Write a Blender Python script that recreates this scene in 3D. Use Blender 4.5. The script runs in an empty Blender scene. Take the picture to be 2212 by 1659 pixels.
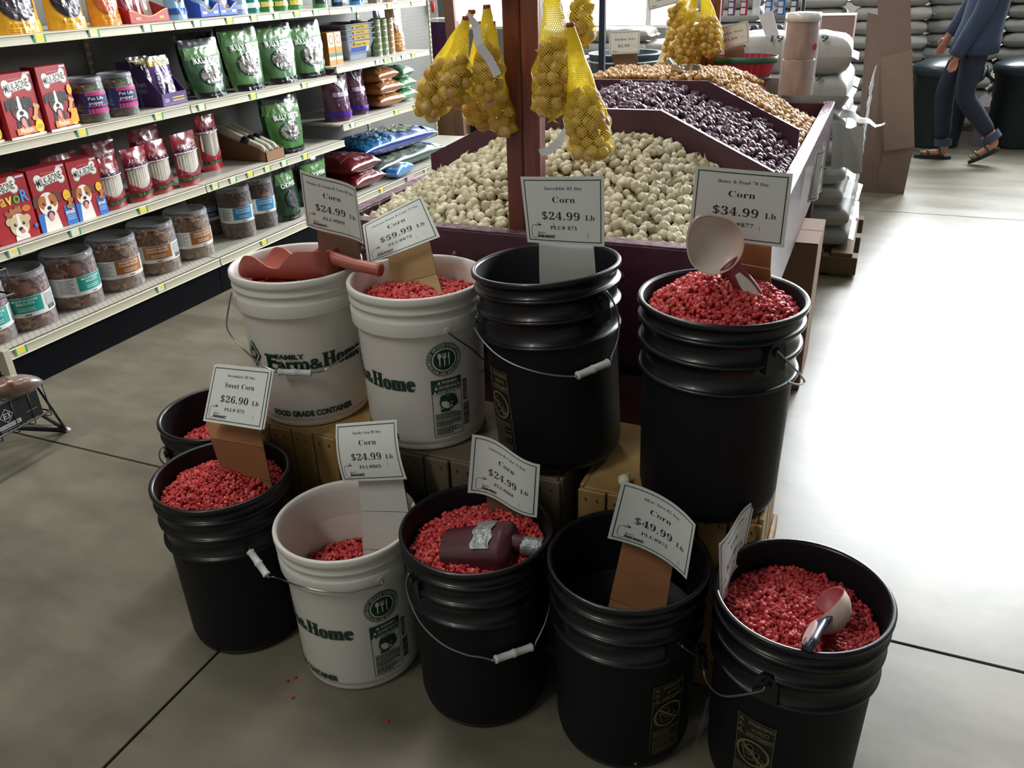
import bpy, math, random, json
import numpy as np
from mathutils import Vector, Matrix, noise
from mathutils.geometry import tessellate_polygon
PI = math.pi
R = math.radians
scene = bpy.context.scene
COL = scene.collection

# ---------------------------------------------------------------- camera, light, exposure
cd = bpy.data.cameras.new('camera')
cam = bpy.data.objects.new('camera', cd)
COL.objects.link(cam)
cd.sensor_fit = 'HORIZONTAL'
cd.sensor_width = 36.0
cd.lens = 1795.09 / 2212 * 36
cd.clip_start = 0.05
cd.clip_end = 200
def camera_axes():
    pitch, roll, phi = R(26.3804), R(-2.0185), R(23.757435)
    f = Vector((0, math.cos(pitch), -math.sin(pitch)))
    r = Vector((1, 0, 0))
    u = r.cross(f)
    r2 = math.cos(roll) * r + math.sin(roll) * u
    u2 = -math.sin(roll) * r + math.cos(roll) * u
    m = Matrix.Rotation(phi, 3, 'Z')
    return m @ r2, m @ u2, m @ f
cr, cu, cf = camera_axes()
mw = Matrix.Identity(4)
for i in range(3):
    mw[i][0] = cr[i]; mw[i][1] = cu[i]; mw[i][2] = -cf[i]
mw.translation = Vector((0, 0, 1.3997))
cam.matrix_world = mw
scene.camera = cam

scene.view_settings.view_transform = 'Standard'
scene.view_settings.look = 'None'
scene.view_settings.gamma = 1.0
scene.view_settings.use_curve_mapping = False
scene.view_settings.exposure = 0.14

world = bpy.data.worlds.new('world')
scene.world = world
world.use_nodes = True
world.node_tree.nodes['Background'].inputs[0].default_value = (0.75, 0.85, 1.0, 1)
world.node_tree.nodes['Background'].inputs[1].default_value = 1.0

def area(name, loc, target, sx, sy, power, color=(1, 1, 1), spread=180):
    l = bpy.data.lights.new(name, 'AREA')
    l.shape = 'RECTANGLE'; l.size = sx; l.size_y = sy
    l.energy = power; l.color = color; l.spread = R(spread)
    o = bpy.data.objects.new(name, l)
    COL.objects.link(o)
    o.location = loc
    d = Vector(target) - Vector(loc)
    o.rotation_euler = d.to_track_quat('-Z', 'Y').to_euler()
    return o
# daylight entering by the two windows in the far wall, and the tube lamps of the ceiling
area('window_light', (-3.2, 9.75, 2.0), (-3.0, 0, 1.0), 3.4, 2.3, 260, (0.92, 0.97, 1.0))
area('window_light', (1.3, 9.75, 2.8), (0.9, 0, 0.3), 3.5, 2.9, 1500, (0.93, 0.97, 1.0))
area('tube_light', (-1.9, 2.6, 4.25), (-1.9, 2.6, 0), 0.34, 2.4, 72, (1.0, 0.97, 0.90))
area('tube_light', (-1.9, 6.2, 4.25), (-1.9, 6.2, 0), 0.34, 2.4, 55, (1.0, 0.97, 0.90))
area('tube_light', (2.2, 5.0, 4.25), (2.2, 5.0, 0), 0.34, 2.4, 50, (1.0, 0.97, 0.90))
area('tube_light', (-1.9, -1.2, 4.25), (-1.9, -1.2, 0), 0.34, 2.4, 68, (1.0, 0.97, 0.90))

# ---------------------------------------------------------------- materials
def srgb(h):
    if isinstance(h, str):
        h = h.lstrip('#')
        c = [int(h[i:i + 2], 16) / 255 for i in (0, 2, 4)]
    else:
        c = h
    return tuple((x / 12.92 if x <= .04045 else ((x + .055) / 1.055) ** 2.4) for x in c)
MATS = {}
def M(color, rough=.5, metal=0, var=0, vscale=20, bump=0, bscale=60, color2=None, coat=0, spec=.5,
      stretch=None, trans=0, sss=0, aniso=None):
    key = (color, rough, metal, var, vscale, bump, bscale, color2, coat, spec, stretch, trans, sss)
    if key in MATS: return MATS[key]
    m = bpy.data.materials.new('mat_%d' % len(MATS))
    m.use_nodes = True
    nt = m.node_tree; N = nt.nodes; L = nt.links
    b = N['Principled BSDF']
    c = srgb(color)
    b.inputs['Base Color'].default_value = (*c, 1)
    b.inputs['Roughness'].default_value = rough
    b.inputs['Metallic'].default_value = metal
    b.inputs['Specular IOR Level'].default_value = spec
    b.inputs['Coat Weight'].default_value = coat
    b.inputs['Coat Roughness'].default_value = .08
    if trans: b.inputs['Transmission Weight'].default_value = trans
    if sss:
        b.inputs['Subsurface Weight'].default_value = sss
        b.inputs['Subsurface Radius'].default_value = (.01, .006, .003)
    if var or bump or color2:
        tc = N.new('ShaderNodeTexCoord')
        mp = N.new('ShaderNodeMapping')
        L.new(tc.outputs['Object'], mp.inputs[0])
        if stretch: mp.inputs['Scale'].default_value = stretch
    if var or color2:
        n = N.new('ShaderNodeTexNoise')
        n.inputs['Scale'].default_value = vscale; n.inputs['Detail'].default_value = 5
        L.new(mp.outputs[0], n.inputs[0])
        rp = N.new('ShaderNodeValToRGB')
        c2 = srgb(color2) if color2 else tuple(x * (1 - var) for x in c)
        rp.color_ramp.elements[0].position = .35; rp.color_ramp.elements[1].position = .68
        rp.color_ramp.elements[0].color = (*c2, 1); rp.color_ramp.elements[1].color = (*c, 1)
        L.new(n.outputs[0], rp.inputs[0]); L.new(rp.outputs[0], b.inputs['Base Color'])
    if bump:
        n2 = N.new('ShaderNodeTexNoise'); n2.inputs['Scale'].default_value = bscale; n2.inputs['Detail'].default_value = 4
        L.new(mp.outputs[0], n2.inputs[0])
        bp = N.new('ShaderNodeBump'); bp.inputs['Strength'].default_value = bump; bp.inputs['Distance'].default_value = .01
        L.new(n2.outputs[0], bp.inputs['Height']); L.new(bp.outputs[0], b.inputs['Normal'])
    MATS[key] = m
    return m
def clear_plastic(tint='#ffffff', amount=.12, rough=.06, edge=.5):
    k = ('clear', tint, amount, rough, edge)
    if k in MATS: return MATS[k]
    m = bpy.data.materials.new('mat_clear_%d' % len(MATS)); m.use_nodes = True
    nt = m.node_tree; N = nt.nodes; L = nt.links
    for n in list(N): N.remove(n)
    out = N.new('ShaderNodeOutputMaterial'); mix = N.new('ShaderNodeMixShader')
    tr = N.new('ShaderNodeBsdfTransparent'); p = N.new('ShaderNodeBsdfPrincipled')
    p.inputs['Base Color'].default_value = (*srgb(tint), 1); p.inputs['Roughness'].default_value = rough
    lw = N.new('ShaderNodeLayerWeight'); lw.inputs[0].default_value = .35
    mt = N.new('ShaderNodeMath'); mt.operation = 'MULTIPLY_ADD'; mt.inputs[1].default_value = edge; mt.inputs[2].default_value = amount
    L.new(lw.outputs['Facing'], mt.inputs[0]); L.new(mt.outputs[0], mix.inputs[0])
    L.new(tr.outputs[0], mix.inputs[1]); L.new(p.outputs[0], mix.inputs[2]); L.new(mix.outputs[0], out.inputs[0])
    MATS[k] = m
    return m

# ---------------------------------------------------------------- object helpers
def tag(o, label=None, cat=None, group=None, kind=None):
    if label: o['label'] = label
    if cat: o['category'] = cat
    if group: o['group'] = group
    if kind: o['kind'] = kind
    return o
def empty(name, loc=(0, 0, 0), rz=0, label=None, cat=None, group=None):
    o = bpy.data.objects.new(name, None)
    o.empty_display_size = .05
    COL.objects.link(o); o.location = loc; o.rotation_euler = (0, 0, rz)
    return tag(o, label, cat, group)
def mat_loc(o, M4):
    o.matrix_world = M4
def link(name, me, parent=None):
    o = bpy.data.objects.new(name, me); COL.objects.link(o)
    if parent: o.parent = parent
    return o
def kids(o): return list(o.children)
def copy_tree(o, parent=None, label=None, group=None):
    c = o.copy(); COL.objects.link(c)
    if parent: c.parent = parent
    if label: c['label'] = label
    if group: c['group'] = group
    for ch in kids(o): copy_tree(ch, c)
    return c

class MB:
    def __init__(s): s.v = []; s.f = []; s.m = []; s.mats = []; s.sm = []
    def mi(s, m):
        if m is None: return 0
        if m not in s.mats: s.mats.append(m)
        return s.mats.index(m)
    def add(s, vs, fs, m=None, smooth=False):
        b = len(s.v); s.v += [tuple(v) for v in vs]; k = s.mi(m)
        for f in fs:
            s.f.append(tuple(b + i for i in f)); s.m.append(k); s.sm.append(smooth)
        return s
    def box(s, x0, x1, y0, y1, z0, z1, m=None, T=None):
        vs = [(x0, y0, z0), (x1, y0, z0), (x1, y1, z0), (x0, y1, z0), (x0, y0, z1), (x1, y0, z1), (x1, y1, z1), (x0, y1, z1)]
        if T: vs = [T(*v) if callable(T) else T @ Vector(v) for v in vs]
        return s.add(vs, [(0, 3, 2, 1), (4, 5, 6, 7), (0, 1, 5, 4), (1, 2, 6, 5), (2, 3, 7, 6), (3, 0, 4, 7)], m)
    def bbox(s, x0, x1, y0, y1, z0, z1, b, m=None, T=None):
        """box with chamfered edges"""
        vs = []; idx = {}
        for iz, z in enumerate((z0, z1)):
            for iy, y in enumerate((y0, y1)):
                for ix, x in enumerate((x0, x1)):
                    sx = 1 if ix == 0 else -1; sy = 1 if iy == 0 else -1; sz = 1 if iz == 0 else -1
                    for ax in range(3):
                        p = [x + sx * b, y + sy * b, z + sz * b]
                        p[ax] = (x, y, z)[ax]
                        idx[(ix, iy, iz, ax)] = len(vs); vs.append(tuple(p))
        fs = []
        for ax in range(3):
            o = [a for a in range(3) if a != ax]
            for side in (0, 1):
                q = []
                for (a, c) in ((0, 0), (1, 0), (1, 1), (0, 1)):
                    k = [0, 0, 0]; k[ax] = side; k[o[0]] = a; k[o[1]] = c
                    q.append(idx[(k[0], k[1], k[2], ax)])
                flip = (side == 0) ^ (ax == 1)
                fs.append(tuple(q[::-1] if flip else q))
        for ax in range(3):
            o = [a for a in range(3) if a != ax]
            for a in (0, 1):
                for c in (0, 1):
                    k0 = [0, 0, 0]; k1 = [0, 0, 0]
                    k0[ax] = 0; k1[ax] = 1
                    for k in (k0, k1): k[o[0]] = a; k[o[1]] = c
                    fs.append((idx[(*k0, o[0])], idx[(*k1, o[0])], idx[(*k1, o[1])], idx[(*k0, o[1])]))
        for a in (0, 1):
            for c in (0, 1):
                for d in (0, 1):
                    fs.append((idx[(a, c, d, 0)], idx[(a, c, d, 1)], idx[(a, c, d, 2)]))
        if T: vs = [T(*v) if callable(T) else T @ Vector(v) for v in vs]
        return s.add(vs, fs, m)
    def lathe(s, prof, n=32, m=None, smooth=True, cap0=False, cap1=False, ctr=(0, 0), a0=0, a1=2 * PI):
        full = abs(a1 - a0 - 2 * PI) < 1e-6
        k = n if full else n + 1
        vs = []
        for (r, z) in prof:
            for i in range(k):
                a = a0 + (a1 - a0) * i / n
                vs.append((ctr[0] + r * math.cos(a), ctr[1] + r * math.sin(a), z))
        fs = []
        for j in range(len(prof) - 1):
            for i in range(n):
                i2 = (i + 1) % k if full else i + 1
                fs.append((j * k + i, j * k + i2, (j + 1) * k + i2, (j + 1) * k + i))
        if cap0: fs.append(tuple(range(k))[::-1])
        if cap1: fs.append(tuple((len(prof) - 1) * k + i for i in range(k)))
        return s.add(vs, fs, m, smooth)
    def tube(s, pts, r, n=8, m=None, closed=False, caps=True):
        pts = [Vector(p) for p in pts]; K = len(pts)
        rr = r if isinstance(r, (list, tuple)) else [r] * K
        vs = []; prev = None
        for i, p in enumerate(pts):
            if closed: t = pts[(i + 1) % K] - pts[i - 1]
            else: t = pts[min(i + 1, K - 1)] - pts[max(i - 1, 0)]
            t.normalize()
            if prev is None:
                a = Vector((0, 0, 1)) if abs(t.z) < .9 else Vector((1, 0, 0))
                nx = t.cross(a).normalized()
            else:
                nx = (prev - t * prev.dot(t)).normalized()
            prev = nx; ny = t.cross(nx)
            for k in range(n):
                a = 2 * PI * k / n
                vs.append(p + rr[i] * (math.cos(a) * nx + math.sin(a) * ny))
        fs = []
        for i in range(K if closed else K - 1):
            i2 = (i + 1) % K
            for k in range(n):
                k2 = (k + 1) % n
                fs.append((i * n + k, i * n + k2, i2 * n + k2, i2 * n + k))
        if caps and not closed:
            fs.append(tuple(range(n))[::-1]); fs.append(tuple((K - 1) * n + k for k in range(n)))
        return s.add(vs, fs, m, True)
    def grid(s, fn, nu, nv, m=None, smooth=True, wrap=False):
        vs = [fn(i / nu, j / nv) for j in range(nv + 1) for i in range(nu + (0 if wrap else 1))]
        k = nu + (0 if wrap else 1)
        fs = []
        for j in range(nv):
            for i in range(nu):
                i2 = (i + 1) % k if wrap else i + 1
                fs.append((j * k + i, j * k + i2, (j + 1) * k + i2, (j + 1) * k + i))
        return s.add(vs, fs, m, smooth)
    def prism(s, poly, h0, h1, m=None, T=None):
        """poly in xy, extruded in z (T maps)"""
        n = len(poly)
        vs = [(x, y, h0) for x, y in poly] + [(x, y, h1) for x, y in poly]
        if T: vs = [T(*v) if callable(T) else T @ Vector(v) for v in vs]
        fs = [tuple(range(n))[::-1], tuple(range(n, 2 * n))] + [(i, (i + 1) % n, n + (i + 1) % n, n + i) for i in range(n)]
        return s.add(vs, fs, m)
    def mesh(s, name):
        me = bpy.data.meshes.new(name)
        me.from_pydata(s.v, [], s.f)
        for m in s.mats: me.materials.append(m)
        if s.f:
            me.polygons.foreach_set('material_index', s.m)
            me.polygons.foreach_set('use_smooth', s.sm)
        me.update()
        return me
    def build(s, name, m=None, parent=None):
        if m is not None and not s.mats: s.mats = [m]
        return link(name, s.mesh(name), parent)

# ---------------------------------------------------------------- lettering
GLYPHS_JSON = (
'{"#":[217,[[107,240,83,240,70,169,21,169,21,146,66,146,55,93,8,93,8,70,51,70,38,0,61,0,75,70,123,70,109,0,133,0,146,70,197,70,197,93,151,93,161,146,208,146,208,169,166,169,179,240,'
'156,240,142,169,94,169],[79,93,89,146,137,146,127,93]]],"$":[192,[[106,255,85,255,85,225,67,223,51,218,38,210,29,199,23,186,21,171,23,156,28,143,36,133,49,124,65,117,85,110,85,42,7'
'3,43,62,44,50,47,39,50,29,53,21,56,21,28,29,24,38,22,49,20,61,18,73,17,85,16,85,-19,106,-19,106,18,126,21,143,27,156,36,166,46,171,59,173,74,172,84,170,94,166,101,160,108,152,114,1'
'43,119,133,124,120,128,106,133,106,200,115,199,124,198,133,196,141,194,149,191,156,188,166,213,157,216,148,219,139,222,129,224,118,225,106,226],[74,198,85,199,85,140,73,144,64,148,'
'57,152,53,158,51,165,50,173,51,180,54,186,58,191,65,195],[106,44,106,103,119,99,129,95,136,91,141,86,143,80,144,72,143,65,140,59,135,53,128,49,118,46]]],"&":[246,[[119,242,102,243,'
'84,242,69,237,57,230,48,219,42,206,40,191,41,179,44,169,50,159,56,150,63,141,70,133,55,124,42,114,32,104,24,92,19,79,18,62,20,43,27,27,38,14,54,4,72,-1,93,-3,111,-2,127,1,141,5,153'
',12,165,19,176,28,205,0,245,0,196,48,204,57,211,68,217,80,222,93,226,106,230,120,200,120,198,110,195,100,191,90,187,82,182,74,177,66,112,129,125,137,137,146,147,156,154,166,159,178'
',160,192,158,207,153,220,145,230,133,237],[101,219,110,218,117,216,123,212,127,206,130,199,131,192,130,183,127,175,122,168,115,161,106,154,94,146,87,154,80,162,76,169,72,176,70,184'
',69,191,70,200,73,206,78,212,85,216,92,218],[76,107,87,115,157,47,150,40,141,35,131,30,120,26,108,24,94,23,81,24,70,28,61,34,54,42,50,52,49,63,50,75,53,85,59,93,67,100]]],"\'":[76,['
'[54,240,22,240,29,153,47,153]]],".":[90,[[50,40,45,41,39,40,35,38,30,36,27,31,25,26,24,18,25,11,27,5,30,1,35,-2,39,-4,45,-5,50,-4,55,-2,60,1,63,5,65,11,66,18,65,26,63,31,60,36,55,3'
'8]]],"0":[188,[[112,238,94,240,76,238,60,234,47,226,37,215,28,201,22,184,18,165,15,144,14,121,15,97,18,76,22,56,28,40,37,26,47,14,60,6,76,1,94,0,112,1,127,6,139,14,150,26,159,39,16'
'5,56,170,75,172,97,173,120,172,144,170,165,165,184,159,201,150,215,140,226,127,234],[82,221,94,224,107,221,116,211,121,196,125,175,127,150,127,120,127,90,125,65,121,45,116,29,107,1'
'9,94,15,81,19,72,29,67,45,63,65,61,90,60,120,61,150,63,175,67,196,72,211]]],"1":[188,[[124,238,90,238,68,221,57,214,47,208,38,203,30,200,22,197,17,196,18,191,19,186,22,182,26,178,2'
'9,177,34,176,39,177,45,180,52,185,59,192,66,200,80,216,80,40,79,32,78,25,75,21,71,17,66,15,60,15,36,15,36,3,168,3,168,15,144,15,137,15,132,18,128,22,126,27,124,33,124,40]]],"2":[18'
'8,[[110,238,87,240,72,239,59,237,47,234,37,230,30,224,24,218,19,212,17,205,16,198,17,188,21,180,27,175,35,171,45,168,53,168,54,183,56,197,60,209,67,218,76,224,87,226,95,225,103,221'
',109,216,113,208,115,198,116,186,116,174,114,163,112,153,108,142,103,132,96,121,87,109,76,97,64,83,15,33,15,3,168,3,169,68,155,68,153,59,150,52,147,46,142,41,136,37,129,35,122,34,3'
'6,34,75,71,91,86,105,100,117,112,127,123,136,133,143,142,149,150,154,158,157,166,159,173,160,180,161,187,159,203,153,215,142,226,128,234]]],"3":[188,[[108,239,86,240,64,239,46,235,'
'33,228,23,220,17,211,15,200,16,192,20,185,25,180,33,177,43,174,53,174,53,179,54,188,55,196,57,204,60,211,64,217,70,222,76,225,85,226,94,224,102,220,108,214,112,205,115,195,116,184,'
'114,169,111,157,104,146,96,138,84,133,70,131,51,131,51,116,69,116,85,115,98,111,109,103,117,94,122,82,124,70,123,57,121,47,118,38,113,31,107,26,101,22,94,19,87,18,79,17,67,18,56,22'
',47,29,40,38,36,49,35,60,31,59,25,57,20,54,16,50,13,44,12,37,13,31,15,25,19,19,25,14,32,9,41,5,53,2,66,0,82,0,93,0,104,1,114,3,125,6,134,10,143,15,150,21,157,28,162,36,166,46,168,5'
'7,169,69,168,81,165,91,160,99,154,106,147,112,138,116,129,120,121,123,103,127,125,136,137,144,147,153,155,163,159,175,161,188,159,204,152,216,141,226,126,234]]],"4":[188,[[101,237,'
'7,82,7,65,100,65,100,42,99,32,96,24,91,19,84,17,77,15,70,15,63,15,63,3,175,3,175,15,174,15,166,15,159,17,153,19,147,24,144,32,143,42,143,65,178,65,178,82,143,82,143,237],[96,206,10'
'4,225,102,197,101,186,101,175,101,164,100,153,100,143,100,82,23,82,71,161,72,163,74,167,76,170,79,175,81,179,84,184,87,189,89,194,92,199,94,203]]],"5":[188,[[34,237,23,126,36,121,4'
'0,122,45,123,51,125,57,126,65,126,73,127,87,125,99,121,109,113,116,103,120,90,122,74,121,61,119,50,116,40,111,33,106,27,99,22,92,19,85,18,77,17,68,18,60,20,54,24,48,29,44,34,41,41,'
'39,47,38,54,37,57,33,57,27,55,23,52,19,49,17,44,16,37,17,31,19,25,23,19,28,14,34,9,43,5,54,2,67,0,82,0,92,0,102,1,112,4,122,7,131,11,139,16,147,22,154,30,159,39,164,49,166,61,167,7'
'4,164,95,157,112,145,125,128,135,108,141,84,143,77,143,70,142,63,141,57,140,52,139,44,137,50,206,122,206,128,205,132,204,135,202,138,198,139,195,141,191,143,182,156,182,155,237]]],'
'"6":[188,[[124,240,111,240,96,239,82,236,70,230,59,223,49,214,41,203,34,191,28,177,24,162,21,146,19,129,18,111,19,87,23,66,28,48,36,33,45,21,56,11,69,5,83,1,98,0,121,2,140,9,154,21'
',165,37,171,56,173,78,171,97,165,114,156,127,143,136,127,142,109,144,98,144,89,142,81,140,75,138,69,135,59,129,62,161,67,184,74,202,83,215,94,224,108,226,114,225,120,223,124,219,12'
'7,213,129,207,131,201,132,194,133,187,133,183,143,184,153,186,159,190,164,195,166,200,167,206,167,212,165,217,162,223,158,227,152,232,144,235,135,238],[90,129,96,130,106,128,115,12'
'3,122,116,126,105,129,91,130,74,129,56,127,42,122,31,116,22,108,17,99,16,88,18,79,26,71,39,65,57,61,81,59,112,64,116,69,120,76,124,83,127]]],"7":[188,[[19,237,18,172,32,172,34,187,'
'37,197,45,204,56,206,149,206,60,3,82,3,174,224,174,237]]],"8":[188,[[117,238,96,240,78,239,63,236,51,232,41,226,33,218,28,210,24,201,22,192,21,182,22,170,25,159,31,149,39,140,49,13'
'2,65,121,47,111,36,103,26,94,19,85,15,74,13,61,14,50,17,40,21,30,28,22,36,14,47,8,60,3,75,1,92,0,116,2,137,7,153,17,165,29,172,45,175,63,173,76,169,87,163,98,152,108,139,118,116,13'
'0,133,140,144,147,153,155,159,163,163,173,164,184,162,200,157,213,147,224,134,233],[84,225,94,227,101,226,107,224,113,220,117,216,121,211,124,205,126,198,128,192,128,185,127,174,12'
'5,165,122,157,117,150,111,144,102,138,89,144,80,150,72,157,67,165,63,175,62,186,63,197,66,206,70,215,76,221],[73,105,82,111,99,103,112,95,121,87,128,79,133,69,134,58,133,46,129,35,'
'123,26,115,18,105,14,93,13,82,14,72,19,64,26,57,36,54,47,52,60,53,71,56,82,60,91,66,98]]],"9":[188,[[104,239,89,240,74,239,61,236,49,230,39,223,30,214,24,203,19,191,16,177,15,162,1'
'7,142,23,125,32,112,45,103,60,97,78,95,88,96,97,98,105,102,112,106,118,111,129,124,121,60,105,26,78,15,67,16,57,20,50,26,43,34,39,43,36,50,34,49,30,48,28,45,26,42,25,39,24,35,25,29'
',26,23,29,18,33,13,38,9,45,5,54,2,64,0,76,0,92,1,106,4,119,10,130,17,140,26,148,37,155,50,160,64,164,79,167,95,169,112,170,130,168,155,165,176,159,194,151,208,142,220,130,229,118,2'
'35],[81,222,91,224,102,221,111,214,118,203,124,187,127,165,128,138,124,131,120,125,114,120,107,117,100,114,92,113,73,119,61,136,57,164,58,181,61,196,66,208,72,217]]],"A":[218,[[110'
',230,105,230,27,36,23,26,18,19,14,13,9,9,2,7,-1,6,-1,3,61,3,61,6,62,6,47,8,37,14,34,24,34,26,35,28,35,30,35,32,36,34,36,36,50,69,128,69,139,42,142,34,144,28,145,22,141,13,130,8,118'
',6,118,3,219,3,219,6,214,7,208,10,203,15,199,22,194,31,189,42],[52,77,88,168,125,77]]],"B":[221,[[110,225,11,225,11,222,15,222,21,221,27,219,31,216,35,212,37,207,39,201,40,193,40,1'
'84,40,41,40,30,37,21,33,14,27,10,19,7,11,6,11,3,119,3,145,5,166,10,184,20,196,32,204,47,206,66,199,91,178,109,134,124,172,137,189,153,195,175,186,202,158,219],[101,219,108,220,120,'
'219,130,215,137,208,142,199,144,187,145,173,144,156,140,143,134,134,124,128,111,124,94,123,88,123,88,195,88,203,89,209,91,214,95,218],[88,119,99,119,116,117,130,113,141,106,148,95,'
'152,81,153,64,152,47,149,33,144,23,136,15,125,11,111,9,103,10,97,11,93,15,90,19,88,25,88,32]]],"C":[234,[[215,230,212,230,209,223,203,217,194,215,190,215,186,216,183,217,163,224,14'
'5,228,130,230,108,228,89,223,71,215,55,204,42,190,31,174,23,156,18,136,16,114,18,92,23,72,31,54,41,37,55,24,70,13,88,4,107,-1,128,-2,165,3,196,19,219,44,214,49,206,39,194,28,180,20'
',167,14,153,10,139,9,100,20,76,56,69,113,76,174,97,212,132,225,150,223,166,216,180,206,193,192,204,175,212,157,215,157]]],"D":[248,[[111,225,10,225,10,222,18,222,26,219,33,215,37,2'
'09,39,199,40,187,40,37,39,27,37,18,34,13,28,9,20,7,13,6,13,3,114,3,179,15,218,52,231,114,228,147,217,174,201,196,177,212,147,221],[103,219,112,220,149,208,171,172,178,115,177,83,17'
'1,56,162,36,149,21,132,12,111,9,103,10,97,12,92,15,90,20,88,27,88,36,88,192,88,201,90,208,92,214,97,217]]],"G":[254,[[216,230,211,230,210,227,208,223,205,219,202,217,198,215,194,21'
'5,190,215,187,216,184,217,164,224,146,228,129,230,108,228,89,223,71,215,56,204,42,190,31,174,23,156,18,136,17,115,18,92,23,71,31,53,42,37,56,23,72,12,91,4,111,0,134,-2,163,0,193,7,'
'220,17,220,64,221,74,223,82,226,87,232,91,240,93,247,94,247,96,141,96,141,94,150,93,160,91,167,87,171,82,173,74,174,64,174,35,173,26,171,18,166,11,159,7,150,4,138,3,118,7,101,16,87'
',32,78,54,72,81,70,114,77,175,98,212,133,225,145,224,156,221,166,216,176,209,185,201,193,191,201,180,207,168,212,157,216,157]]],"H":[262,[[118,225,11,225,11,222,19,221,27,218,33,21'
'4,37,208,40,200,40,189,40,40,40,29,37,20,33,14,27,9,19,7,11,6,11,3,118,3,118,6,110,7,101,9,95,14,91,20,89,29,88,40,88,113,174,113,174,40,173,29,171,19,167,13,160,9,152,7,144,6,144,'
'3,251,3,251,6,243,7,234,10,228,14,224,21,222,30,222,40,222,189,222,200,224,208,228,214,234,218,243,221,251,222,251,225,144,225,144,222,149,221,156,220,161,219,166,216,169,213,172,2'
'09,173,203,174,197,174,189,174,122,88,122,88,189,88,197,89,203,91,209,93,213,97,216,101,219,106,220,113,221,118,222]]],"I":[130,[[119,225,10,225,10,222,18,221,27,219,34,216,38,211,'
'40,203,41,194,41,37,40,28,37,20,33,14,26,10,18,7,10,6,10,3,120,3,120,6,114,7,107,8,102,10,97,13,93,17,91,21,89,26,89,32,88,39,88,194,89,203,92,211,96,216,102,219,111,221,119,222]]]'
',"K":[255,[[118,225,11,225,11,222,19,221,27,218,34,214,38,208,40,200,41,189,41,40,40,29,38,20,34,14,28,9,19,7,11,6,11,3,118,3,118,6,110,7,101,9,95,14,91,20,89,29,88,40,88,100,100,1'
'11,161,35,166,28,169,22,170,17,169,13,166,10,162,8,159,7,157,6,153,6,149,6,145,6,143,6,143,3,257,3,257,6,253,6,247,8,242,10,238,13,234,17,229,21,131,143,170,182,194,204,217,218,238'
',222,240,222,240,225,148,225,148,222,162,221,173,217,177,210,176,202,171,194,163,185,88,110,88,189,89,197,89,203,91,209,93,213,97,216,101,219,107,220,113,221,118,222]]],"L":[213,[['
'122,225,11,225,11,222,19,221,27,219,33,215,37,208,40,200,40,189,40,40,40,29,37,20,33,14,27,9,19,7,11,6,11,3,198,3,210,74,207,74,201,61,195,49,187,38,179,29,169,22,158,17,146,14,132'
',11,117,11,110,11,104,12,99,13,95,15,92,18,90,23,89,28,88,34,88,41,88,189,88,197,89,204,91,209,94,214,98,217,103,220,109,221,116,222,122,222]]],"P":[209,[[107,225,11,225,11,222,19,'
'221,27,218,33,214,37,208,40,200,40,189,40,40,40,29,37,20,33,14,27,9,19,7,11,6,11,3,118,3,118,6,110,7,101,9,95,14,91,20,89,29,88,40,88,106,121,106,146,108,166,113,181,122,193,135,19'
'9,149,201,166,200,177,197,188,192,197,185,205,177,212,167,217,152,221,132,224],[102,218,108,219,121,217,132,213,140,205,145,194,148,181,149,165,148,148,144,134,138,124,129,117,116,'
'113,101,112,88,112,88,199,88,205,90,210,92,214,96,217]]],"Q":[263,[[148,229,133,230,116,229,101,226,86,221,73,215,61,206,49,197,40,185,32,173,25,160,21,145,18,130,17,114,18,97,21,8'
'1,26,66,33,51,42,39,53,27,65,17,79,9,95,2,118,-30,149,-49,189,-55,208,-53,227,-50,244,-44,243,-40,238,-42,230,-43,222,-43,198,-39,178,-25,161,1,188,13,208,27,225,45,237,65,244,88,2'
'46,114,245,130,242,146,237,160,231,174,223,186,213,197,203,207,191,215,177,221,163,226],[96,212,130,225,148,221,164,212,177,196,186,174,191,147,193,114,187,53,167,16,133,3,114,6,99'
',16,86,32,77,54,71,81,70,114,76,175]]],"S":[195,[[167,230,162,230,161,225,156,221,150,219,148,219,147,220,145,220,144,220,142,221,140,221,131,224,122,226,114,228,106,229,99,230,92,'
'230,80,229,69,226,59,222,50,216,42,209,36,200,32,190,29,178,28,166,29,152,34,139,41,128,51,118,65,108,83,98,114,83,129,72,139,60,142,45,141,34,137,24,131,16,122,9,111,6,98,4,81,6,6'
'6,13,54,23,43,37,35,56,29,76,24,76,24,-2,28,-2,29,0,30,3,32,6,35,8,38,9,42,9,44,9,47,8,50,8,54,6,59,5,64,3,69,1,74,0,80,-1,85,-2,91,-2,96,-2,112,-1,126,2,139,7,150,13,159,21,167,30'
',172,41,176,53,177,67,176,76,175,85,172,93,168,100,163,107,157,114,148,121,138,127,125,134,93,149,82,154,73,160,66,166,61,173,58,181,57,190,58,200,62,208,68,215,76,221,86,224,97,22'
'5,107,224,116,222,126,217,134,211,142,203,149,194,155,184,160,173,163,163,167,163]]],"U":[246,[[117,225,10,225,10,222,18,221,26,218,33,214,37,208,39,200,40,189,40,78,42,52,48,32,59'
',16,75,6,96,-1,124,-3,150,-1,172,6,188,18,199,36,206,60,208,91,208,189,209,199,211,206,214,213,219,217,227,220,234,222,234,225,167,225,167,222,176,221,185,218,192,214,196,208,198,1'
'99,199,189,199,79,192,40,172,16,138,8,122,10,109,15,99,24,93,36,89,51,87,70,87,189,88,197,88,203,90,209,92,213,96,216,100,219,106,220,112,221,117,222]]],"X":[235,[[119,225,10,225,1'
'0,222,8,222,14,221,20,219,26,215,31,209,36,203,41,195,100,104,47,31,35,17,21,9,9,6,9,3,84,3,84,6,72,7,62,13,59,22,60,29,62,35,66,42,105,97,140,41,144,33,147,26,148,20,145,12,135,7,'
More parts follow.
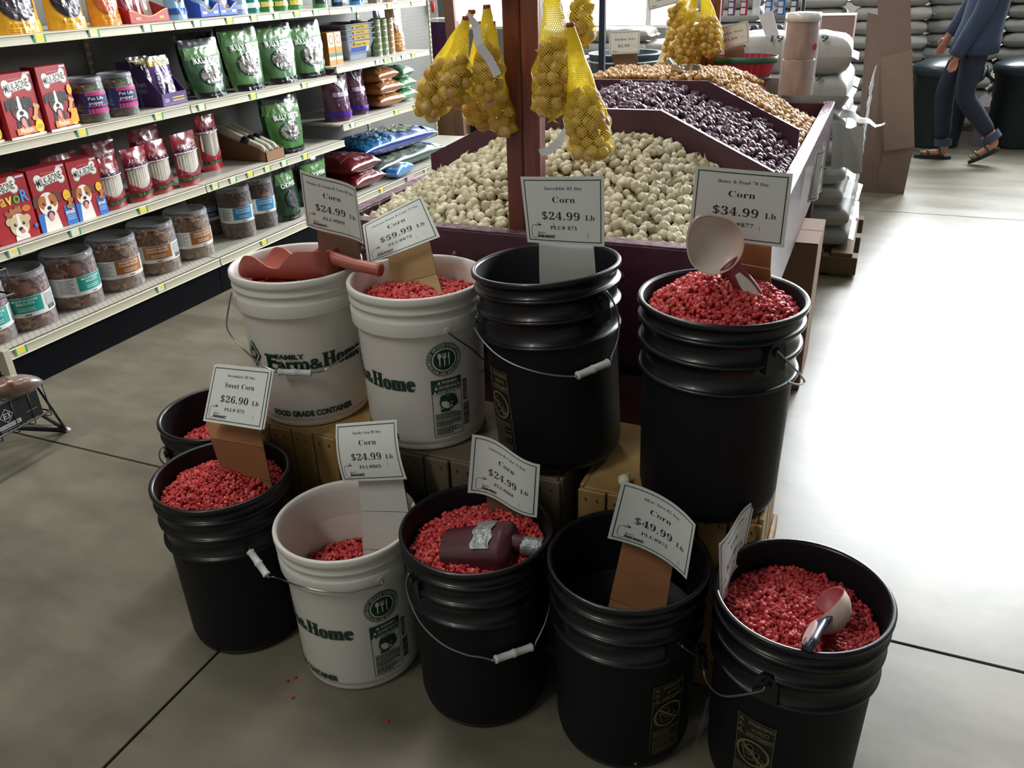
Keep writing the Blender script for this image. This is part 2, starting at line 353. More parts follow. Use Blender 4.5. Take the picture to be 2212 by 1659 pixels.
'122,6,122,3,229,3,229,6,231,6,225,6,220,8,216,12,212,16,208,21,204,27,137,132,176,188,184,199,192,207,200,214,208,219,217,221,227,222,226,222,226,225,149,225,149,222,160,221,169,21'
'6,173,207,172,200,168,193,163,185,132,139,98,193,95,198,93,203,92,208,95,216,103,221,114,222,119,222]]],"a":[172,[[102,155,81,156,69,156,58,154,48,151,40,147,33,143,27,137,23,131,2'
'0,125,19,118,20,112,22,108,25,104,28,101,33,99,39,98,44,99,49,101,53,103,56,107,58,111,58,116,58,119,57,123,54,127,52,131,50,134,49,137,52,145,61,149,74,151,83,150,90,148,96,143,99'
',137,102,130,102,121,102,93,72,84,50,75,33,66,22,56,15,44,13,31,14,22,17,15,22,8,29,3,38,0,48,-1,66,1,83,8,102,22,107,7,114,0,127,-2,140,0,151,6,161,14,159,17,159,16,155,15,152,14,'
'149,15,146,16,145,19,144,22,144,26,143,31,143,105,142,121,137,134,130,144,118,151],[75,78,102,89,102,30,98,25,93,21,88,18,84,16,80,14,75,14,64,17,58,27,56,42,61,63]]],"b":[180,[[66'
',225,7,225,7,222,11,221,17,219,21,216,23,211,24,204,24,194,24,-3,26,-3,52,18,68,6,82,0,96,-2,109,-1,122,3,133,9,143,17,152,27,159,39,164,52,167,67,168,83,167,97,165,110,160,121,155'
',131,148,140,140,147,131,152,121,155,111,156,96,154,83,148,66,132],[81,140,86,142,92,143,103,141,112,136,118,127,122,115,125,99,126,80,125,57,123,38,119,23,112,13,103,6,91,4,77,7,6'
'9,18,66,34,66,121,68,128,71,133,76,137]]],"c":[147,[[102,155,87,156,74,155,61,152,49,146,39,138,30,128,23,117,17,104,14,90,13,75,14,61,17,47,22,35,28,24,36,15,45,8,55,2,66,-1,78,-2'
',102,2,122,13,138,30,136,32,127,24,115,18,102,16,88,18,76,25,66,36,59,52,54,71,53,94,56,125,67,145,84,152,94,150,100,144,102,136,102,134,102,132,101,130,101,129,101,127,101,125,103'
',114,109,107,118,105,123,106,128,107,131,110,134,113,135,117,136,123,134,132,130,140,123,147,114,152]]],"d":[185,[[157,225,91,225,91,222,96,222,103,220,108,217,112,213,114,207,114,'
'201,114,133,99,148,87,154,73,156,62,155,52,152,42,146,34,139,27,129,21,118,16,104,14,90,13,74,14,59,16,46,20,34,26,24,33,15,41,8,50,2,59,-1,70,-2,86,1,99,8,114,28,114,-1,135,4,157,'
'7,174,8,174,11,169,12,163,15,160,19,158,24,157,30,157,38],[87,143,93,143,99,141,105,137,110,133,113,127,114,121,114,37,112,30,108,24,103,18,97,14,92,12,86,11,76,13,68,19,62,28,59,4'
'1,56,57,56,77,56,97,59,113,62,126,68,136,76,141]]],"e":[150,[[96,154,79,156,67,155,55,152,45,146,36,139,28,130,22,119,17,107,14,93,13,79,14,63,17,48,21,36,27,24,35,15,44,8,54,2,65,'
'-1,77,-2,101,2,122,16,138,36,135,39,126,29,114,21,100,18,75,25,60,48,55,86,138,86,138,87,137,107,131,124,122,138,110,148],[66,146,80,152,89,150,95,146,99,140,102,131,103,121,104,10'
'8,104,93,55,93,55,102,58,128]]],"f":[107,[[99,228,87,229,70,228,56,223,44,216,36,205,31,192,29,176,29,152,11,152,11,141,29,141,29,37,29,27,29,21,28,17,26,13,24,10,21,8,18,7,13,6,10'
',5,10,3,97,3,97,5,90,6,82,7,77,11,73,16,71,23,71,32,71,141,99,141,99,152,71,152,71,195,71,203,72,210,74,216,77,221,83,224,90,225,96,224,100,221,102,217,102,215,101,214,101,212,100,'
'211,99,210,99,209,97,204,96,200,95,195,96,191,97,188,100,185,103,183,107,181,112,181,116,181,120,183,124,185,126,189,128,194,129,200,127,207,124,214,118,220,110,225]]],"g":[164,[[9'
'1,155,79,156,66,155,55,153,45,150,36,145,28,139,22,132,18,124,15,116,14,106,18,86,31,70,58,55,40,47,30,41,23,35,19,29,16,22,15,15,17,6,24,-3,41,-13,21,-22,13,-29,10,-37,12,-45,17,-'
'52,25,-58,37,-63,53,-66,73,-67,98,-66,119,-61,135,-54,146,-44,153,-32,155,-18,154,-9,152,-2,149,5,144,10,137,14,129,17,118,20,104,21,88,22,70,22,58,23,50,27,47,35,48,41,51,45,54,50'
',59,53,65,54,71,55,73,55,76,55,79,55,81,55,84,54,86,54,97,55,107,57,116,60,123,65,130,71,136,77,140,85,142,93,143,102,141,113,138,123,128,137,155,137,155,149,116,149,104,153],[70,1'
'50,79,151,87,150,93,146,98,139,101,130,102,119,103,105,102,92,101,81,98,72,94,65,87,60,79,59,70,60,64,65,59,72,56,81,55,92,54,105,55,119,56,130,59,139,64,146],[102,-14,112,-15,120,'
'-16,126,-18,131,-22,134,-27,135,-33,128,-49,110,-58,80,-61,66,-60,55,-58,46,-54,39,-49,35,-43,34,-36,35,-28,40,-21,47,-14]]],"h":[190,[[71,225,12,225,12,223,16,222,21,220,25,216,28'
',212,29,206,29,200,29,28,29,21,27,15,25,11,21,8,16,6,12,5,12,3,87,3,87,5,84,6,78,8,75,11,72,16,71,21,71,28,71,119,80,130,90,136,101,139,108,138,114,135,117,130,119,124,120,117,121,'
'109,121,28,119,16,113,8,104,5,104,3,179,3,179,5,175,6,170,8,166,11,164,16,163,21,162,28,162,106,158,134,144,151,121,156,104,153,89,145,71,126]]],"i":[99,[[56,228,50,229,44,228,39,2'
'26,35,222,31,218,29,212,28,206,29,200,31,195,35,190,39,187,44,185,50,184,56,185,61,187,66,190,70,195,72,200,73,206,72,212,70,218,66,222,62,226],[71,152,13,152,13,149,17,149,22,147,'
'26,144,28,140,29,134,29,126,29,28,29,21,27,15,25,11,21,8,16,6,12,5,12,3,87,3,87,5,83,6,78,8,75,11,73,16,72,21,71,28]]],"k":[179,[[71,225,13,225,13,222,17,222,22,220,26,217,28,212,2'
'9,206,29,199,29,28,29,21,27,15,25,11,21,8,16,6,12,5,12,3,87,3,87,5,83,6,78,8,75,11,72,16,71,21,71,28,71,69,82,78,118,26,121,23,122,19,123,16,121,10,116,6,109,5,108,5,108,3,185,3,18'
'5,6,181,6,176,10,171,15,107,105,135,132,147,141,159,147,170,149,170,152,106,152,106,150,105,150,115,149,122,146,125,139,124,133,121,128,116,122,71,77]]],"l":[100,[[71,225,13,225,13'
',222,17,222,22,220,26,216,28,212,29,206,29,199,29,28,29,21,27,15,25,11,21,8,16,6,12,5,12,3,87,3,87,5,83,6,78,8,75,11,73,16,72,21,71,28]]],"m":[277,[[137,153,119,156,103,153,89,145,'
'70,125,70,152,12,152,12,150,16,149,21,147,25,144,28,139,29,133,29,127,29,28,29,21,27,15,25,11,21,8,16,6,12,5,12,3,86,3,86,5,82,6,77,8,74,11,72,16,71,21,70,28,70,119,79,130,89,136,1'
'00,139,107,138,112,135,116,130,117,124,119,117,119,109,119,28,118,21,117,16,115,11,111,8,106,6,103,5,103,3,175,3,175,5,172,6,167,8,163,11,161,16,160,21,159,28,159,120,168,130,178,1'
'37,189,139,196,138,201,135,205,130,206,124,207,117,208,109,208,28,207,21,206,16,204,11,200,8,195,6,192,5,192,3,265,3,265,5,261,6,256,8,253,11,250,16,249,21,249,28,249,106,244,134,2'
'31,151,209,156,192,153,176,144,159,125,150,144]]],"n":[190,[[144,151,121,156,104,153,89,145,71,126,71,152,12,152,12,150,16,149,21,147,25,144,28,139,29,133,29,127,29,28,29,21,27,15,'
'25,11,21,8,16,6,12,5,12,3,87,3,87,5,84,6,78,8,75,11,72,16,71,21,71,28,71,119,80,130,90,136,101,139,108,138,114,135,117,130,119,124,120,117,121,109,121,28,119,16,113,8,104,5,104,3,1'
'79,3,179,5,175,6,170,8,166,11,164,16,163,21,162,28,162,106,158,134]]],"o":[168,[[97,155,84,156,70,155,58,152,47,146,37,138,28,129,21,118,16,105,13,92,12,77,13,62,16,49,21,36,28,25,'
'37,16,47,8,58,3,71,-1,84,-2,98,-1,110,2,121,8,131,15,139,25,146,36,151,48,154,62,155,77,154,92,151,106,146,119,139,129,131,139,121,146,110,152],[74,151,84,152,94,151,101,145,107,13'
'7,110,123,112,103,113,77,113,63,112,51,112,40,111,31,109,24,107,18,102,10,94,4,84,3,75,4,67,10,61,18,59,24,58,31,57,41,56,51,56,63,55,77,56,103,58,123,61,136,67,145]]],"p":[186,[[1'
'26,155,115,156,99,154,85,145,69,122,69,152,13,152,13,150,17,149,22,147,26,143,28,138,29,131,29,122,29,-32,29,-40,29,-46,28,-51,27,-55,25,-58,22,-61,18,-63,14,-64,12,-64,12,-67,96,-'
'67,96,-64,92,-64,87,-63,82,-62,78,-59,75,-55,73,-50,72,-44,71,-37,71,-29,71,24,87,7,99,0,114,-2,124,-1,135,3,144,8,152,16,159,26,164,37,169,50,171,64,172,80,171,94,169,107,165,120,'
'159,130,152,139,145,147,136,152],[79,131,88,139,99,142,110,140,118,134,123,125,127,112,129,96,129,77,129,58,126,41,122,28,117,19,108,13,98,11,87,14,78,21,71,33,71,118]]],"r":[144,['
'[125,155,117,156,110,155,103,153,95,148,88,142,81,134,70,115,70,152,13,152,13,149,17,149,22,147,26,144,28,140,29,134,29,126,29,28,29,21,27,15,25,11,21,8,16,6,12,5,12,3,96,3,96,5,90'
',6,83,8,77,10,74,15,72,21,72,28,72,96,72,106,75,115,78,122,83,128,89,132,94,133,99,132,103,130,106,127,108,123,111,120,113,118,116,116,119,115,124,114,129,115,133,116,137,119,140,1'
'23,141,128,142,133,141,140,139,145,136,150,131,153]]],"s":[144,[[119,157,117,157,115,154,111,150,107,149,105,150,104,150,102,150,101,150,100,151,99,151,93,153,87,154,82,155,78,156,'
'74,156,71,156,56,155,44,151,35,143,27,134,23,123,21,110,22,102,25,94,30,86,36,80,44,73,55,67,79,55,90,48,97,39,99,29,98,22,96,16,91,11,85,7,78,5,70,4,60,6,50,10,41,17,34,27,28,39,2'
'4,50,21,50,21,-1,24,-1,26,2,30,6,36,7,39,7,42,7,44,6,56,1,67,-1,76,-2,90,-1,102,4,112,11,119,21,124,33,126,47,125,58,122,67,118,74,112,80,104,86,94,92,72,103,65,107,60,110,55,114,5'
'2,119,50,124,49,130,50,135,52,141,56,145,61,149,67,150,75,151,84,150,92,146,100,141,107,133,113,123,116,114,119,114]]],"t":[114,[[69,209,66,209,62,202,55,193,46,183,36,172,25,160,1'
'3,148,13,142,27,142,27,36,28,24,31,14,35,7,41,2,50,-1,62,-2,81,2,97,14,107,32,104,33,100,26,93,19,84,17,79,18,75,20,72,24,70,29,69,34,69,41,69,142,101,142,101,152,69,152]]],"u":[18'
'7,[[68,152,9,152,9,150,13,149,18,147,22,143,24,138,25,131,26,124,26,48,27,33,30,20,35,10,42,4,52,-1,66,-2,75,-1,83,1,92,4,99,9,106,15,117,28,117,-1,138,4,160,8,177,9,177,12,173,13,'
'167,14,163,17,161,22,159,28,159,35,159,152,98,152,98,150,102,149,109,147,113,144,115,138,117,132,117,124,117,32,109,22,99,17,88,15,82,15,77,18,73,21,70,26,68,31,68,37]]],"w":[217,['
'[66,152,-2,152,-2,149,-1,149,2,147,5,144,8,141,9,138,11,133,63,-2,68,-2,112,107,147,-2,150,-2,203,130,205,135,208,140,210,144,213,147,217,150,220,150,220,152,181,152,181,150,184,15'
'0,188,148,191,147,194,145,196,141,196,138,196,134,195,131,194,127,168,62,146,130,146,131,145,133,145,134,145,136,145,137,145,138,147,145,153,148,159,149,159,152,87,152,87,150,89,15'
'0,94,149,97,146,99,143,101,139,103,134,109,117,83,55,57,125,56,128,55,130,55,132,54,134,54,136,54,138,54,142,56,145,58,147,61,148,65,149,66,149]]],"y":[150,[[78,152,1,152,1,150,-2,'
'150,3,149,7,148,10,146,11,144,13,142,15,139,17,136,19,131,21,126,73,-2,71,-10,70,-17,67,-23,65,-29,62,-34,60,-39,54,-46,49,-51,43,-52,38,-52,35,-48,34,-44,34,-42,34,-41,34,-40,34,-'
'39,34,-38,34,-33,32,-30,30,-27,27,-25,23,-23,18,-23,13,-23,8,-25,5,-29,2,-33,0,-37,0,-42,1,-49,3,-55,7,-60,13,-64,19,-66,26,-67,34,-67,40,-65,46,-63,52,-59,57,-53,62,-46,67,-37,73,'
'-25,78,-11,127,122,130,130,133,137,136,142,140,146,144,149,147,149,147,152,104,152,104,150,107,150,112,149,116,147,119,145,121,141,122,137,122,135,121,132,121,129,120,126,119,123,1'
'18,120,93,51,64,127,63,129,62,131,62,133,61,134,61,136,61,137,62,142,63,145,66,147,70,149,75,149,78,150]]]}'
)
GL = json.loads(GLYPHS_JSON)
_gc = {}
def serif_glyph(ch):
    if ch in _gc: return _gc[ch]
    if ch == ' ': r = (.23, [], [])
    else:
        adv, loops = GL.get(ch, GL['o'])
        ls = [[(l[i] / 500, l[i + 1] / 500) for i in range(0, len(l), 2)] for l in loops]
        pts = [p for l in ls for p in l]
        tris = tessellate_polygon([[Vector((x, y, 0)) for x, y in l] for l in ls])
        r = (adv / 500, pts, [tuple(t) for t in tris])
    _gc[ch] = r
    return r
_sc = {}
def sans_text(s, bold):
    k = (s, bold)
    if k in _sc: return _sc[k]
    c = bpy.data.curves.new('t', 'FONT'); c.body = s; c.offset = bold; c.resolution_u = 2
    o = bpy.data.objects.new('t', c); COL.objects.link(o)
    bpy.context.view_layer.update()
    me = bpy.data.meshes.new_from_object(o)
    pts = [(v.co.x, v.co.y) for v in me.vertices]
    fs = [tuple(p.vertices) for p in me.polygons]
    bpy.data.objects.remove(o); bpy.data.curves.remove(c); bpy.data.meshes.remove(me)
    _sc[k] = (pts, fs)
    return _sc[k]
class Print:
    """flat print laid on a surface given by fn(u, v, lift) -> point; every layer sits a hair above the last"""
    def __init__(s, fn, lift=.0006, step=.00012):
        s.fn = fn; s.mb = MB(); s.l = lift; s.step = step
    maxu = None; maxv = 1e9
    def raw(s, pts, fs, color, rough=.5, bump=True):
        m = color if isinstance(color, bpy.types.Material) else M(color, rough)
        if s.maxu:
            pts = [tuple(q) for q in pts]; out = []
            st = [t for f in fs for t in ([f] if len(f) == 3 else [(f[0], f[i], f[i + 1]) for i in range(1, len(f) - 1)])]
            mid = {}
            while st:
                t = st.pop(); e = [max(abs(pts[t[i]][0] - pts[t[(i + 1) % 3]][0]) / s.maxu, abs(pts[t[i]][1] - pts[t[(i + 1) % 3]][1]) / s.maxv) for i in range(3)]
                k = e.index(max(e))
                if e[k] <= 1: out.append(t); continue
                a, b, c = t[k], t[(k + 1) % 3], t[(k + 2) % 3]; key = (min(a, b), max(a, b))
                if key not in mid:
                    mid[key] = len(pts); pts.append(((pts[a][0] + pts[b][0]) / 2, (pts[a][1] + pts[b][1]) / 2))
                m_ = mid[key]; st += [(a, m_, c), (m_, b, c)]
            fs = out
        s.mb.add([s.fn(u, v, s.l) for u, v in pts], fs, m, False)
        if bump: s.l += s.step
        return s
    def rect(s, u0, u1, v0, v1, color, rough=.5, nx=1, ny=1):
        pts = [(u0 + (u1 - u0) * i / nx, v0 + (v1 - v0) * j / ny) for j in range(ny + 1) for i in range(nx + 1)]
        fs = [(j * (nx + 1) + i, j * (nx + 1) + i + 1, (j + 1) * (nx + 1) + i + 1, (j + 1) * (nx + 1) + i) for j in range(ny) for i in range(nx)]
        return s.raw(pts, fs, color, rough)
    def frame(s, u0, u1, v0, v1, t, color, n=8, rough=.5, tx=None):
        l = s.l
        tx = tx or t
        for a in ((u0, u1, v0, v0 + t, n, 1), (u0, u1, v1 - t, v1, n, 1), (u0, u0 + tx, v0, v1, 1, n), (u1 - tx, u1, v0, v1, 1, n)):
            s.l = l; s.rect(*a[:4], color, rough, a[4], a[5])
        return s
    def ell(s, cu, cv, ru, rv, color, rough=.5, n=20, rings=2, rot=0, hole=0):
        pts = []; fs = []
        c, sn = math.cos(rot), math.sin(rot)
        rs = [hole + (1 - hole) * k / rings for k in range(rings + 1)]
        for r_ in rs:
            for i in range(n):
                a = 2 * PI * i / n; x = r_ * ru * math.cos(a); y = r_ * rv * math.sin(a)
                pts.append((cu + x * c - y * sn, cv + x * sn + y * c))
        for k in range(rings):
            for i in range(n):
                fs.append((k * n + i, k * n + (i + 1) % n, (k + 1) * n + (i + 1) % n, (k + 1) * n + i))
        return s.raw(pts, fs, color, rough)
    def poly(s, pts, color, rough=.5):
        tr = tessellate_polygon([[Vector((x, y, 0)) for x, y in pts]])
        return s.raw(pts, [tuple(t) for t in tr], color, rough)
    def line(s, pts, w, color):
        for (a, b) in zip(pts[:-1], pts[1:]):
            d = Vector((b[0] - a[0], b[1] - a[1])); L_ = d.length or 1; n = Vector((-d.y, d.x)) / L_ * w / 2
            s.raw([(a[0] + n.x, a[1] + n.y), (a[0] - n.x, a[1] - n.y), (b[0] - n.x, b[1] - n.y), (b[0] + n.x, b[1] + n.y)], [(0, 1, 2, 3)], color, bump=False)
        s.l += s.step
        return s
    def serif(s, txt, x, y, size, color, sx=.85, align='c', bold=0, width=None):
        P_ = []; F_ = []; cx = 0
        for ch in txt:
            adv, pts, tr = serif_glyph(ch)
            b = len(P_)
            P_ += [(cx + px, py) for px, py in pts]; F_ += [tuple(b + i for i in t) for t in tr]
            cx += adv + .015
        if not P_: return s
        if width: sx = width / (cx * size)
        W_ = cx * size * sx
        ox = x - (W_ / 2 if align == 'c' else (W_ if align == 'r' else 0))
        reps = [0] if not bold else [-bold, 0, bold]
        for d in reps:
            s.raw([(ox + (px * size + d) * sx, y + py * size) for px, py in P_], F_, color)
        return s
    def sans(s, txt, x, y, size, color, sx=1, align='c', bold=.01, width=None, rot=0, sy=1):
        pts, fs = sans_text(txt, bold)
        if not pts: return s
        W0 = max(p[0] for p in pts)
        if width: sx = width / (W0 * size)
        W_ = W0 * size * sx
        ox = -(W_ / 2 if align == 'c' else (W_ if align == 'r' else 0))
        c, sn = math.cos(rot), math.sin(rot)
        q = [(ox + px * size * sx, py * size * sy) for px, py in pts]
        return s.raw([(x + a * c - b * sn, y + a * sn + b * c) for a, b in q], fs, color)
    def arc_sans(s, txt, cx, cy, rad, size, color, mid=PI / 2, top=True, bold=.012, sx=1):
        # letters one by one round a circle
        adv = []
        for ch in txt:
            if ch == ' ': adv.append(.32); continue
            p, _ = sans_text(ch, 0); adv.append(max(q[0] for q in p) + .08)
        tot = sum(adv) * size * sx / rad
        a = mid + (tot / 2 if top else -tot / 2)
        for ch, w in zip(txt, adv):
            st = w * size * sx / rad
            am = a - st / 2 if top else a + st / 2
            if ch != ' ':
                pts, fs = sans_text(ch, bold)
                rr = rad if top else rad
                rot = am - PI / 2 if top else am + PI / 2
                c, sn = math.cos(rot), math.sin(rot)
                q = [((px - w / 2 + .04) * size * sx, py * size - (0 if top else 0)) for px, py in pts]
                bx, by = cx + rr * math.cos(am), cy + rr * math.sin(am)
                s.raw([(bx + x * c - y * sn, by + x * sn + y * c) for x, y in q], fs, color, bump=False)
            a = a - st if top else a + st
        s.l += s.step
        return s
    def build(s, name, parent): return s.mb.build(name, None, parent)

# ================================================================ the setting
def floor_material():
    m = bpy.data.materials.new('mat_concrete'); m.use_nodes = True
    nt = m.node_tree; N = nt.nodes; L = nt.links; b = N['Principled BSDF']
    tc = N.new('ShaderNodeTexCoord')
    def noise_(sc_, det, src=None, rough=.55):
        n = N.new('ShaderNodeTexNoise'); n.inputs['Scale'].default_value = sc_; n.inputs['Detail'].default_value = det
        n.inputs['Roughness'].default_value = rough
        L.new(src or tc.outputs['Object'], n.inputs[0]); return n
    mp = N.new('ShaderNodeMapping'); mp.inputs['Scale'].default_value = (1.0, 3.2, 1); L.new(tc.outputs['Object'], mp.inputs[0])
    mp.inputs['Rotation'].default_value = (0, 0, .5)
    n1 = noise_(1.6, 6, mp.outputs[0]); n2 = noise_(7, 5)
    rp = N.new('ShaderNodeValToRGB')
    e = rp.color_ramp.elements
    e[0].position = .28; e[0].color = (*srgb('#5d584b'), 1); e[1].position = .72; e[1].color = (*srgb('#817c6c'), 1)
    L.new(n1.outputs[0], rp.inputs[0])
    mx = N.new('ShaderNodeMixRGB'); mx.blend_type = 'MULTIPLY'; mx.inputs[0].default_value = .5
    rp2 = N.new('ShaderNodeValToRGB'); rp2.color_ramp.elements[0].position = .3; rp2.color_ramp.elements[1].position = .6
    rp2.color_ramp.elements[0].color = (.60, .59, .57, 1)
    L.new(n2.outputs[0], rp2.inputs[0]); L.new(rp.outputs[0], mx.inputs[1]); L.new(rp2.outputs[0], mx.inputs[2])
    # dark scuffs and dropped specks
    n3 = noise_(34, 3, None, .7); rp3 = N.new('ShaderNodeValToRGB')
    rp3.color_ramp.elements[0].position = .735; rp3.color_ramp.elements[0].color = (1, 1, 1, 1)
    rp3.color_ramp.elements[1].position = .77; rp3.color_ramp.elements[1].color = (.45, .43, .40, 1)
    L.new(n3.outputs[0], rp3.inputs[0])
    mx2 = N.new('ShaderNodeMixRGB'); mx2.blend_type = 'MULTIPLY'; mx2.inputs[0].default_value = 1
    L.new(mx.outputs[0], mx2.inputs[1]); L.new(rp3.outputs[0], mx2.inputs[2]); L.new(mx2.outputs[0], b.inputs['Base Color'])
    rr = N.new('ShaderNodeMapRange'); rr.inputs['To Min'].default_value = .30; rr.inputs['To Max'].default_value = .46
    L.new(n1.outputs[0], rr.inputs[0]); L.new(rr.outputs[0], b.inputs['Roughness'])
    bp = N.new('ShaderNodeBump'); bp.inputs['Strength'].default_value = .12; bp.inputs['Distance'].default_value = .004
    L.new(n2.outputs[0], bp.inputs['Height']); L.new(bp.outputs[0], b.inputs['Normal'])
    b.inputs['Specular IOR Level'].default_value = .55
    return m
CONC = floor_material()
X0, X1, Y0, Y1, ZC = -7.0, 6.4, -3.6, 10.0, 4.4
fl = MB().box(X0, X1, Y0, Y1, -.12, -.02, M('#2c2a26', .9)).build('floor'); tag(fl, 'grey polished concrete floor in large slabs with dark sawn joints', kind='structure')
gx = [X0, -5.15, -1.24, 2.67, X1]; gy = [Y0, -2.26, 1.65, 5.56, 9.47, Y1]
for i in range(len(gx) - 1):
    for j in range(len(gy) - 1):
        g = .0035
        MB().bbox(gx[i] + g, gx[i + 1] - g, gy[j] + g, gy[j + 1] - g, -.02, 0, .0015, CONC).build('concrete_slab', None, fl)
WALL = M('#7c7b76', .8, var=.1, vscale=3)
def wall(name, b, lab):
    return tag(MB().box(*b, WALL).build(name), lab, kind='structure')
wall('wall_left', (X0 - .1, X0, Y0, Y1, 0, ZC), 'plain light grey wall beyond the pet aisle')
wall('wall_right', (X1, X1 + .1, Y0, Y1, 0, ZC), 'plain light grey wall right of the open floor')
wall('wall_back', (X0, X1, Y0 - .1, Y0, 0, ZC), 'plain light grey wall behind the viewer')
cl = tag(MB().box(X0, X1, Y0, Y1, ZC, ZC + .1, M('#55585a', .9)).build('ceiling'), 'plain grey ceiling carrying the tube lamps', kind='structure')
# far wall, pierced by two big windows
W1 = (-5.1, -1.3, .78, 3.3); W2 = (-.5, 3.1, 1.28, 4.25)
fw = MB()
for b in ((X0, W1[0], 0, ZC), (W1[1], W2[0], 0, ZC), (W2[1], X1, 0, ZC), (W1[0], W1[1], 0, W1[2]), (W1[0], W1[1], W1[3], ZC), (W2[0], W2[1], 0, W2[2]), (W2[0], W2[1], W2[3], ZC)):
    fw.box(b[0], b[1], Y1, Y1 + .12, b[2], b[3], WALL)
tag(fw.build('wall_far'), 'pale far wall pierced by two bright windows', kind='structure')
def pane_mat():
    m = bpy.data.materials.new('mat_daylit_pane'); m.use_nodes = True
    b = m.node_tree.nodes['Principled BSDF']
    b.inputs['Base Color'].default_value = (.8, .85, .9, 1)
    b.inputs['Emission Color'].default_value = (.93, .97, 1, 1); b.inputs['Emission Strength'].default_value = 3.2
    return m
PANE = pane_mat()
for n, (a, b_, c, d) in enumerate((W1, W2)):
    w = tag(MB().box(a, b_, Y1 + .05, Y1 + .07, c, d, PANE).build('window_%d' % (n + 1)), 'bright frosted window glowing with daylight', kind='structure')
    fr = M('#d8d8d4', .5)
    for x in np.linspace(a, b_, 4):
        MB().box(x - .03, x + .03, Y1 + .0, Y1 + .1, c, d, fr).build('window_frame', None, w)
    for z in (c, (c + d) / 2, d):
        MB().box(a, b_, Y1 + .002, Y1 + .098, z - .03, z + .03, fr).build('window_frame', None, w)
for (x, y) in ((-1.9, 2.6), (-1.9, 6.2), (2.2, 5.0), (-1.9, -1.2)):
    t = empty('tube_lamp', (x, y, ZC), 0, 'long twin tube lamp fixed to the ceiling', 'lamp', 'ceiling tube lamps')
    MB().bbox(-.17, .17, -1.25, 1.25, -.09, 0, .01, M('#d9d9d6', .4)).build('housing', None, t)
    em = M('#ffffff', .4)
    for s_ in (-1, 1):
        MB().tube([(s_ * .08, -1.2, -.11), (s_ * .08, 1.2, -.11)], .018, 8, em).build('tube', None, t)

# ================================================================ pet aisle shelving
CREAM = M('#b4af99', .45); CREAMD = M('#6f6e68', .6, var=.06); KICK = M('#07080d', .8, spec=.08); HOLE = M('#2e2c28', .9)  # CREAMD: back panel cream, darkened in colour to carry the shade inside the shelves
GREEN = M('#1f9460', .5); TAGY = M('#e8cf3c', .5); TAGW = M('#dcd8c4', .5)
BX = -3.43; FX = -2.896
def price_tag(parent, x, y, z, style):
    """small shelf ticket clipped in the channel: green ends round a yellow and white middle"""
    b = MB(); w = .052
    b.box(x, x + .0012, y - w / 2, y + w / 2, z - .030, z - .004, TAGW)
    b.box(x + .0012, x + .0018, y - w / 2, y - w / 2 + .007, z - .031, z - .003, GREEN)
    b.box(x + .0012, x + .0018, y + w / 2 - .007, y + w / 2, z - .031, z - .003, GREEN)
    if style: b.box(x + .0012, x + .0016, y - .005 if style == 2 else y - .016, y + .018, z - .017 if style == 2 else z - .026, z - .005, TAGY)
    b.build('price_tag', None, parent)
def shelf(parent, y0, y1, z, x_front=FX, tags=(), thick=.034, perf=False, name='shelf'):
    b = MB()
    g = .004
    b.bbox(BX + .01, x_front - .004, y0 + g, y1 - g, z - .012, z, .002, M('#b4b1a6', .5, var=.05))
    # front channel: lip slanting, with a rolled upper and lower edge
    b.prism([(x_front - .014, z), (x_front, z), (x_front + .003, z - .004), (x_front - .002, z - .007), (x_front + .001, z - thick + .004), (x_front + .005, z - thick), (x_front - .014, z - thick)], y0 + g, y1 - g, CREAM, lambda x, y_, h: (x, h, y_))
    s = b.build(name, None, parent)
    for k, yy in enumerate(tags):
        price_tag(s, x_front + .0015, yy, z, (k * 7 + int(z * 10)) % 3)
    if perf:
        pb = MB()
        for r_ in range(6):
            xx = x_front - .022 - r_ * .022
            n = int((y1 - y0) / .026)
            for i in range(n):
                yy = y0 + .013 + i * .026 + (r_ % 2) * .013
                if yy > y1 - .01: continue
                pb.add([(xx + .0032 * math.cos(a), yy + .0032 * math.sin(a), z + .0005) for a in np.arange(6) * PI / 3], [tuple(range(6))], HOLE)
        o = pb.build('perforation', None, s); o['kind'] = 'stuff'
    return s
def unit(y0, y1, lab, peg=False, heights=(), deck=True, ztop=2.1):
    t = empty('shelving_unit', (0, 0, 0), 0, lab, 'shelving')
    MB().box(BX - .03, BX, y0 + .004, y1 - .004, .02, ztop, CREAMD).build('back_panel', None, t)
    if peg:
        pb = MB()
        for k in range(int((y1 - y0 - .1) / .0254)):
            for j in range(int(1.3 / .0254)):
                yy = y0 + .06 + k * .0254; zz = .2 + j * .0254
                if k % 1 == 0: pb.add([(BX + .001, yy + .0026 * math.cos(a), zz + .0026 * math.sin(a)) for a in (0, PI / 2, PI, 1.5 * PI)], [(0, 1, 2, 3)], HOLE)
        o = pb.build('perforation', None, t); o['kind'] = 'stuff'
    for yy in ((y0 + .016, y1 - .016) if y0 < 1.9 else (y1 - .016,)):
        u = MB().bbox(BX + .0005, BX + .006, yy - .014, yy + .014, 0, ztop, .002, CREAM).build('upright', None, t)
        if u:
            sb = MB()
            for k in range(int(ztop / .038)):
                for d in (-.007, .007):
                    sb.box(BX + .006, BX + .0066, yy + d - .002, yy + d + .002, .1 + k * .038, .1 + k * .038 + .024, HOLE)
            o = sb.build('slot', None, u); o['kind'] = 'stuff'
    if deck:
        MB().box(FX - .05, FX - .02, y0 + .002, y1 - .002, 0, .148, KICK).build('kick_plate', None, t)
        shelf(t, y0, y1, .18, tags=deck, perf=True, name='base_deck', thick=.038)
    for (z, tg) in heights: shelf(t, y0, y1, z, tags=tg)
    return t
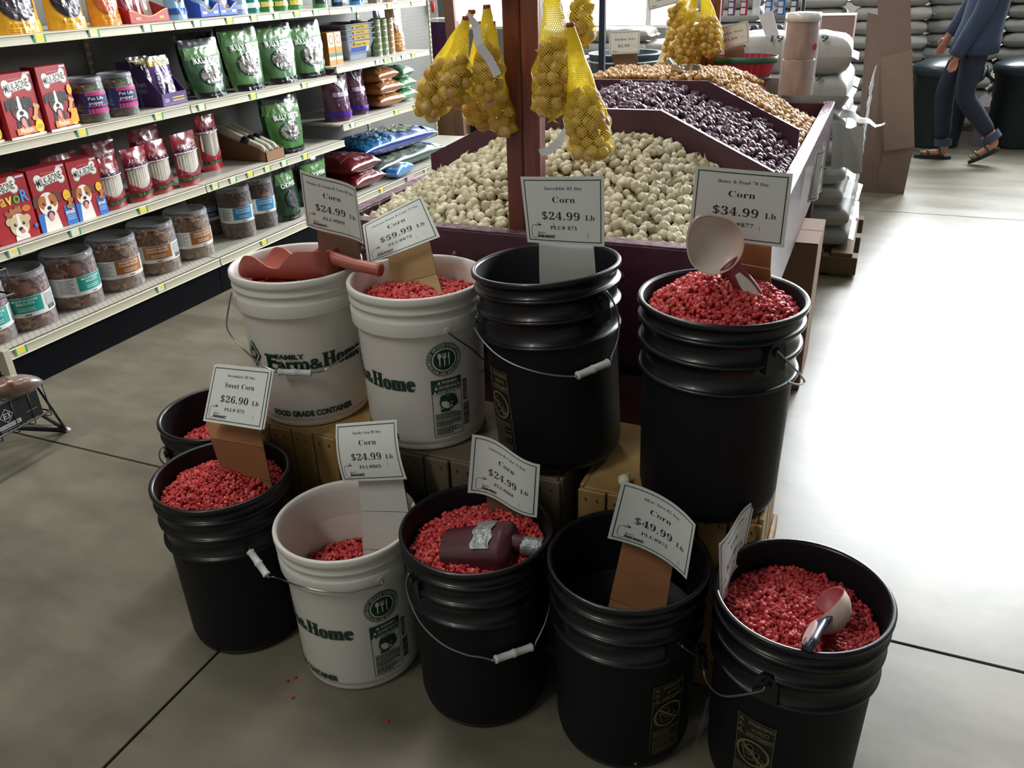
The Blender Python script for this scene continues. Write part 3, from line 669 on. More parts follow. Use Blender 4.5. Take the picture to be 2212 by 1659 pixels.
unit(1.88, 3.06, 'beige shelving unit nearest the viewer, holding red treat boxes and large biscuit jars', False,
     [(1.252, (2.05, 2.37, 2.62, 2.9)), (.901, (1.99, 2.45, 2.86)), (.539, (2.02, 2.30, 2.66))], (1.93, 2.66), 2.1)
unit(3.06, 4.25, 'middle beige shelving unit, holding green slices bags and blue labelled jars', False,
     [(1.252, (3.2, 3.42, 3.6, 3.78, 3.95, 4.12)), (.901, (3.13, 3.5, 3.93)), (.539, (3.12, 3.25, 3.38, 3.52, 3.66, 3.85))], (3.4, 3.95), 2.1)
unit(4.25, 5.38, 'far beige shelving unit with slightly higher shelves, holding litter bags and trays', False,
     [(1.25, (4.5, 4.9, 5.2)), (.944, (4.7, 4.8, 4.9, 5.02, 5.15)), (.625, (4.35, 4.87, 5.12))], (4.6, 5.2), 2.1)
unit(5.38, 6.42, 'last shelving unit of the aisle with bare pegboard back and only its bottom deck', True, [], (5.6,), 2.1)
# the part of the aisle that comes from the left, without a bottom deck
t = empty('shelving_unit', (0, 0, 0), 0, 'beige shelving unit cut by the left picture edge, with a plain foot panel', 'shelving')
MB().box(BX - .03, BX, .66, 1.872, .02, 2.1, CREAMD).build('back_panel', None, t)
MB().bbox(BX, FX + .022, 1.845, 1.873, 0, .195, .002, CREAM).build('end_panel', None, t)
for z, tg in ((1.252, (1.5,)), (.901, (1.55,)), (.539, (1.8, 1.5))): shelf(t, .66, 1.876, z, tags=tg)

# ================================================================ onion bin
MAROON = M('#4a2233', .42, var=.25, vscale=6, bump=.25, bscale=40, coat=.15)
MAROOND = M('#54303f', .5, var=.2, vscale=9, bump=.15, bscale=60)
WORN = M('#8c7079', .45, var=.55, vscale=45, color2='#4f2738', bump=.3, bscale=80)
BXL, BXR, BYF, BYB, BZ = -1.295, -.195, 1.785, 4.12, .835
bn = empty('onion_bin', ((BXL + BXR) / 2, BYF, 0), 0, 'maroon painted wooden bin holding white, red and yellow onion sets', 'bin')
def bpart(name, mb): 
    o = mb.build(name); o.parent = bn; o.location = (-bn.location.x, -bn.location.y, 0); return o
bpart('front_board', MB().bbox(BXL, BXR, BYF, BYF + .04, .575, BZ, .004, MAROON))
bpart('front_trim', MB().bbox(BXL, BXR, BYF + .001, BYF + .039, BZ, BZ + .003, .001, WORN))
bpart('front_skirt', MB().bbox(BXL + .06, BXR - .1, BYF + .12, BYF + .16, .05, .58, .003, MAROOND))
for k, z in enumerate((.2, .42)): bpart('batten', MB().bbox(BXL + .05, BXR - .08, BYF + .08, BYF + .119, z, z + .05, .003, MAROOND))
bpart('side_board', MB().bbox(BXL, BXL + .04, BYF + .041, BYB, .575, BZ, .004, MAROON))
bpart('side_board', MB().bbox(BXR - .04, BXR, BYF + .041, BYB, .575, BZ, .004, MAROON))
bpart('side_trim', MB().bbox(BXL + .001, BXL + .039, BYF + .042, BYB, BZ, BZ + .003, .001, WORN))
bpart('side_trim', MB().bbox(BXR - .039, BXR - .001, BYF + .042, BYB, BZ, BZ + .003, .001, WORN))
bpart('back_board', MB().bbox(BXL + .041, BXR - .041, BYB - .04, BYB, .575, BZ, .004, MAROON))
bpart('bottom_board', MB().box(BXL + .041, BXR - .041, BYF + .041, BYB - .041, .58, .6, MAROOND))
for x in (BXL + .03, BXR - .12):
    for y in (BYF + .2, BYB - .15): bpart('leg', MB().bbox(x, x + .09, y, y + .09, 0, .58, .004, MAROOND))
cx = -.745
def divider(y):
    prof = [(BXL + .041, .60), (BXR - .041, .60), (BXR - .041, .905), (cx + .2, 1.052), (cx - .2, 1.052), (BXL + .041, .905)]
    o = bpart('divider', MB().prism(prof, y - .009, y + .009, MAROOND, lambda a, b, h: (a, h, b)))
    e = MB()
    top = prof[2:]
    for (a, b) in zip(top[:-1], top[1:]):
        d = Vector((b[0] - a[0], b[1] - a[1])).normalized(); n = (d.y * .0015, -d.x * .0015)
        e.prism([(a[0], a[1]), (b[0], b[1]), (b[0] + n[0], b[1] + n[1]), (a[0] + n[0], a[1] + n[1])], y - .0085, y + .0085, WORN, lambda p, q, h: (p, h, q))
    eo = e.build('worn_edge'); eo.parent = o
for y in (2.3, 2.95): divider(y)
BOLT = M('#6a4654', .35, .5)
for (x, z) in ((-.93, .77), (-.5, .76), (-1.2, .76)):
    ring = [(x + r_ * math.cos(a), BYF - d, z + r_ * math.sin(a)) for r_, d in ((.010, 0.0), (.008, .005), (.001, .006)) for a in np.arange(10) * PI / 5]
    bpart('bolt', MB().add(ring, [(j * 10 + i, j * 10 + (i + 1) % 10, (j + 1) * 10 + (i + 1) % 10, (j + 1) * 10 + i) for j in range(2) for i in range(10)], BOLT, True))
# wooden posts that carry the roof of the stand
POST = M('#6b3226', .5, color2='#54251d', vscale=5, stretch=(9, 9, .8), bump=.3, bscale=14)
POST2 = M('#7a4438', .45, color2='#5f2c25', vscale=5, stretch=(9, 9, .8), bump=.3, bscale=14)
for (x, y, lab) in ((-.757, 1.850, 'tall red brown wooden post standing in the white onions behind the front rail'), (-.745, 3.98, 'red brown wooden post at the back of the bin beside the garlic sets card')):
    t = empty('wooden_post', (x, y, 0), 0, lab, 'post')
    MB().bbox(-.042, -.0005, -.021, .021, .602, 2.3, .003, POST).build('plank', None, t)
    MB().bbox(.0005, .042, -.021, .021, .602, 2.3, .003, POST2).build('plank', None, t)

# ================================================================ wooden crates under the back row
PINE = M('#a98a55', .6, color2='#86683a', vscale=4, stretch=(2, 2, .35), bump=.25, bscale=20)
PINED = M('#6e6250', .7, color2='#4f4638', vscale=4, stretch=(2, 2, .35), bump=.25, bscale=20)
NAIL = M('#3b2a1c', .8)
def crate(x0, x1, y0, y1, H, mat, lab, seed):
    rnd = random.Random(seed)
    t = empty('wooden_crate', ((x0 + x1) / 2, y0, 0), 0, lab, 'crate')
    ox, oy = (x0 + x1) / 2, y0
    def P_(name, b, bev=.002, m=mat):
        o = MB().bbox(b[0] - ox, b[1] - ox, b[2] - oy, b[3] - oy, b[4], b[5], bev, m).build(name, None, t); return o
    P_('end_board', (x0 + .011, x1 - .011, y0 + .011, y1 - .011, H - .018, H))
    P_('end_board', (x0 + .011, x1 - .011, y0 + .011, y1 - .011, 0, .018))
    n = int(round((x1 - x0) / .062)); w = (x1 - x0) / n
    for face in (0, 1):
        for i in range(n):
            g = rnd.uniform(.001, .004); yy = y0 + rnd.uniform(0, .002) if face == 0 else y1 - .01
            sl = P_('slat', (x0 + i * w + g, x0 + (i + 1) * w - g, yy, yy + .010, 0.002, H - rnd.uniform(0, .006)))
            if face == 0:
                nb = MB()
                for dx in (.3, .7):
                    a = x0 + (i + dx) * w - ox
                    nb.add([(a + .0022 * math.cos(q), -.0006, H - .022 + .0048 * math.sin(q)) for q in np.arange(6) * PI / 3], [tuple(range(6))], NAIL)
                nb.build('nail', None, sl)
    m_ = 3; wy = (y1 - y0 - .024) / m_
    for sx in (x0, x1 - .010):
        for i in range(m_):
            P_('slat', (sx, sx + .010, y0 + .012 + i * wy + .006, y0 + .012 + (i + 1) * wy - .006, 0, H))
    for zc in (.05, H * .5):
        P_('batten', (x1 + .0005, x1 + .011, y0 + .004, y1 - .004, zc, zc + .05))
    return t
crate(-1.305, -.99, 1.362, 1.66, .445, PINE, 'pale pine slat crate on end under the leftmost white bucket', 1)
crate(-.955, -.50, 1.366, 1.66, .445, PINED, 'grey weathered slat crate on end in the middle of the back row', 2)
crate(-.462, -.092, 1.362, 1.67, .445, PINE, 'pale pine slat crate on end under the rightmost back bucket', 3)
# cardboard boxes under the bin
CARD = M('#8a6a4f', .85, var=.12, vscale=8); CARDD = M('#6f5542', .85, var=.12, vscale=8)
def carton(x0, x1, y0, y1, z0, z1, lab, m=CARD):
    t = empty('cardboard_box', ((x0 + x1) / 2, (y0 + y1) / 2, z0), 0, lab, 'box')
    a, b = (x1 - x0) / 2, (y1 - y0) / 2; h = z1 - z0
    MB().bbox(-a, a, -b, b, 0, h - .003, .003, m).build('body', None, t)
    MB().bbox(-a, a, -b, -.002, h - .003, h, .001, m).build('flap', None, t)
    MB().bbox(-a, a, .002, b, h - .003, h, .001, m).build('flap', None, t)
    return t
carton(-.56, -.128, 2.88, 3.2, 0, .55, 'brown cardboard box standing on the floor under the right side of the bin')
HANDLE_JSON = '{"A":{"p":[[-0.0828,-0.1346,0.3293],[-0.1207,-0.1147,0.2763],[-0.1277,-0.1226,0.2289],[-0.088,-0.1312,0.1946],[-0.0195,-0.1568,0.1724],[0.0195,-0.1568,0.161],[0.0282,-0.1555,0.1583],[0.0965,-0.1251,0.1529],[0.1165,-0.1068,0.1536],[0.1267,-0.0944,0.1601],[0.152,-0.0432,0.1779],[0.1551,0.03,0.1858]],"g":[6,7]},"C":{"p":[[-0.1437,-0.0694,0.2953],[-0.1059,-0.1145,0.2878],[-0.0643,-0.1421,0.2702],[-0.0201,-0.1547,0.2553],[0.0275,-0.1536,0.2424],[0.0659,-0.1414,0.2329],[0.0919,-0.1261,0.227],[0.0964,-0.1226,0.2271],[0.1429,-0.0627,0.2342],[0.1466,-0.0534,0.2428],[0.1535,-0.0277,0.2732],[0.1544,-0.0223,0.3159],[0.1498,-0.0436,0.3594],[0.1433,-0.0616,0.3822]],"g":[7,8]},"D":{"p":[[0.1148,-0.1056,0.3662],[0.1279,-0.0894,0.3466],[0.1487,-0.0472,0.3063],[0.1595,0.006,0.2653],[0.1518,-0.036,0.2771],[0.1364,-0.0757,0.2976]],"g":null},"G":{"p":[[0.1354,-0.0853,0.3062],[0.1348,-0.0861,0.2972],[0.1191,-0.1068,0.2969],[0.0812,-0.1379,0.2972],[0.0321,-0.1567,0.3033],[-0.0294,-0.1573,0.302],[-0.1165,-0.1121,0.2595],[-0.1258,-0.1234,0.2667],[-0.1272,-0.1251,0.2714],[-0.176,-0.11,0.312],[-0.186,-0.09,0.309],[-0.202,-0.05,0.295],[-0.205,0,0.288],[-0.175,0.055,0.292],[-0.138,0.084,0.3]],"g":[8,9]},"H":{"p":[[-0.0809,-0.1334,0.3765],[-0.0958,-0.1231,0.337],[-0.0862,-0.13,0.3016],[-0.0547,-0.1461,0.269],[-0.0061,-0.1559,0.2444],[0.0401,-0.1508,0.2298],[0.069,-0.1399,0.2229],[0.0857,-0.1303,0.2129],[0.0895,-0.1278,0.2131],[0.142,-0.0645,0.2075],[0.1456,-0.056,0.2119],[0.1539,-0.0254,0.2374],[0.1559,0.0042,0.2671]],"g":[8,9]},"I":{"p":[[0.1257,-0.0924,0.3236],[0.1412,-0.0663,0.2867],[0.1553,-0.015,0.2336],[0.1735,0.0212,0.1853]],"g":null},"J":{"p":[[-0.0347,-0.1541,0.3274],[-0.039,-0.1531,0.3164],[-0.0653,-0.1439,0.2887],[-0.0971,-0.1247,0.253],[-0.1201,-0.1027,0.2348],[-0.1405,-0.0723,0.2263],[-0.1477,-0.0562,0.2338],[-0.1533,-0.0381,0.238],[-0.1607,-0.0226,0.2618],[-0.1711,-0.0256,0.2837]],"g":[6,8]},"B":{"p":[[0.1201,-0.1027,0.2917],[0.1344,-0.0831,0.268],[0.1494,-0.0513,0.2357],[0.1579,-0.004,0.1892]],"g":null},"E":{"p":[[-0.0526,-0.1468,0.3835],[-0.102,-0.1217,0.3473],[-0.1052,-0.1263,0.3261],[-0.1016,-0.1213,0.3075]],"g":null}}'
# ================================================================ buckets
BLACK = M('#07090f', .36, spec=.45, coat=.12)
BLACKIN = M('#0a0b12', .62, spec=.3)
WHITE = M('#d8d6d0', .38, spec=.45, coat=.1)
WIRE = M('#a8a8a6', .28, 1.0)
WIREW = M('#8d8f92', .35, .8)
GRIP = M('#cfd0cf', .45)
GREENP = '#163a2b'
def interp(prof, z):
    for (a, b) in zip(prof[:-1], prof[1:]):
        if a[1] <= z <= b[1] and b[1] > a[1]:
            return a[0] + (b[0] - a[0]) * (z - a[1]) / (b[1] - a[1])
    return prof[-1][0]
def black_bucket_mesh():
    H = .418
    o = [(.122, .0), (.128, .004), (.131, .012), (.1375, H - .141)]
    def ring(zb, ro, rw):
        return [(rw, zb - .006), (ro - .004, zb - .002), (ro, zb), (ro, zb + .004), (ro - .003, zb + .006), (rw + .001, zb + .007)]
    o += ring(H - .136, .1475, .1385) + ring(H - .083, .1490, .1400) + ring(H - .040, .1505, .1410)
    o += [(.1425, H - .014), (.1495, H - .012), (.1525, H - .009), (.1525, H - .003), (.1505, H), (.1455, H), (.1425, H - .004)]
    inn = [(.1400, H - .02), (.1345, .03), (.130, .010), (.0, .008)]
    m = MB(); m.lathe(o, 72, BLACK); m.lathe([o[-1]] + inn, 72, BLACKIN); m.lathe([(.0, .0), (.122, .0)], 72, BLACK)
    return m.mesh('bucket_body')
def white_bucket_mesh():
    H = .368
    o = [(.124, .0), (.129, .003), (.1315, .010), (.1390, H - .090), (.1392, H - .0895), (.1485, H - .087), (.1492, H - .084), (.1500, H - .058), (.1490, H - .054),
         (.1462, H - .052), (.1466, H - .040), (.1505, H - .037), (.1508, H - .033), (.1475, H - .029), (.1480, H - .020), (.1520, H - .017),
         (.1528, H - .012), (.1526, H - .003), (.1505, H), (.1455, H), (.1428, H - .004)]
    inn = [(.1405, H - .02), (.1345, .03), (.130, .010), (.0, .008)]
    m = MB(); m.lathe(o + inn, 72, WHITE)
    m.lathe([(.0, .0), (.124, .0)], 72, WHITE)
    return m.mesh('bucket_body')
BM = {'b': black_bucket_mesh(), 'w': white_bucket_mesh()}
def bucket_r(t, z): return .131 + .0075 * z / .28 if t == 'b' else .1315 + .0075 * z / .28
BUCKETS = {}
def surf(t):
    def f(u, v, lift):   # u: azimuth in degrees, v: height
        r = bucket_r(t, v) + lift + .0004; a = R(u)
        return (r * math.cos(a), r * math.sin(a), v)
    return f
def ear(parent, t, az, z):
    if t == 'w':   # the white pail's bail goes through a small boss in its collar
        T = Matrix.Rotation(R(az), 4, 'Z') @ Matrix.Translation((.1475, 0, z))
        MB().prism([(.0062 * math.cos(a), .0062 * math.sin(a)) for a in np.arange(12) * PI / 6], 0, .0035, WHITE, lambda x, y, h: T @ Vector((h, x, y))).build('ear', None, parent)
        return
    r0 = .1405 if t == 'b' else .1485
    m = BLACK if t == 'b' else WHITE
    T = Matrix.Rotation(R(az), 4, 'Z') @ Matrix.Translation((r0, 0, z))
    b = MB()
    pts = [(.020 * math.cos(a), .020 * math.sin(a)) for a in np.linspace(0, PI, 9)] + [(-.022, -.038), (.022, -.038)]
    b.prism(pts, -.004, .0085, m, lambda x, y, h: T @ Vector((h, x, y)))
    b.prism([(.009 * math.cos(a), .009 * math.sin(a)) for a in np.arange(10) * PI / 5], .0085, .0135, m, lambda x, y, h: T @ Vector((h, x, y)))
    b.build('ear', None, parent)
HANDLES = json.loads(HANDLE_JSON)
def catmull(P_, n=5):
    out = []
    for i in range(len(P_) - 1):
        a, b, c, d = P_[max(0, i - 1)], P_[i], P_[i + 1], P_[min(len(P_) - 1, i + 2)]
        for k in range(n):
            u = k / n
            out.append(.5 * ((2 * b) + (c - a) * u + (2 * a - 5 * b + 4 * c - d) * u * u + (3 * b - a - 3 * c + d) * u ** 3))
    return out + [P_[-1]]
def bail(parent, t, key, extra=(), gripm=None, wire=None, ears=()):
    """bent wire handle through measured points (local to the bucket), with its plastic roller"""
    d = HANDLES[key]; P_ = [Vector(p) for p in d['p']] + [Vector(p) for p in extra]
    h = MB().tube(catmull(P_, 4), .0020, 7, wire or WIRE).build('handle', None, parent)
    if d['g']:
        a, b = P_[d['g'][0]], P_[d['g'][1]]; dr = (b - a).normalized(); L_ = (b - a).length / 2; pm = (a + b) / 2
        prof = [(-L_, .0078), (-L_ + .003, .0090), (-L_ + .006, .0075), (-.004, .0075), (-.002, .0088), (.002, .0088), (.004, .0075), (L_ - .006, .0075), (L_ - .003, .0090), (L_, .0078)]
        MB().tube([pm + dr * q[0] for q in prof], [q[1] for q in prof], 14, gripm or GRIP).build('grip', None, h)
    for az_, z in ears: ear(parent, t, az_, z)
def food_grade_print(parent, E_, full=True):
    """green print of the white pail; E_ = azimuth where the word Home ends"""
    p = Print(surf('w'), .0022); p.maxu = 3.5
    d = 1 / R(1) ; rr = .136
    k = 360 / (2 * PI * rr)            # degrees per metre round the pail
    g = GREENP
    def U(m_): return E_ + m_ * k
    def T_(txt, u_right, v, cap, width, bold=.02, halo=True):
        if halo: p.serif(txt, 0, 0, 1, g) if 0 else None
        pts = []; fs = []; cxx = 0
        for ch in txt:
            adv, gp, tr = serif_glyph(ch) if ch in GL or ch == ' ' else (None, None, None)
            if adv is None:
                adv, gp, tr = .6, [], []
            b = len(pts); pts += [(cxx + x, y) for x, y in gp]; fs += [tuple(b + i for i in q) for q in tr]; cxx += adv
        sc = width / cxx; sv = cap / .67
        for (dx, dy) in ((-bold, -bold * .6), (-bold, bold * .6), (bold, -bold * .6), (bold, bold * .6), (0, 0)):
            p.raw([(U(-(width - (x + dx) * sc) + u_right), v + (y + dy) * sv) for x, y in pts], fs, g, bump=False)
        p.l += p.step
    def S_(txt, mc, v, size, width, color, bold=.03, rot=0):
        pts, fs = sans_text(txt, 0)
        W0 = max(q[0] for q in pts); sc = width / W0
        for dx in (-bold, 0, bold):
            p.raw([(U(mc + (x - W0 / 2 + dx) * sc), v + y * size) for x, y in pts], fs, color, bump=False)
        p.l += p.step
    T_('Home', 0, .154, .050, .108, .03)
    T_('&', -.110, .154, .032, .028, .03)
    T_('Farm', -.138, .154, .030, .098, .035) if 0 else None
    # letters not in the serif set come from the plain one, set very bold with feet
    def slab(txt, m0, v, cap, width, bd=.03):
        pts, fs = sans_text(txt, .022)
        W0 = max(q[0] for q in pts); sc = width / W0
        for dx in (-bd, 0, bd):
            for dy in (-bd * .6, bd * .6):
                p.raw([(U(m0 + (x + dx) * sc), v + (y + dy) * cap / .7) for x, y in pts], fs, g, bump=False)
        p.l += p.step
    slab('F', -.240, .154, .036, .026)
    for (a, b, c, d_) in ((-.243, -.220, .153, .158), (-.243, -.236, .185, .191)):
        p.rect(U(a), U(b), c, d_, g)
    slab('arm', -.212, .155, .029, .072, .012)
    for m_ in (-.213, -.187, -.178, -.16, -.146): p.rect(U(m_ - .004), U(m_ + .006), .1535, .157, g)
    slab('FAMILY', -.214, .1815, .0115, .066)
    # diamond badge
    cxm, cz = -.282, .181
    for s_, col in ((.034, g), (.029, '#d8d6d0'), (.0245, g)):
        p.raw([(U(cxm), cz - s_), (U(cxm + s_ * .75), cz), (U(cxm), cz + s_), (U(cxm - s_ * .75), cz)], [(0, 1, 2, 3)], col)
    S_('EF', cxm, cz - .007, .019, .017, '#d8d6d0', .04)
    # lower line
    pts, fs = sans_text('FOOD GRADE CONTAINER', .018); W0 = max(q[0] for q in pts)
    for dx in (-.03, 0, .03):
        for dy in (-.02, .03):
            p.raw([(U(-.245 + (x + dx) * .196 / W0), .032 + (y + dy) * .0205) for x, y in pts], fs, g, bump=False)
    p.l += p.step
    p.build('name_print', parent); l0 = p.l; p = Print(surf('w'), .0022); p.maxu = 3.5
    # round badge
    bc, bz, br = .066, .222, .0385
    W_ = '#d4d3cc'
    def E2(ru, col, hole=0):
        n = 36; pts = []; fs = []; rings = 4
        for q in range(rings + 1):
            r_ = ru * (hole + (1 - hole) * q / rings)
            for i in range(n):
                a = 2 * PI * i / n; pts.append((U(bc + r_ * math.cos(a)), bz + r_ * math.sin(a)))
        for q in range(rings):
            for i in range(n): fs.append((q * n + i, q * n + (i + 1) % n, (q + 1) * n + (i + 1) % n, (q + 1) * n + i))
        p.raw(pts, fs, col)
    E2(br, g); E2(br * .955, W_, .975); E2(br * .70, W_); E2(br * .63, g)
    def arc(txt, rad, size, mid, top):
        adv = [.34 if ch == ' ' else max(q[0] for q in sans_text(ch, 0)[0]) + .09 for ch in txt]
        tot = sum(adv) * size / rad; a = mid + (tot / 2 if top else -tot / 2)
        for ch, w in zip(txt, adv):
            st = w * size / rad; am = a - st / 2 if top else a + st / 2
            if ch != ' ':
                gp, gf = sans_text(ch, .02); rot = am - PI / 2 if top else am + PI / 2
                c_, s_ = math.cos(rot), math.sin(rot)
                q = [((x - w / 2 + .045) * size, y * size) for x, y in gp]
                bx, by = bc + rad * math.cos(am), bz + rad * math.sin(am)
                p.raw([(U(bx + x * c_ - y * s_), by + x * s_ + y * c_) for x, y in q], gf, W_, bump=False)
            a += -st if top else st
        p.l += p.step
    arc('FOOD GRADE CONTAINER', br * .765, .0078, PI / 2, True)
    arc('SAFE FOR USE WITH FOOD', br * .905, .0078, -PI / 2, False)
    for a in (PI + .12, -.12):
        p.raw([(U(bc + br * .83 * math.cos(a) + .0013 * math.cos(q)), bz + br * .83 * math.sin(a) + .0013 * math.sin(q)) for q in np.arange(6) * PI / 3], [tuple(range(6))], W_, bump=False)
    # spoon, fork, knife
    def R_(x0, x1, z0, z1, col=W_): p.raw([(U(bc + x0), bz + z0), (U(bc + x1), bz + z0), (U(bc + x1), bz + z1), (U(bc + x0), bz + z1)], [(0, 1, 2, 3)], col, bump=False)
    R_(-.0118, -.0092, -.014, .006); p.raw([(U(bc - .0105 + .0042 * math.cos(a)), bz + .010 + .0065 * math.sin(a)) for a in np.arange(12) * PI / 6], [tuple(range(12))], W_, bump=False)
    R_(-.0012, .0012, -.014, .006); R_(-.0042, .0042, .004, .008)
    for x in (-.0042, -.0016, .0008, .0032): R_(x, x + .0011, .008, .016)
    R_(.0090, .0112, -.014, .003); p.raw([(U(bc + .0112), bz + .002), (U(bc + .0112), bz + .017), (U(bc + .0085), bz + .013), (U(bc + .0078), bz + .002)], [(0, 1, 2, 3)], W_, bump=False)
    p.build('badge_print', parent); p = Print(surf('w'), .0022); p.maxu = 3.5
    # warning panel
    x0, x1, z0, z1 = .033, .102, .035, .176
    def RR(a, b, c, d_, col, nx=1): p.rect(U(a), U(b), c, d_, col, .5, nx)
    RR(x0, x1, .142, z1, g, 6)
    for a, b, c, d_ in ((x0, x0 + .0012, z0, z1), (x1 - .0012, x1, z0, z1)): RR(a, b, c, d_, g)
    RR(x0, x1, z0, z0 + .0012, g, 6)
    for i, (w_, wd) in enumerate((('WARNING', .036), ('ADVERTENCIA', .050), ('AVERTISSEMENT', .056))):
        zz = .1655 - i * .0115
        S_(w_, x0 + .0375 + wd * 0 + .004, zz, .0105, wd, W_, .02)
        a = x0 + .0375 + .004 - wd / 2 - .006
        p.raw([(U(a - .004), zz), (U(a + .004), zz), (U(a), zz + .0075)], [(0, 1, 2)], W_)
        if i: RR(x0, x1, zz + .0095, zz + .0099, '#7f9489', 6)
    # crossed out picture: pail, infant shape and ring
    pc, pz = x0 + .036, .121
    RR(pc - .018, pc + .003, pz - .024, pz + .004, g); RR(pc - .016, pc + .001, pz - .016, pz + .002, W_)
    for (a, b, r1, r2) in ((-.010, .010, .009, .008), (.008, .008, .011, .009), (.016, -.004, .006, .008)):
        p.raw([(U(pc + a + r1 * math.cos(q)), pz + b + r2 * math.sin(q)) for q in np.arange(14) * PI / 7], [tuple(range(14))], g)
    n = 28
    p.raw([(U(pc + r_ * math.cos(2 * PI * i / n)), pz + r_ * .95 * math.sin(2 * PI * i / n)) for r_ in (.0175, .0205) for i in range(n)],
          [(i, (i + 1) % n, n + (i + 1) % n, n + i) for i in range(n)], g)
    p.raw([(U(pc - .0145), pz + .0115), (U(pc - .0125), pz + .0145), (U(pc + .0145), pz - .0115), (U(pc + .0125), pz - .0145)], [(0, 1, 2, 3)], g)
    # small print: rows of word-long dashes
    rnd = random.Random(5); z = .092
    for row in range(16):
        if row in (5, 10): z -= .0022
        x = x0 + .005; end = x1 - .006 - rnd.choice((0, 0, .012, .02))
        while x < end:
            w = rnd.uniform(.004, .010); w = min(w, end - x)
            if w > .001: RR(x, x + w, z, z + .0019, g)
            p.l -= p.step
            x += w + .0012
        z -= .0031
    p.build('warning_print', parent); p = Print(surf('w'), .0022); p.maxu = 3.5
    # maker badge and bar code
    RR(.107, .117, .112, .162, g); 
    pts, fs = sans_text('LEAKTITE', .01); W0 = max(q[0] for q in pts)
    p.raw([(U(.115 - y * .0085), .116 + x * .042 / W0) for x, y in pts], fs, W_)
    z = .050
    while z < .105:
        w = rnd.choice((.0009, .0016, .0025)); RR(.106, .122, z, z + w, g); p.l -= p.step
        z += w + rnd.choice((.0008, .0014))
    p.build('barcode_print', parent)
def black_warning_print(parent, c_deg):
    p = Print(surf('b'), .0016); p.maxu = 3.5; k = 360 / (2 * PI * .134)
    ink = '#6d6648'; base = '#14120f'
    def U(m_): return c_deg + m_ * k
    def RR(a, b, c, d_, col=ink, nx=1): p.rect(U(a), U(b), c, d_, col, .5, nx)
    RR(-.034, .034, .040, .222, base, 6)
    t = .0011
    RR(-.034, .034, .040, .040 + t, ink, 6); RR(-.034, .034, .222 - t, .222, ink, 6); RR(-.034, -.034 + t, .04, .222); RR(.034 - t, .034, .04, .222)
    for z in (.178,): RR(-.034, .034, z, z + t, ink, 6)
    for i, (w, wd, cxm) in enumerate((('WARNING', .046, .009), ('AVISO', .030, .009), ('AVERTISSEMENT', .048, .009))):
        pts, fs = sans_text(w, .008); W0 = max(q[0] for q in pts); zz = .2085 - i * .0135
        for dx in (-.02, .02):
            p.raw([(U(cxm + (x - W0 / 2 + dx) * wd / W0), zz + y * .0135) for x, y in pts], fs, ink, bump=False)
        p.l += p.step
        p.raw([(U(-.0315), zz), (U(-.0205), zz), (U(-.026), zz + .0105)], [(0, 1, 2)], ink)
        p.raw([(U(-.0292), zz + .0014), (U(-.0228), zz + .0014), (U(-.026), zz + .0078)], [(0, 1, 2)], base)
        RR(-.0266, -.0254, zz + .002, zz + .006)
    pc, pz, n = 0, .143, 30
    for r0, r1, col in ((.026, .0305, ink),):
        p.raw([(U(pc + r_ * math.cos(2 * PI * i / n)), pz + r_ * 1.02 * math.sin(2 * PI * i / n)) for r_ in (r0, r1) for i in range(n)], [(i, (i + 1) % n, n + (i + 1) % n, n + i) for i in range(n)], col)
    def ln(pts, w=.0016):
        for a, b in zip(pts[:-1], pts[1:]):
            d = Vector((b[0] - a[0], b[1] - a[1])).normalized(); q = (-d.y * w / 2, d.x * w / 2)
            p.raw([(U(pc + a[0] + q[0]), pz + a[1] + q[1]), (U(pc + a[0] - q[0]), pz + a[1] - q[1]), (U(pc + b[0] - q[0]), pz + b[1] - q[1]), (U(pc + b[0] + q[0]), pz + b[1] + q[1])], [(0, 1, 2, 3)], ink, bump=False)
        p.l += p.step
    ln([(-.018, .005), (-.013, -.018), (.003, -.016), (.004, .002), (-.018, .005)]); ln([(-.02, .006), (-.02, .009), (.006, .006)], .002)
    ln([(-.010, .018), (-.003, .020), (.002, .012), (-.004, .006), (-.011, .010), (-.010, .018)]); ln([(-.010, .0), (-.004, -.006), (-.001, .001)])
    ln([(.010, .008), (.014, .002), (.010, -.004), (.018, -.006), (.023, -.012), (.018, -.014), (.009, -.010)])
    ln([(.004, -.002), (.010, -.016), (.013, -.02), (.008, -.021)]); ln([(-.021, .020), (.021, -.020)], .0042)
    rnd = random.Random(8); z = .106
    for row in range(17):
        x = -.0305; end = .0305 - rnd.choice((0, 0, 0, .02))
        while x < end - .002:
            w = min(rnd.uniform(.004, .012), end - x); RR(x, x + w, z, z + .0014); p.l -= p.step; x += w + .0011
        z -= .0036 if row % 6 != 5 else .0052
    p.build('warning_print', parent)
def bucket(k, t, x, y, z, lab, tilt=(0, 0), name='bucket', group=None):
    o = empty('bucket', (x, y, z), 0, lab, 'bucket')
    if tilt != (0, 0):
        n = Vector((tilt[0], tilt[1], 1)).normalized()
        q = Vector((0, 0, 1)).rotation_difference(n)
        o.rotation_mode = 'QUATERNION'; o.rotation_quaternion = q
        # keep the lowest point of the foot on the support
        o.location.z += .124 * math.sin(math.acos(n.z))
    link('body', BM[t], o)
    BUCKETS[k] = (o, t)
    return o
CZ = .4455
A = bucket('A', 'w', -1.200, 1.506, CZ, 'white pail with green print holding the pink feed scoop, leftmost on the crates')
B = bucket('B', 'w', -.880, 1.504, CZ, 'white pail with round green badge, second on the crates, holding the 59.99 card')
C_ = bucket('C', 'b', -.549, 1.50, CZ, 'empty leaning black bucket on the crates with the 871 card on a grey strip', (-.075, .02))
Dk = bucket('D', 'b', -.216, 1.452, CZ, 'full black bucket on the right crate with the white round scoop')
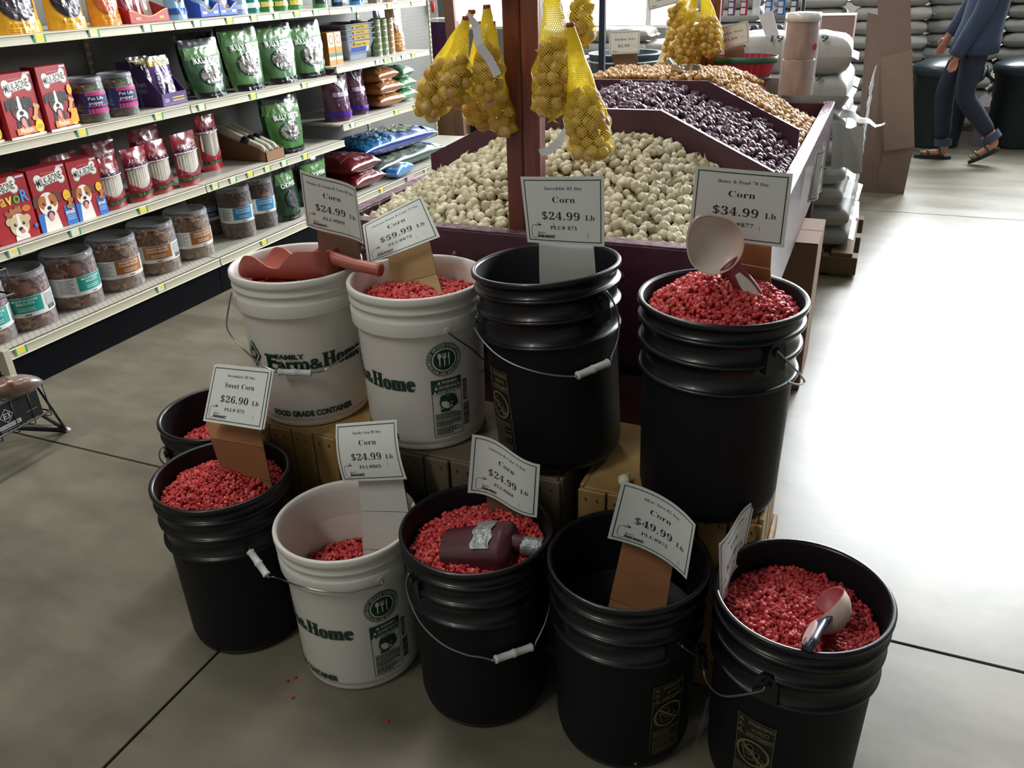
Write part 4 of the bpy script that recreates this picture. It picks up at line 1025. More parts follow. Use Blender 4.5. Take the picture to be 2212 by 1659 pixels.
E_ = bucket('E', 'b', -1.447, 1.425, 0, 'black bucket on the floor farthest left, half hidden behind the 26.90 card')
F_ = bucket('F', 'b', -1.241, 1.187, 0, 'black bucket of red corn leftmost in the front row, under the sweet corn card')
G_ = bucket('G', 'w', -.926, 1.196, 0, 'white pail on the floor in the front row with its handle out to the left')
H_ = bucket('H', 'b', -.620, 1.205, 0, 'black bucket on the floor holding the taped maroon scoop')
I_ = bucket('I', 'b', -.312, 1.219, 0, 'nearly empty black bucket on the floor under the 49.99 card')
J_ = bucket('J', 'b', -.003, 1.232, 0, 'full black bucket at the right end of the front row with a navy handled scoop')
food_grade_print(A, 5); food_grade_print(B, -69.5); food_grade_print(G_, -60)
black_warning_print(C_, -126); black_warning_print(I_, -38); black_warning_print(J_, -107)
bail(A, 'w', 'A', [(.150, .06, .225), (.148, .03, .285)], ears=((168, .29), (-3, .29)))
bail(B, 'w', 'B', [(.150, .07, .17), (.10, .13, .19), (.0, .163, .22), (-.10, .125, .27), (-.125, .09, .29)], ears=((-39, .29), (141, .29)))
bail(C_, 'b', 'C', wire=WIREW, ears=((-156, .311), (-24, .355)))
bail(Dk, 'b', 'D', wire=WIREW, ears=((-40, .36),))
bail(E_, 'b', 'E', wire=WIREW, ears=((-120, .345),))
bail(G_, 'w', 'G', ears=((-32, .300), (148, .300)))
bail(H_, 'b', 'H', wire=WIREW, ears=((-122, .362), (20, .32)))
bail(I_, 'b', 'I', wire=WIREW, ears=((-36, .32),))
bail(J_, 'b', 'J', gripm=BLACKIN, wire=WIREW, ears=((-103, .325),))
ear(F_, 'b', 28, .32)
# ---------------------------------------------------------------- red treated corn seed
def kernels(k, level, mound=.02, radius=None, tiltdir=(0, 0), lab='', count=1700, ksize=.0092, cone=None, disc=None):
    """loose seed in a bucket: one heap, nobody could count it"""
    rs = np.random.RandomState(ord(k))
    o, t = BUCKETS[k]
    Rin = (.1335 + .006 * level / .4) - .004 if radius is None else radius
    c0 = disc or (0, 0)
    # template kernel: wedge-shaped tooth
    base = np.array([[-.5, -.35, -.30], [.5, -.35, -.2], [.62, .1, -.24], [0, .62, -.14], [-.62, .1, -.22], [-.4, -.3, .24], [.42, -.3, .22], [.52, .12, .26], [0, .5, .2], [-.5, .14, .24]])
    fc = [(0, 4, 3), (0, 3, 2), (0, 2, 1), (5, 6, 7), (5, 7, 8), (5, 8, 9), (0, 1, 6, 5), (1, 2, 7, 6), (2, 3, 8, 7), (3, 4, 9, 8), (4, 0, 5, 9)]
    def Hh(x, y):
        r2 = (x * x + y * y) / (Rin * Rin)
        return level + mound * (1 - r2) + tiltdir[0] * x + tiltdir[1] * y
    n = count
    rr = Rin * np.sqrt(rs.rand(n)); a = rs.rand(n) * 2 * PI
    px = rr * np.cos(a); py = rr * np.sin(a)
    pz = np.array([Hh(x, y) for x, y in zip(px, py)]) + rs.uniform(-.004, .003, n) + .004 * np.sin(px * 90 + 1) * np.sin(py * 80)
    V = []; F = []
    # random rotations
    q = rs.normal(size=(n, 4)); q /= np.linalg.norm(q, axis=1)[:, None]
    sc = ksize * rs.uniform(.78, 1.2, n)
    keep = np.hypot(px, py) < Rin - .002
    w, x, y, z = q.T
    Rm = np.stack([1 - 2 * (y * y + z * z), 2 * (x * y - z * w), 2 * (x * z + y * w), 2 * (x * y + z * w), 1 - 2 * (x * x + z * z), 2 * (y * z - x * w), 2 * (x * z - y * w), 2 * (y * z + x * w), 1 - 2 * (x * x + y * y)], 1).reshape(n, 3, 3)
    base[5:, 2] += .08
    P_ = np.einsum('nij,kj->nki', Rm, base) * sc[:, None, None]
    P_ += np.stack([px, py, pz], 1)[:, None, :]
    # stay inside the pail wall
    rad = np.hypot(P_[..., 0], P_[..., 1]); f = np.minimum(1, (Rin + .002) / np.maximum(rad, 1e-6))
    P_[..., 0] *= f; P_[..., 1] *= f
    mb = MB()
    mats = [M('#bd3438', .6), M('#c94a48', .55), M('#a72a32', .6), M('#cf6a60', .5)]
    vs = P_.reshape(-1, 3); mb.v = [tuple(v) for v in vs]; mb.mats = mats
    for i in range(n):
        b = i * 10; mi = int(rs.choice(4, p=[.42, .28, .2, .10]))
        for f_ in fc: mb.f.append(tuple(b + j for j in f_)); mb.m.append(mi); mb.sm.append(True)
    # body of the heap under the loose top layer
    mb.grid(lambda u, v: ((Rin * v) * math.cos(2 * PI * u), (Rin * v) * math.sin(2 * PI * u), Hh(Rin * v * math.cos(2 * PI * u), Rin * v * math.sin(2 * PI * u)) - .006), 28, 6, mats[2])
    ob = mb.build('corn_seed')
    ob.matrix_world = Matrix.Translation(o.location)
    ob.location.x += c0[0]; ob.location.y += c0[1]
    tag(ob, lab, 'corn seed', kind='stuff')
    return ob
kernels('A', .312, .018, lab='red treated corn seed in the white pail under the pink feed scoop')
kernels('B', .312, .02, lab='red treated corn seed in the second white pail on the crates')
kernels('D', .388, .062, lab='bright red corn seed heaped high in the black bucket on the right crate', count=2100)
kernels('E', .318, .01, lab='red corn seed deep in the half hidden bucket at far left')
kernels('F', .372, .034, lab='red corn seed heaped in the front black bucket under the sweet corn card', count=2100, ksize=.008)
kernels('G', .213, .015, lab='dark red corn seed deep in the front white pail', count=1500)
kernels('H', .366, .018, lab='red corn seed around the taped maroon scoop', tiltdir=(.02, .06))
kernels('J', .350, .022, lab='coarse red corn seed in the bucket at the right end of the front row', count=2100, tiltdir=(-.04, .06))
kernels('I', .030, .004, .045, lab='last few red corn kernels on the bottom of the nearly empty bucket', count=60, disc=(-.045, .02))
# kernels spilt on the floor
rnd = random.Random(3)
km = MB().add([(-.0035, -.003, 0), (.0035, -.003, 0), (.0045, .001, 0), (0, .005, 0), (-.0045, .001, 0), (-.003, -.002, .004), (.003, -.002, .004), (.0035, .001, .0045), (0, .004, .004), (-.0035, .001, .0045)],
              [(0, 4, 3, 2, 1), (5, 6, 7, 8, 9), (0, 1, 6, 5), (1, 2, 7, 6), (2, 3, 8, 7), (3, 4, 9, 8), (4, 0, 5, 9)], M('#b3262c', .55)).mesh('kernel')
for (x, y) in ((-1.03, 1.045), (-1.02, 1.06), (-.99, 1.01), (-.765, 1.03), (-.16, 1.06), (-.155, 1.03), (-.17, 1.02)):
    k_ = link('corn_kernel', km); k_.location = (x, y, 0); k_.rotation_euler = (0, 0, rnd.uniform(0, 6))
    tag(k_, 'single red corn kernel spilt on the floor between the front buckets', 'kernel', 'spilt corn kernels')
SIGN_JSON = '{"869":{"c":[[-1.1343,1.483,1.0329],[-0.9776,1.4538,1.0094],[-0.9845,1.4711,0.8833],[-1.153,1.5033,0.9019]],"n":[-0.1994,-0.9724,-0.122]},"873":{"c":[[-1.0621,1.5903,0.8878],[-0.9142,1.6131,0.9606],[-0.8448,1.5583,0.8874],[-1.0258,1.5394,0.813]],"n":[-0.124,-0.8472,0.5166]},"871":{"c":[[-0.6178,1.478,1.0476],[-0.4476,1.4667,1.0604],[-0.4442,1.4649,0.9285],[-0.6051,1.4756,0.9204]],"n":[-0.0667,-0.9978,0.0119]},"877":{"c":[[-0.2847,1.4779,1.0857],[-0.1206,1.4726,1.0815],[-0.1221,1.4801,0.9513],[-0.2912,1.4854,0.9581]],"n":[-0.0337,-0.9979,-0.0566]},"875":{"c":[[-1.2923,1.2858,0.6332],[-1.1292,1.2804,0.6472],[-1.1208,1.2083,0.5384],[-1.2892,1.2154,0.526]],"n":[-0.0749,-0.8341,0.5466]},"863":{"c":[[-1.0031,1.3108,0.5212],[-0.8454,1.3112,0.5618],[-0.8111,1.2726,0.4438],[-0.9753,1.2719,0.4004]],"n":[-0.0725,-0.954,0.2907]},"868":{"c":[[-0.6664,1.3051,0.5632],[-0.5079,1.2748,0.5429],[-0.5137,1.2664,0.423],[-0.6814,1.2968,0.4239]],"n":[-0.1776,-0.9812,0.0771]},"872":{"c":[[-0.3413,1.265,0.5489],[-0.193,1.215,0.5214],[-0.2006,1.2109,0.4013],[-0.367,1.2659,0.4112]],"n":[-0.3108,-0.949,0.0521]},"J":{"c":[[-0.1448,1.1706,0.5249],[-0.111,1.3763,0.4898],[-0.1173,1.3133,0.3839],[-0.1356,1.1959,0.3755]],"n":[0.9871,-0.1561,0.0343]},"shallot":{"c":[[-1.2215,4.0354,1.134],[-1.072,4.0362,1.1409],[-1.0695,4.0246,1.0439],[-1.2136,4.0237,1.0365]],"n":[0.0,-0.9929,0.1191]},"garlic":{"c":[[-0.7469,4.0332,1.1409],[-0.5929,4.0375,1.1768],[-0.5743,4.0268,1.0877],[-0.73,4.0225,1.0518]],"n":[0.0,-0.9929,0.1191]},"upper":{"c":[[-1.0036,3.854,1.3224],[-0.8737,3.8566,1.3439],[-0.8586,3.8464,1.2589],[-0.9867,3.8429,1.2295]],"n":[0.0,-0.9929,0.1191]},"side":{"c":[[-0.1703,2.8336,0.8611],[-0.1491,2.9061,0.8805],[-0.1424,2.9292,0.7133],[-0.1759,2.8141,0.7034]],"n":[0.96,-0.28,0.0]}}'
STRIP_JSON = '[{"p":[[-1.079,1.512,0.8982],[-1.0861,1.52,0.8252],[-1.0972,1.5326,0.71]],"w":[0.1078,0.1143,0.1143],"a":[0.977,0.0,-0.214],"m":"d","l":"dark brown cardboard strip holding the 24.99 card up behind the pink scoop"},{"p":[[-0.9555,1.6,0.865],[-0.9169,1.555,0.7827],[-0.8756,1.5,0.7523],[-0.8316,1.4414,0.72]],"w":[0.1169,0.1233,0.1258,0.1258],"a":[0.95,0.0,0.313],"m":"k","l":"tan ribbed cardboard strip standing in the second white pail"},{"p":[[-0.5289,1.485,0.9272],[-0.5273,1.49,0.8463],[-0.5197,1.5133,0.47]],"w":[0.1117,0.1195,0.1195],"a":[1.0,0.0,0.004],"m":"g","l":"pale grey cardboard strip standing in the empty leaning black bucket"},{"p":[[-0.1793,1.495,0.9653],[-0.172,1.5,0.9062],[-0.1613,1.5073,0.82]],"w":[0.0695,0.0596,0.0596],"a":[0.995,0.0,-0.099],"m":"b","l":"brown cardboard strip behind the cream bowled scoop"},{"p":[[-1.2523,1.262,0.5016],[-1.2146,1.225,0.4783],[-1.1981,1.215,0.3998],[-1.1792,1.2036,0.31]],"w":[0.1577,0.1484,0.139,0.139],"a":[0.999,0.0,0.035],"m":"b","l":"orange brown folded cardboard strip carrying the sweet corn card"},{"p":[[-0.8954,1.297,0.4282],[-0.8754,1.27,0.3467],[-0.8616,1.245,0.2625],[-0.8414,1.2086,0.14]],"w":[0.1183,0.1256,0.137,0.137],"a":[0.977,0.0,0.213],"m":"g","l":"long whitish cardboard strip standing in the front white pail"},{"p":[[-0.5965,1.318,0.4033],[-0.5904,1.312,0.3456],[-0.5877,1.3093,0.32]],"w":[0.1067,0.1063,0.1063],"a":[0.979,0.0,-0.203],"m":"d","l":"short brown cardboard strip behind the taped maroon scoop"},{"p":[[-0.292,1.29,0.3839],[-0.2955,1.235,0.2826],[-0.3041,1.0979,0.03]],"w":[0.1031,0.1105,0.1105],"a":[0.986,0.0,-0.165],"m":"b","l":"brown cardboard strip reaching the bottom of the nearly empty black bucket"},{"p":[[-1.1506,4.045,1.0711],[-1.1248,4.035,0.909],[-1.1169,4.032,0.86]],"w":[0.1315,0.1015,0.1015],"a":[1.0,0.0,-0.0],"m":"d","l":"tan cardboard strip under the shallot card"},{"p":[[-0.6479,4.045,1.0807],[-0.6295,4.04,0.9945],[-0.6094,4.0345,0.9]],"w":[0.087,0.0915,0.0915],"a":[1.0,0.0,-0.001],"m":"d","l":"tan cardboard strip under the garlic card"}]'
SCOOP_JSON = '{"A":{"x":[0.992,0.0568,0.1127],"y":[-0.043,0.9917,-0.1216],"o":[-1.2084,1.4825,0.8387]},"H":{"x":[0.9679,0.1699,0.1853],"y":[0.1818,-0.9821,-0.0491],"o":[-0.6113,1.1865,0.374]},"D":{"x":[0.5893,0.2125,-0.7795],"y":[0.6694,0.4118,0.6183],"o":[-0.2267,1.4,0.968]},"J":{"x":[-0.1306,-0.972,0.1956],"y":[0.6081,0.0773,0.7901],"o":[0.0332,1.2166,0.405]}}'
# ================================================================ price cards
CARDW = M('#d3d7d3', .6); SGREEN = '#173a2c'; INK = '#1c1e20'
def price_card(name_line, item, price, plu, corners, nrm, lab, bend=(0, 0), strip=None, smudge=None, unit_='Lb', simple=False, warp=0, sz=1.0, tape=True, bendv=0):
    """corners: TL, TR, BR, BL in space (one plane); nrm: outward normal; the sheet is bowed by bend"""
    TL, TR, BR, BL = [Vector(c) for c in corners]; nrm = Vector(nrm)
    ctr = (TL + TR + BR + BL) / 4
    t = empty('price_card', ctr, 0, lab, 'sign')
    def fn(u, v, lift):   # u,v in 0..1
        p = (BL * (1 - u) + BR * u) * (1 - v) + (TL * (1 - u) + TR * u) * v
        x = 2 * u - 1; y = 2 * v - 1
        d = bend[0] * (1 - x * x) + bend[1] * (x ** 3 - x) * 1.6 + bendv * (1 - y * y) + warp * x * y
        return p + nrm * (d + lift) - ctr
    b = MB()
    b.grid(lambda u, v: fn(u, v, 0), 14, 8, CARDW)
    b.grid(lambda u, v: fn(1 - u, v, -.0006), 14, 8, CARDW)
    b.build('sheet', None, t)
    p = Print(lambda u, v, l: fn(u, v, l), .0004, .00006)
    asp = .166 / .130
    p.frame(.035, .965, .045, .955, .012, SGREEN, 14, tx=.0095)
    p.frame(.035, .965, .045, .955, .013, SGREEN, 14, tx=.0105)
    class Q:  # unit card coordinates: width 1.277, height 1
        pass
    p2 = Print(lambda u, v, l: fn(u / asp, v, l), .0006, .00005)
    if simple:
        p2.serif(item, .66, .60, .20, INK, width=.86)
        p2.serif(price, .62, .30, .24, INK, width=.50)
        if unit_: p2.serif(unit_, 1.06, .32, .09, '#8a8c8e', width=.13)
        p2.rect(.16, .36, .115, .135, INK); p2.rect(.17, .20, .19, .205, INK)
    else:
        p2.serif(name_line, .66, .81, .092, INK, width=.030 * len(name_line) + .075, bold=0)
        p2.serif(item, .66, .625, .185, INK, width=.37 if item == 'Corn' else .66)
        p2.serif(price, .60, .37, .245, INK, width=.63)
        p2.serif(unit_, 1.06, .375, .165, INK, width=.15)
        p2.serif(plu, .64, .225, .118, INK, width=.44)
        # apple outline of the market's badge
        ap = []
        for i in range(25):
            a = R(60 + 285 * i / 24)
            r_ = .088 * (1 - .10 * math.cos(2 * a)) + .006 * math.cos(3 * a)
            ap.append((.165 + r_ * .86 * math.cos(a), .185 + r_ * 1.05 * math.sin(a)))
        p2.line(ap, .005, INK)
        p2.line([(.19, .268), (.21, .30), (.235, .325)], .006, INK)
        p2.poly([(.215, .288), (.245, .302), (.275, .296), (.25, .276), (.225, .276)], INK)
        p2.serif("Ken's", .27, .155, .065, INK, width=.13)
        p2.sans('FARM MARKET', .345, .095, .062, INK, width=.29, bold=.03)
        if smudge:
            for (x, y, h_) in smudge: p2.line([(x, y), (x + .012, y - h_)], .004, '#55585a')
    m1, m2 = p.mb, p2.mb
    b0 = len(m1.v); m1.v += m2.v
    for f, k in zip(m2.f, m2.m):
        m1.f.append(tuple(b0 + i for i in f)); m1.m.append(m1.mi(m2.mats[k])); m1.sm.append(False)
    m1.build('printing', None, t)
    return t, fn, ctr
KRAFT = M('#a08258', .8, var=.1, vscale=12, stretch=(1, 1, 12)); KRAFTB = M('#8a5a35', .8, var=.12, vscale=14, stretch=(1, 1, 10))
GREYC = M('#b9bab5', .8, var=.06, vscale=14, stretch=(1, 1, 10)); EDGE = M('#6a4a2c', .9)
def strip(pts, width, across, mat, lab, thick=.003, skew=0):
    """corrugated cardboard strip through centre points pts (top to bottom), folded at each"""
    P_ = [Vector(p) for p in pts]; ac = Vector(across).normalized()
    t = empty('cardboard_strip', P_[-1], 0, lab, 'cardboard')
    n = (P_[0] - P_[-1]).cross(ac).normalized()
    if n.dot(Vector((0, 0, 1.4)) - P_[0]) < 0: n = -n
    for i in range(len(P_) - 1):
        b = MB(); a0, a1 = P_[i] - P_[-1], P_[i + 1] - P_[-1]
        w0 = width if not isinstance(width, (list, tuple)) else width[i]; w1 = width if not isinstance(width, (list, tuple)) else width[i + 1]
        g = (a1 - a0).normalized() * .0006
        q = []
        for d in (0, -thick):
            q += [a0 + g - ac * w0 / 2 + n * d, a0 + g + ac * w0 / 2 + n * d, a1 - g + ac * w1 / 2 + n * d, a1 - g - ac * w1 / 2 + n * d]
        b.add(q, [(3, 2, 1, 0), (4, 5, 6, 7)], mat)
        b.add(q, [(0, 1, 5, 4), (1, 2, 6, 5), (2, 3, 7, 6), (3, 0, 4, 7)], EDGE)
        b.build('panel', None, t)
    return t
SIGNS = json.loads(SIGN_JSON)
def sg(k): 
    d = SIGNS[k]; return d['c'], d['n']
c, n = sg('869'); price_card('Peaches & Cream Bi Color 83 Day', 'Corn', '$24.99', 'PLU#869', c, n, 'white card priced 24.99, PLU 869, leaning over the pink feed scoop', bend=(-.004, .007), smudge=[(.93, .15, .06)])
c, n = sg('873'); price_card('American Dream Bi Color 77 Day', 'Corn', '$59.99', 'PLU#873', c, n, 'tilted white card priced 59.99 on a tan cardboard strip', bend=(0, 0), smudge=[(.93, .20, .06)])
c, n = sg('871'); price_card('Incredible 85 Day', 'Corn', '$24.99', 'PLU# 871', c, n, 'upright white card reading Incredible 85 Day, priced 24.99', smudge=[(.47, .34, .09), (1.02, .2, .09)], bend=(.002, 0))
c, n = sg('877'); price_card('Honey & Pearl 78 Day', 'Corn', '$34.99', 'PLU#877', c, n, 'white card reading Honey and Pearl 78 Day, priced 34.99', smudge=[(.38, .33, .07), (.93, .26, .07)], bend=(.002, 0))
c, n = sg('875'); price_card('Serendipity 82 Day', 'Sweet Corn', '$26.90', 'PLU# 875', c, n, 'white sweet corn card priced 26.90 on a folded brown strip', smudge=[(1.05, .22, .08)])
# second card behind it
price_card('Serendipity 82 Day', 'Sweet Corn', '$26.90', 'PLU# 875', [Vector(q) - Vector(n) * .0045 + Vector((.004, .0, .003)) for q in c], n, 'spare card peeping out behind the sweet corn card')
c, n = sg('863'); price_card('Kandy Corn 89 Day', 'Corn', '$24.99', 'PLU#863', c, n, 'white card reading Kandy Corn 89 Day in the front white pail', bend=(.0, .0), bendv=.010, smudge=[(1.0, .33, .08)])
c, n = sg('868'); price_card('Ambrosia Bi Color 75 Day', 'Corn', '$24.99', 'PLU#868', c, n, 'wavy white card reading Ambrosia Bi Color above the taped maroon scoop', bend=(-.006, -.016), smudge=[(.98, .17, .07)])
c, n = sg('872'); price_card('Illini Xtra 85 Day', 'Corn', '$49.99', 'PLU#872', c, n, 'bowed white card priced 49.99 over the nearly empty black bucket', bend=(-.022, 0), smudge=[(.5, .34, -.08), (1.08, .18, .08)])
c, n = sg('J'); price_card('Sweet Corn Queen 88 Day', 'Corn', '$22.99', 'PLU#878', c, n, 'card priced 22.99 seen edge on at the left of the last bucket', bend=(-.004, .006))
for k in ('shallot', 'garlic', 'side', 'upper'):
    c, n = sg(k)
    if k == 'shallot': price_card('', 'Shallot Sets', '$2.99', '', c, n, 'small card reading Shallot Sets 2.99 at the back of the bin', simple=True)
    if k == 'garlic': price_card('', 'Garlic Sets', '$3.99', '', c, n, 'small tilted card reading Garlic Sets 3.99 over the red basket', simple=True, unit_='Pkg')
    if k == 'side': price_card('', 'Sets', '$2.99', '', c, n, 'curled card hanging on the outer right side board of the bin', simple=True, bend=(.012, .014))
    if k == 'upper': price_card('', 'Sets', '$2.99', '', c, n, 'card hanging high beside the yellow net bags, cut by the top picture edge', simple=True)
for s_ in json.loads(STRIP_JSON):
    strip(s_['p'], s_['w'], s_['a'], {'k': KRAFT, 'b': KRAFTB, 'g': GREYC, 'd': CARDD}[s_['m']], s_['l'])

# ================================================================ scoops
def frame_from(xaxis, yaxis, origin):
    x = Vector(xaxis).normalized(); y = Vector(yaxis); y = (y - x * x.dot(y)).normalized(); z = x.cross(y)
    m = Matrix.Identity(4)
    for i in range(3): m[i][0] = x[i]; m[i][1] = y[i]; m[i][2] = z[i]
    m.translation = Vector(origin); return m
def thicken(mb_fn, nu, nv, th, m, mb=None):
    """closed shell between a surface and its inner offset"""
    mb = mb or MB()
    def P0(u, v): return Vector(mb_fn(u, v, 0))
    def P1(u, v): return Vector(mb_fn(u, v, th))
    mb.grid(lambda u, v: P0(u, v), nu, nv, m); mb.grid(lambda u, v: P1(1 - u, v), nu, nv, m)
    for a, b in (((0, 0), (0, 1)), ((1, 1), (1, 0)), ((0, 1), (1, 1)), ((1, 0), (0, 0))):
        k = nv if a[0] == b[0] else nu; vs = []
        for i in range(k + 1):
            u = a[0] + (b[0] - a[0]) * i / k; v = a[1] + (b[1] - a[1]) * i / k
            vs += [P0(u, v), P1(u, v)]
        mb.add(vs, [(2 * i, 2 * i + 1, 2 * i + 3, 2 * i + 2) for i in range(k)], m, True)
    return mb
def feed_scoop(mat4, body, lab, L_=.235, r=.062, inner=None, flip=False, handle_len=.115, handle_r=.0145, hollow=False, deep=1.0, lobes=True):
    t = empty('feed_scoop', (0, 0, 0), 0, lab, 'scoop'); t.matrix_world = mat4
    nvv = 64 if lobes else 26; key_ = lobes; SM = {}
    def phi(v):     # half opening angle of the trough along its length, 0 = mouth
        ks = [(0, 16), (.04, 46), (.10, 70), (.20, 96), (.32, 92), (.46, 66), (.56, 62), (.68, 84), (.80, 100), (1, 100)] if lobes else [(0, 75), (.3, 90), (1, 95)]
        if key_ not in SM:
            xs = np.linspace(0, 1, 241); ys = np.interp(xs, [q[0] for q in ks], [q[1] for q in ks])
            pad = np.concatenate([[ys[0]] * 9, ys, [ys[-1]] * 9]); SM[key_] = np.convolve(pad, np.ones(19) / 19, 'valid'); SM[key_][:9] = ys[:9] * .4 + SM[key_][:9] * .6
        return R(float(np.interp(v, np.linspace(0, 1, 241), SM[key_])))
    def f(u, v, off):
        p = phi(v) * (2 * u - 1); rr = (r * (.88 + .12 * v) - off)
        return (-L_ / 2 + L_ * v, rr * math.sin(p), -rr * math.cos(p) * deep + (1 - v) * .004)
    b = thicken(f, 30, nvv, .003, body)
    # round end wall with a soft corner
    n = 24; pe = phi(1); vs = []
    for k, (rr, xx) in enumerate(((r, 0), (r * .97, .006), (r * .8, .009), (0, .009)) if lobes else ((r, 0), (r * .95, .011), (r * .74, .020), (0, .023))):
        for i in range(n + 1):
            p = pe * (2 * i / n - 1); vs.append((L_ / 2 + xx, rr * math.sin(p), -rr * math.cos(p) * deep))
    fs = [(k * (n + 1) + i, k * (n + 1) + i + 1, (k + 1) * (n + 1) + i + 1, (k + 1) * (n + 1) + i) for k in range(3) for i in range(n)]
    b.add(vs, fs, body, True)
    b.build('blade', None, t)
    h = MB()
    dz = -.044 if lobes and deep == 1.0 and L_ > .2 else .004
    hp = [(L_ / 2 - .004, 0, -.014), (L_ / 2 + .02, 0, -.014 + dz * .1), (L_ / 2 + handle_len * .5, 0, -.010 + dz * .5), (L_ / 2 + handle_len - .006, 0, dz), (L_ / 2 + handle_len, 0, dz - .001)]
    h.tube(hp, [handle_r * 1.35, handle_r * 1.1, handle_r, handle_r * 1.05, handle_r * .9], 14, body, caps=not hollow)
    h.tube([hp[-2], hp[-1]], [handle_r * 1.18, handle_r * 1.12], 14, body)
    h.build('handle', None, t)
    return t
PINK = M('#b05f52', .42, var=.12, vscale=9, bump=.05)
SC = json.loads(SCOOP_JSON)
feed_scoop(frame_from(SC['A']['x'], SC['A']['y'], SC['A']['o']), PINK, 'big faded pink plastic feed scoop lying on the corn of the leftmost white pail', L_=.232, r=.064, handle_len=.128, handle_r=.0135)
MARO = M('#471923', .4, coat=.12); TAPE = M('#8b9190', .35, .35, var=.2, vscale=30, bump=.6, bscale=70)
sc = feed_scoop(frame_from(SC['H']['x'], SC['H']['y'], SC['H']['o']), MARO, 'maroon scoop mended with silver tape, face down in red corn', L_=.122, r=.060, handle_len=.078, handle_r=.0165, deep=.85, lobes=False)
tb = MB()
tb.grid(lambda u, v: (.008 + .038 * v + .003 * math.sin(u * 19), (.0618 + .0008 * math.sin(u * 40 + v * 7)) * math.sin(R(-52 + 96 * u)), -(.0618 + .0007 * math.sin(v * 30 + u * 9)) * .85 * math.cos(R(-52 + 96 * u))), 26, 8, TAPE)
tb.build('tape', None, sc)
tb = MB(); tb.tube([(.122 / 2 + .034, 0, -.0068), (.122 / 2 + .05, 0, -.0040), (.122 / 2 + .072, 0, .003)], [.0186, .0190, .0205], 16, TAPE, caps=False)
tb.tube([(.122 / 2 + .0745, 0, .003), (.122 / 2 + .058, 0, 0)], [.0165, .015], 14, M('#3a141b', .8)); tb.build('tape', None, sc)
# round ended kitchen scoops
CREAMP = M('#e2dacb', .4, color2='#d6b9ae', vscale=9); NAVY = M('#27384a', .35, coat=.2); REDB = M('#7d3036', .4)
BLUSH = M('#cc6f74', .45, var=.25, vscale=25)
def round_scoop(mat4, outer, inner, handle, inset, lab, r=.047, depth=.034, hl=.098):
    t = empty('round_scoop', (0, 0, 0), 0, lab, 'scoop'); t.matrix_world = mat4
    # bowl: opening looks along +z, pouring lip at -x, handle at +x
    def f(off):
        def g(u, v):
            a = 2 * PI * u; rr = (r - off) * math.sin(v * PI / 2)
            el = 1 + .28 * max(0, -math.cos(a)) ** 3
            return (rr * math.cos(a) * el, rr * math.sin(a), -(depth - off) * math.cos(v * PI / 2) + (.006 if off == 0 else .0061) * max(0, -math.cos(a)) ** 2 * v)
        return g
    b = MB(); b.grid(f(0), 40, 12, outer, wrap=True); b.grid(lambda u, v: f(.0022)(1 - u, v), 40, 12, inner, wrap=True)
    e0 = [f(0)(i / 40, 1) for i in range(40)]; e1 = [f(.0022)(i / 40, 1) for i in range(40)]
    b.add(e0 + e1, [(i, (i + 1) % 40, 40 + (i + 1) % 40, 40 + i) for i in range(40)], inner)
    b.build('bowl', None, t)
    # blush of dye near the lip
    p = MB(); p.grid(lambda u, v: tuple(f(.0025)((PI + (u - .5) * 1.1) / (2 * PI), .80 + .19 * v)), 10, 6, BLUSH)
    p.build('dye_stain', None, t)
    h = MB(); K = 12
    def prof(x):  # half width
        return .0145 + .008 * (x < .15) * (1 - x / .15) + .003 * math.sin(PI * x)
    L_ = hl; q_ = hl / .098; vs = []; n = 10
    for i in range(K + 1):
        x = i / K; w = prof(x) * (1 if x < .93 else math.sqrt(max(0.02, 1 - ((x - .93) / .07) ** 2)))
        hh = .0085 * (1 if x < .93 else .8)
        zc = -.010 + .006 * math.sin(x * 2.2)
        for k in range(n):
            a = 2 * PI * k / n
            vs.append((r - .008 + L_ * x, w * math.cos(a), zc + hh * math.sin(a)))
    h.add(vs, [(i * n + k, i * n + (k + 1) % n, (i + 1) * n + (k + 1) % n, (i + 1) * n + k) for i in range(K) for k in range(n)] + [tuple(range(n))[::-1], tuple(K * n + k for k in range(n))], handle, True)
    ho = h.build('handle', None, t)
    q = MB()
    pts = []
    for i in range(24):
        a = 2 * PI * i / 24; x = .058 + .036 * math.cos(a) ** 1 if abs(math.cos(a)) < .8 else .058 + .036 * (1 if math.cos(a) > 0 else -1) * (.8 + .2 * abs(math.cos(a)))
        pts.append((r - .008 + x * q_, .0100 * math.sin(a)))
    q.prism(pts, -.004, .0062, inset, lambda x, y, z: (x, y, z))
    q.build('inset', None, ho)
    q = MB(); q.prism([(r - .008 + .086 * q_ + .0055 * math.cos(a), .0045 * math.sin(a)) for a in np.arange(12) * PI / 6], .0062, .0066, M('#5e4a3f', .8)); q.build('hanging_hole', None, ho)
    return t
round_scoop(frame_from(SC['D']['x'], SC['D']['y'], SC['D']['o']), REDB, CREAMP, REDB, M('#d8d0c4', .4), 'cream bowled scoop with dull red back propped on the heaped corn of the right crate', r=.050, depth=.030)
sj = round_scoop(frame_from(SC['J']['x'], SC['J']['y'], SC['J']['o']), CREAMP, BLUSH, NAVY, M('#c9a7a0', .45), 'pink stained scoop with navy handle stuck in the last bucket', r=.047, depth=.044, hl=.100)
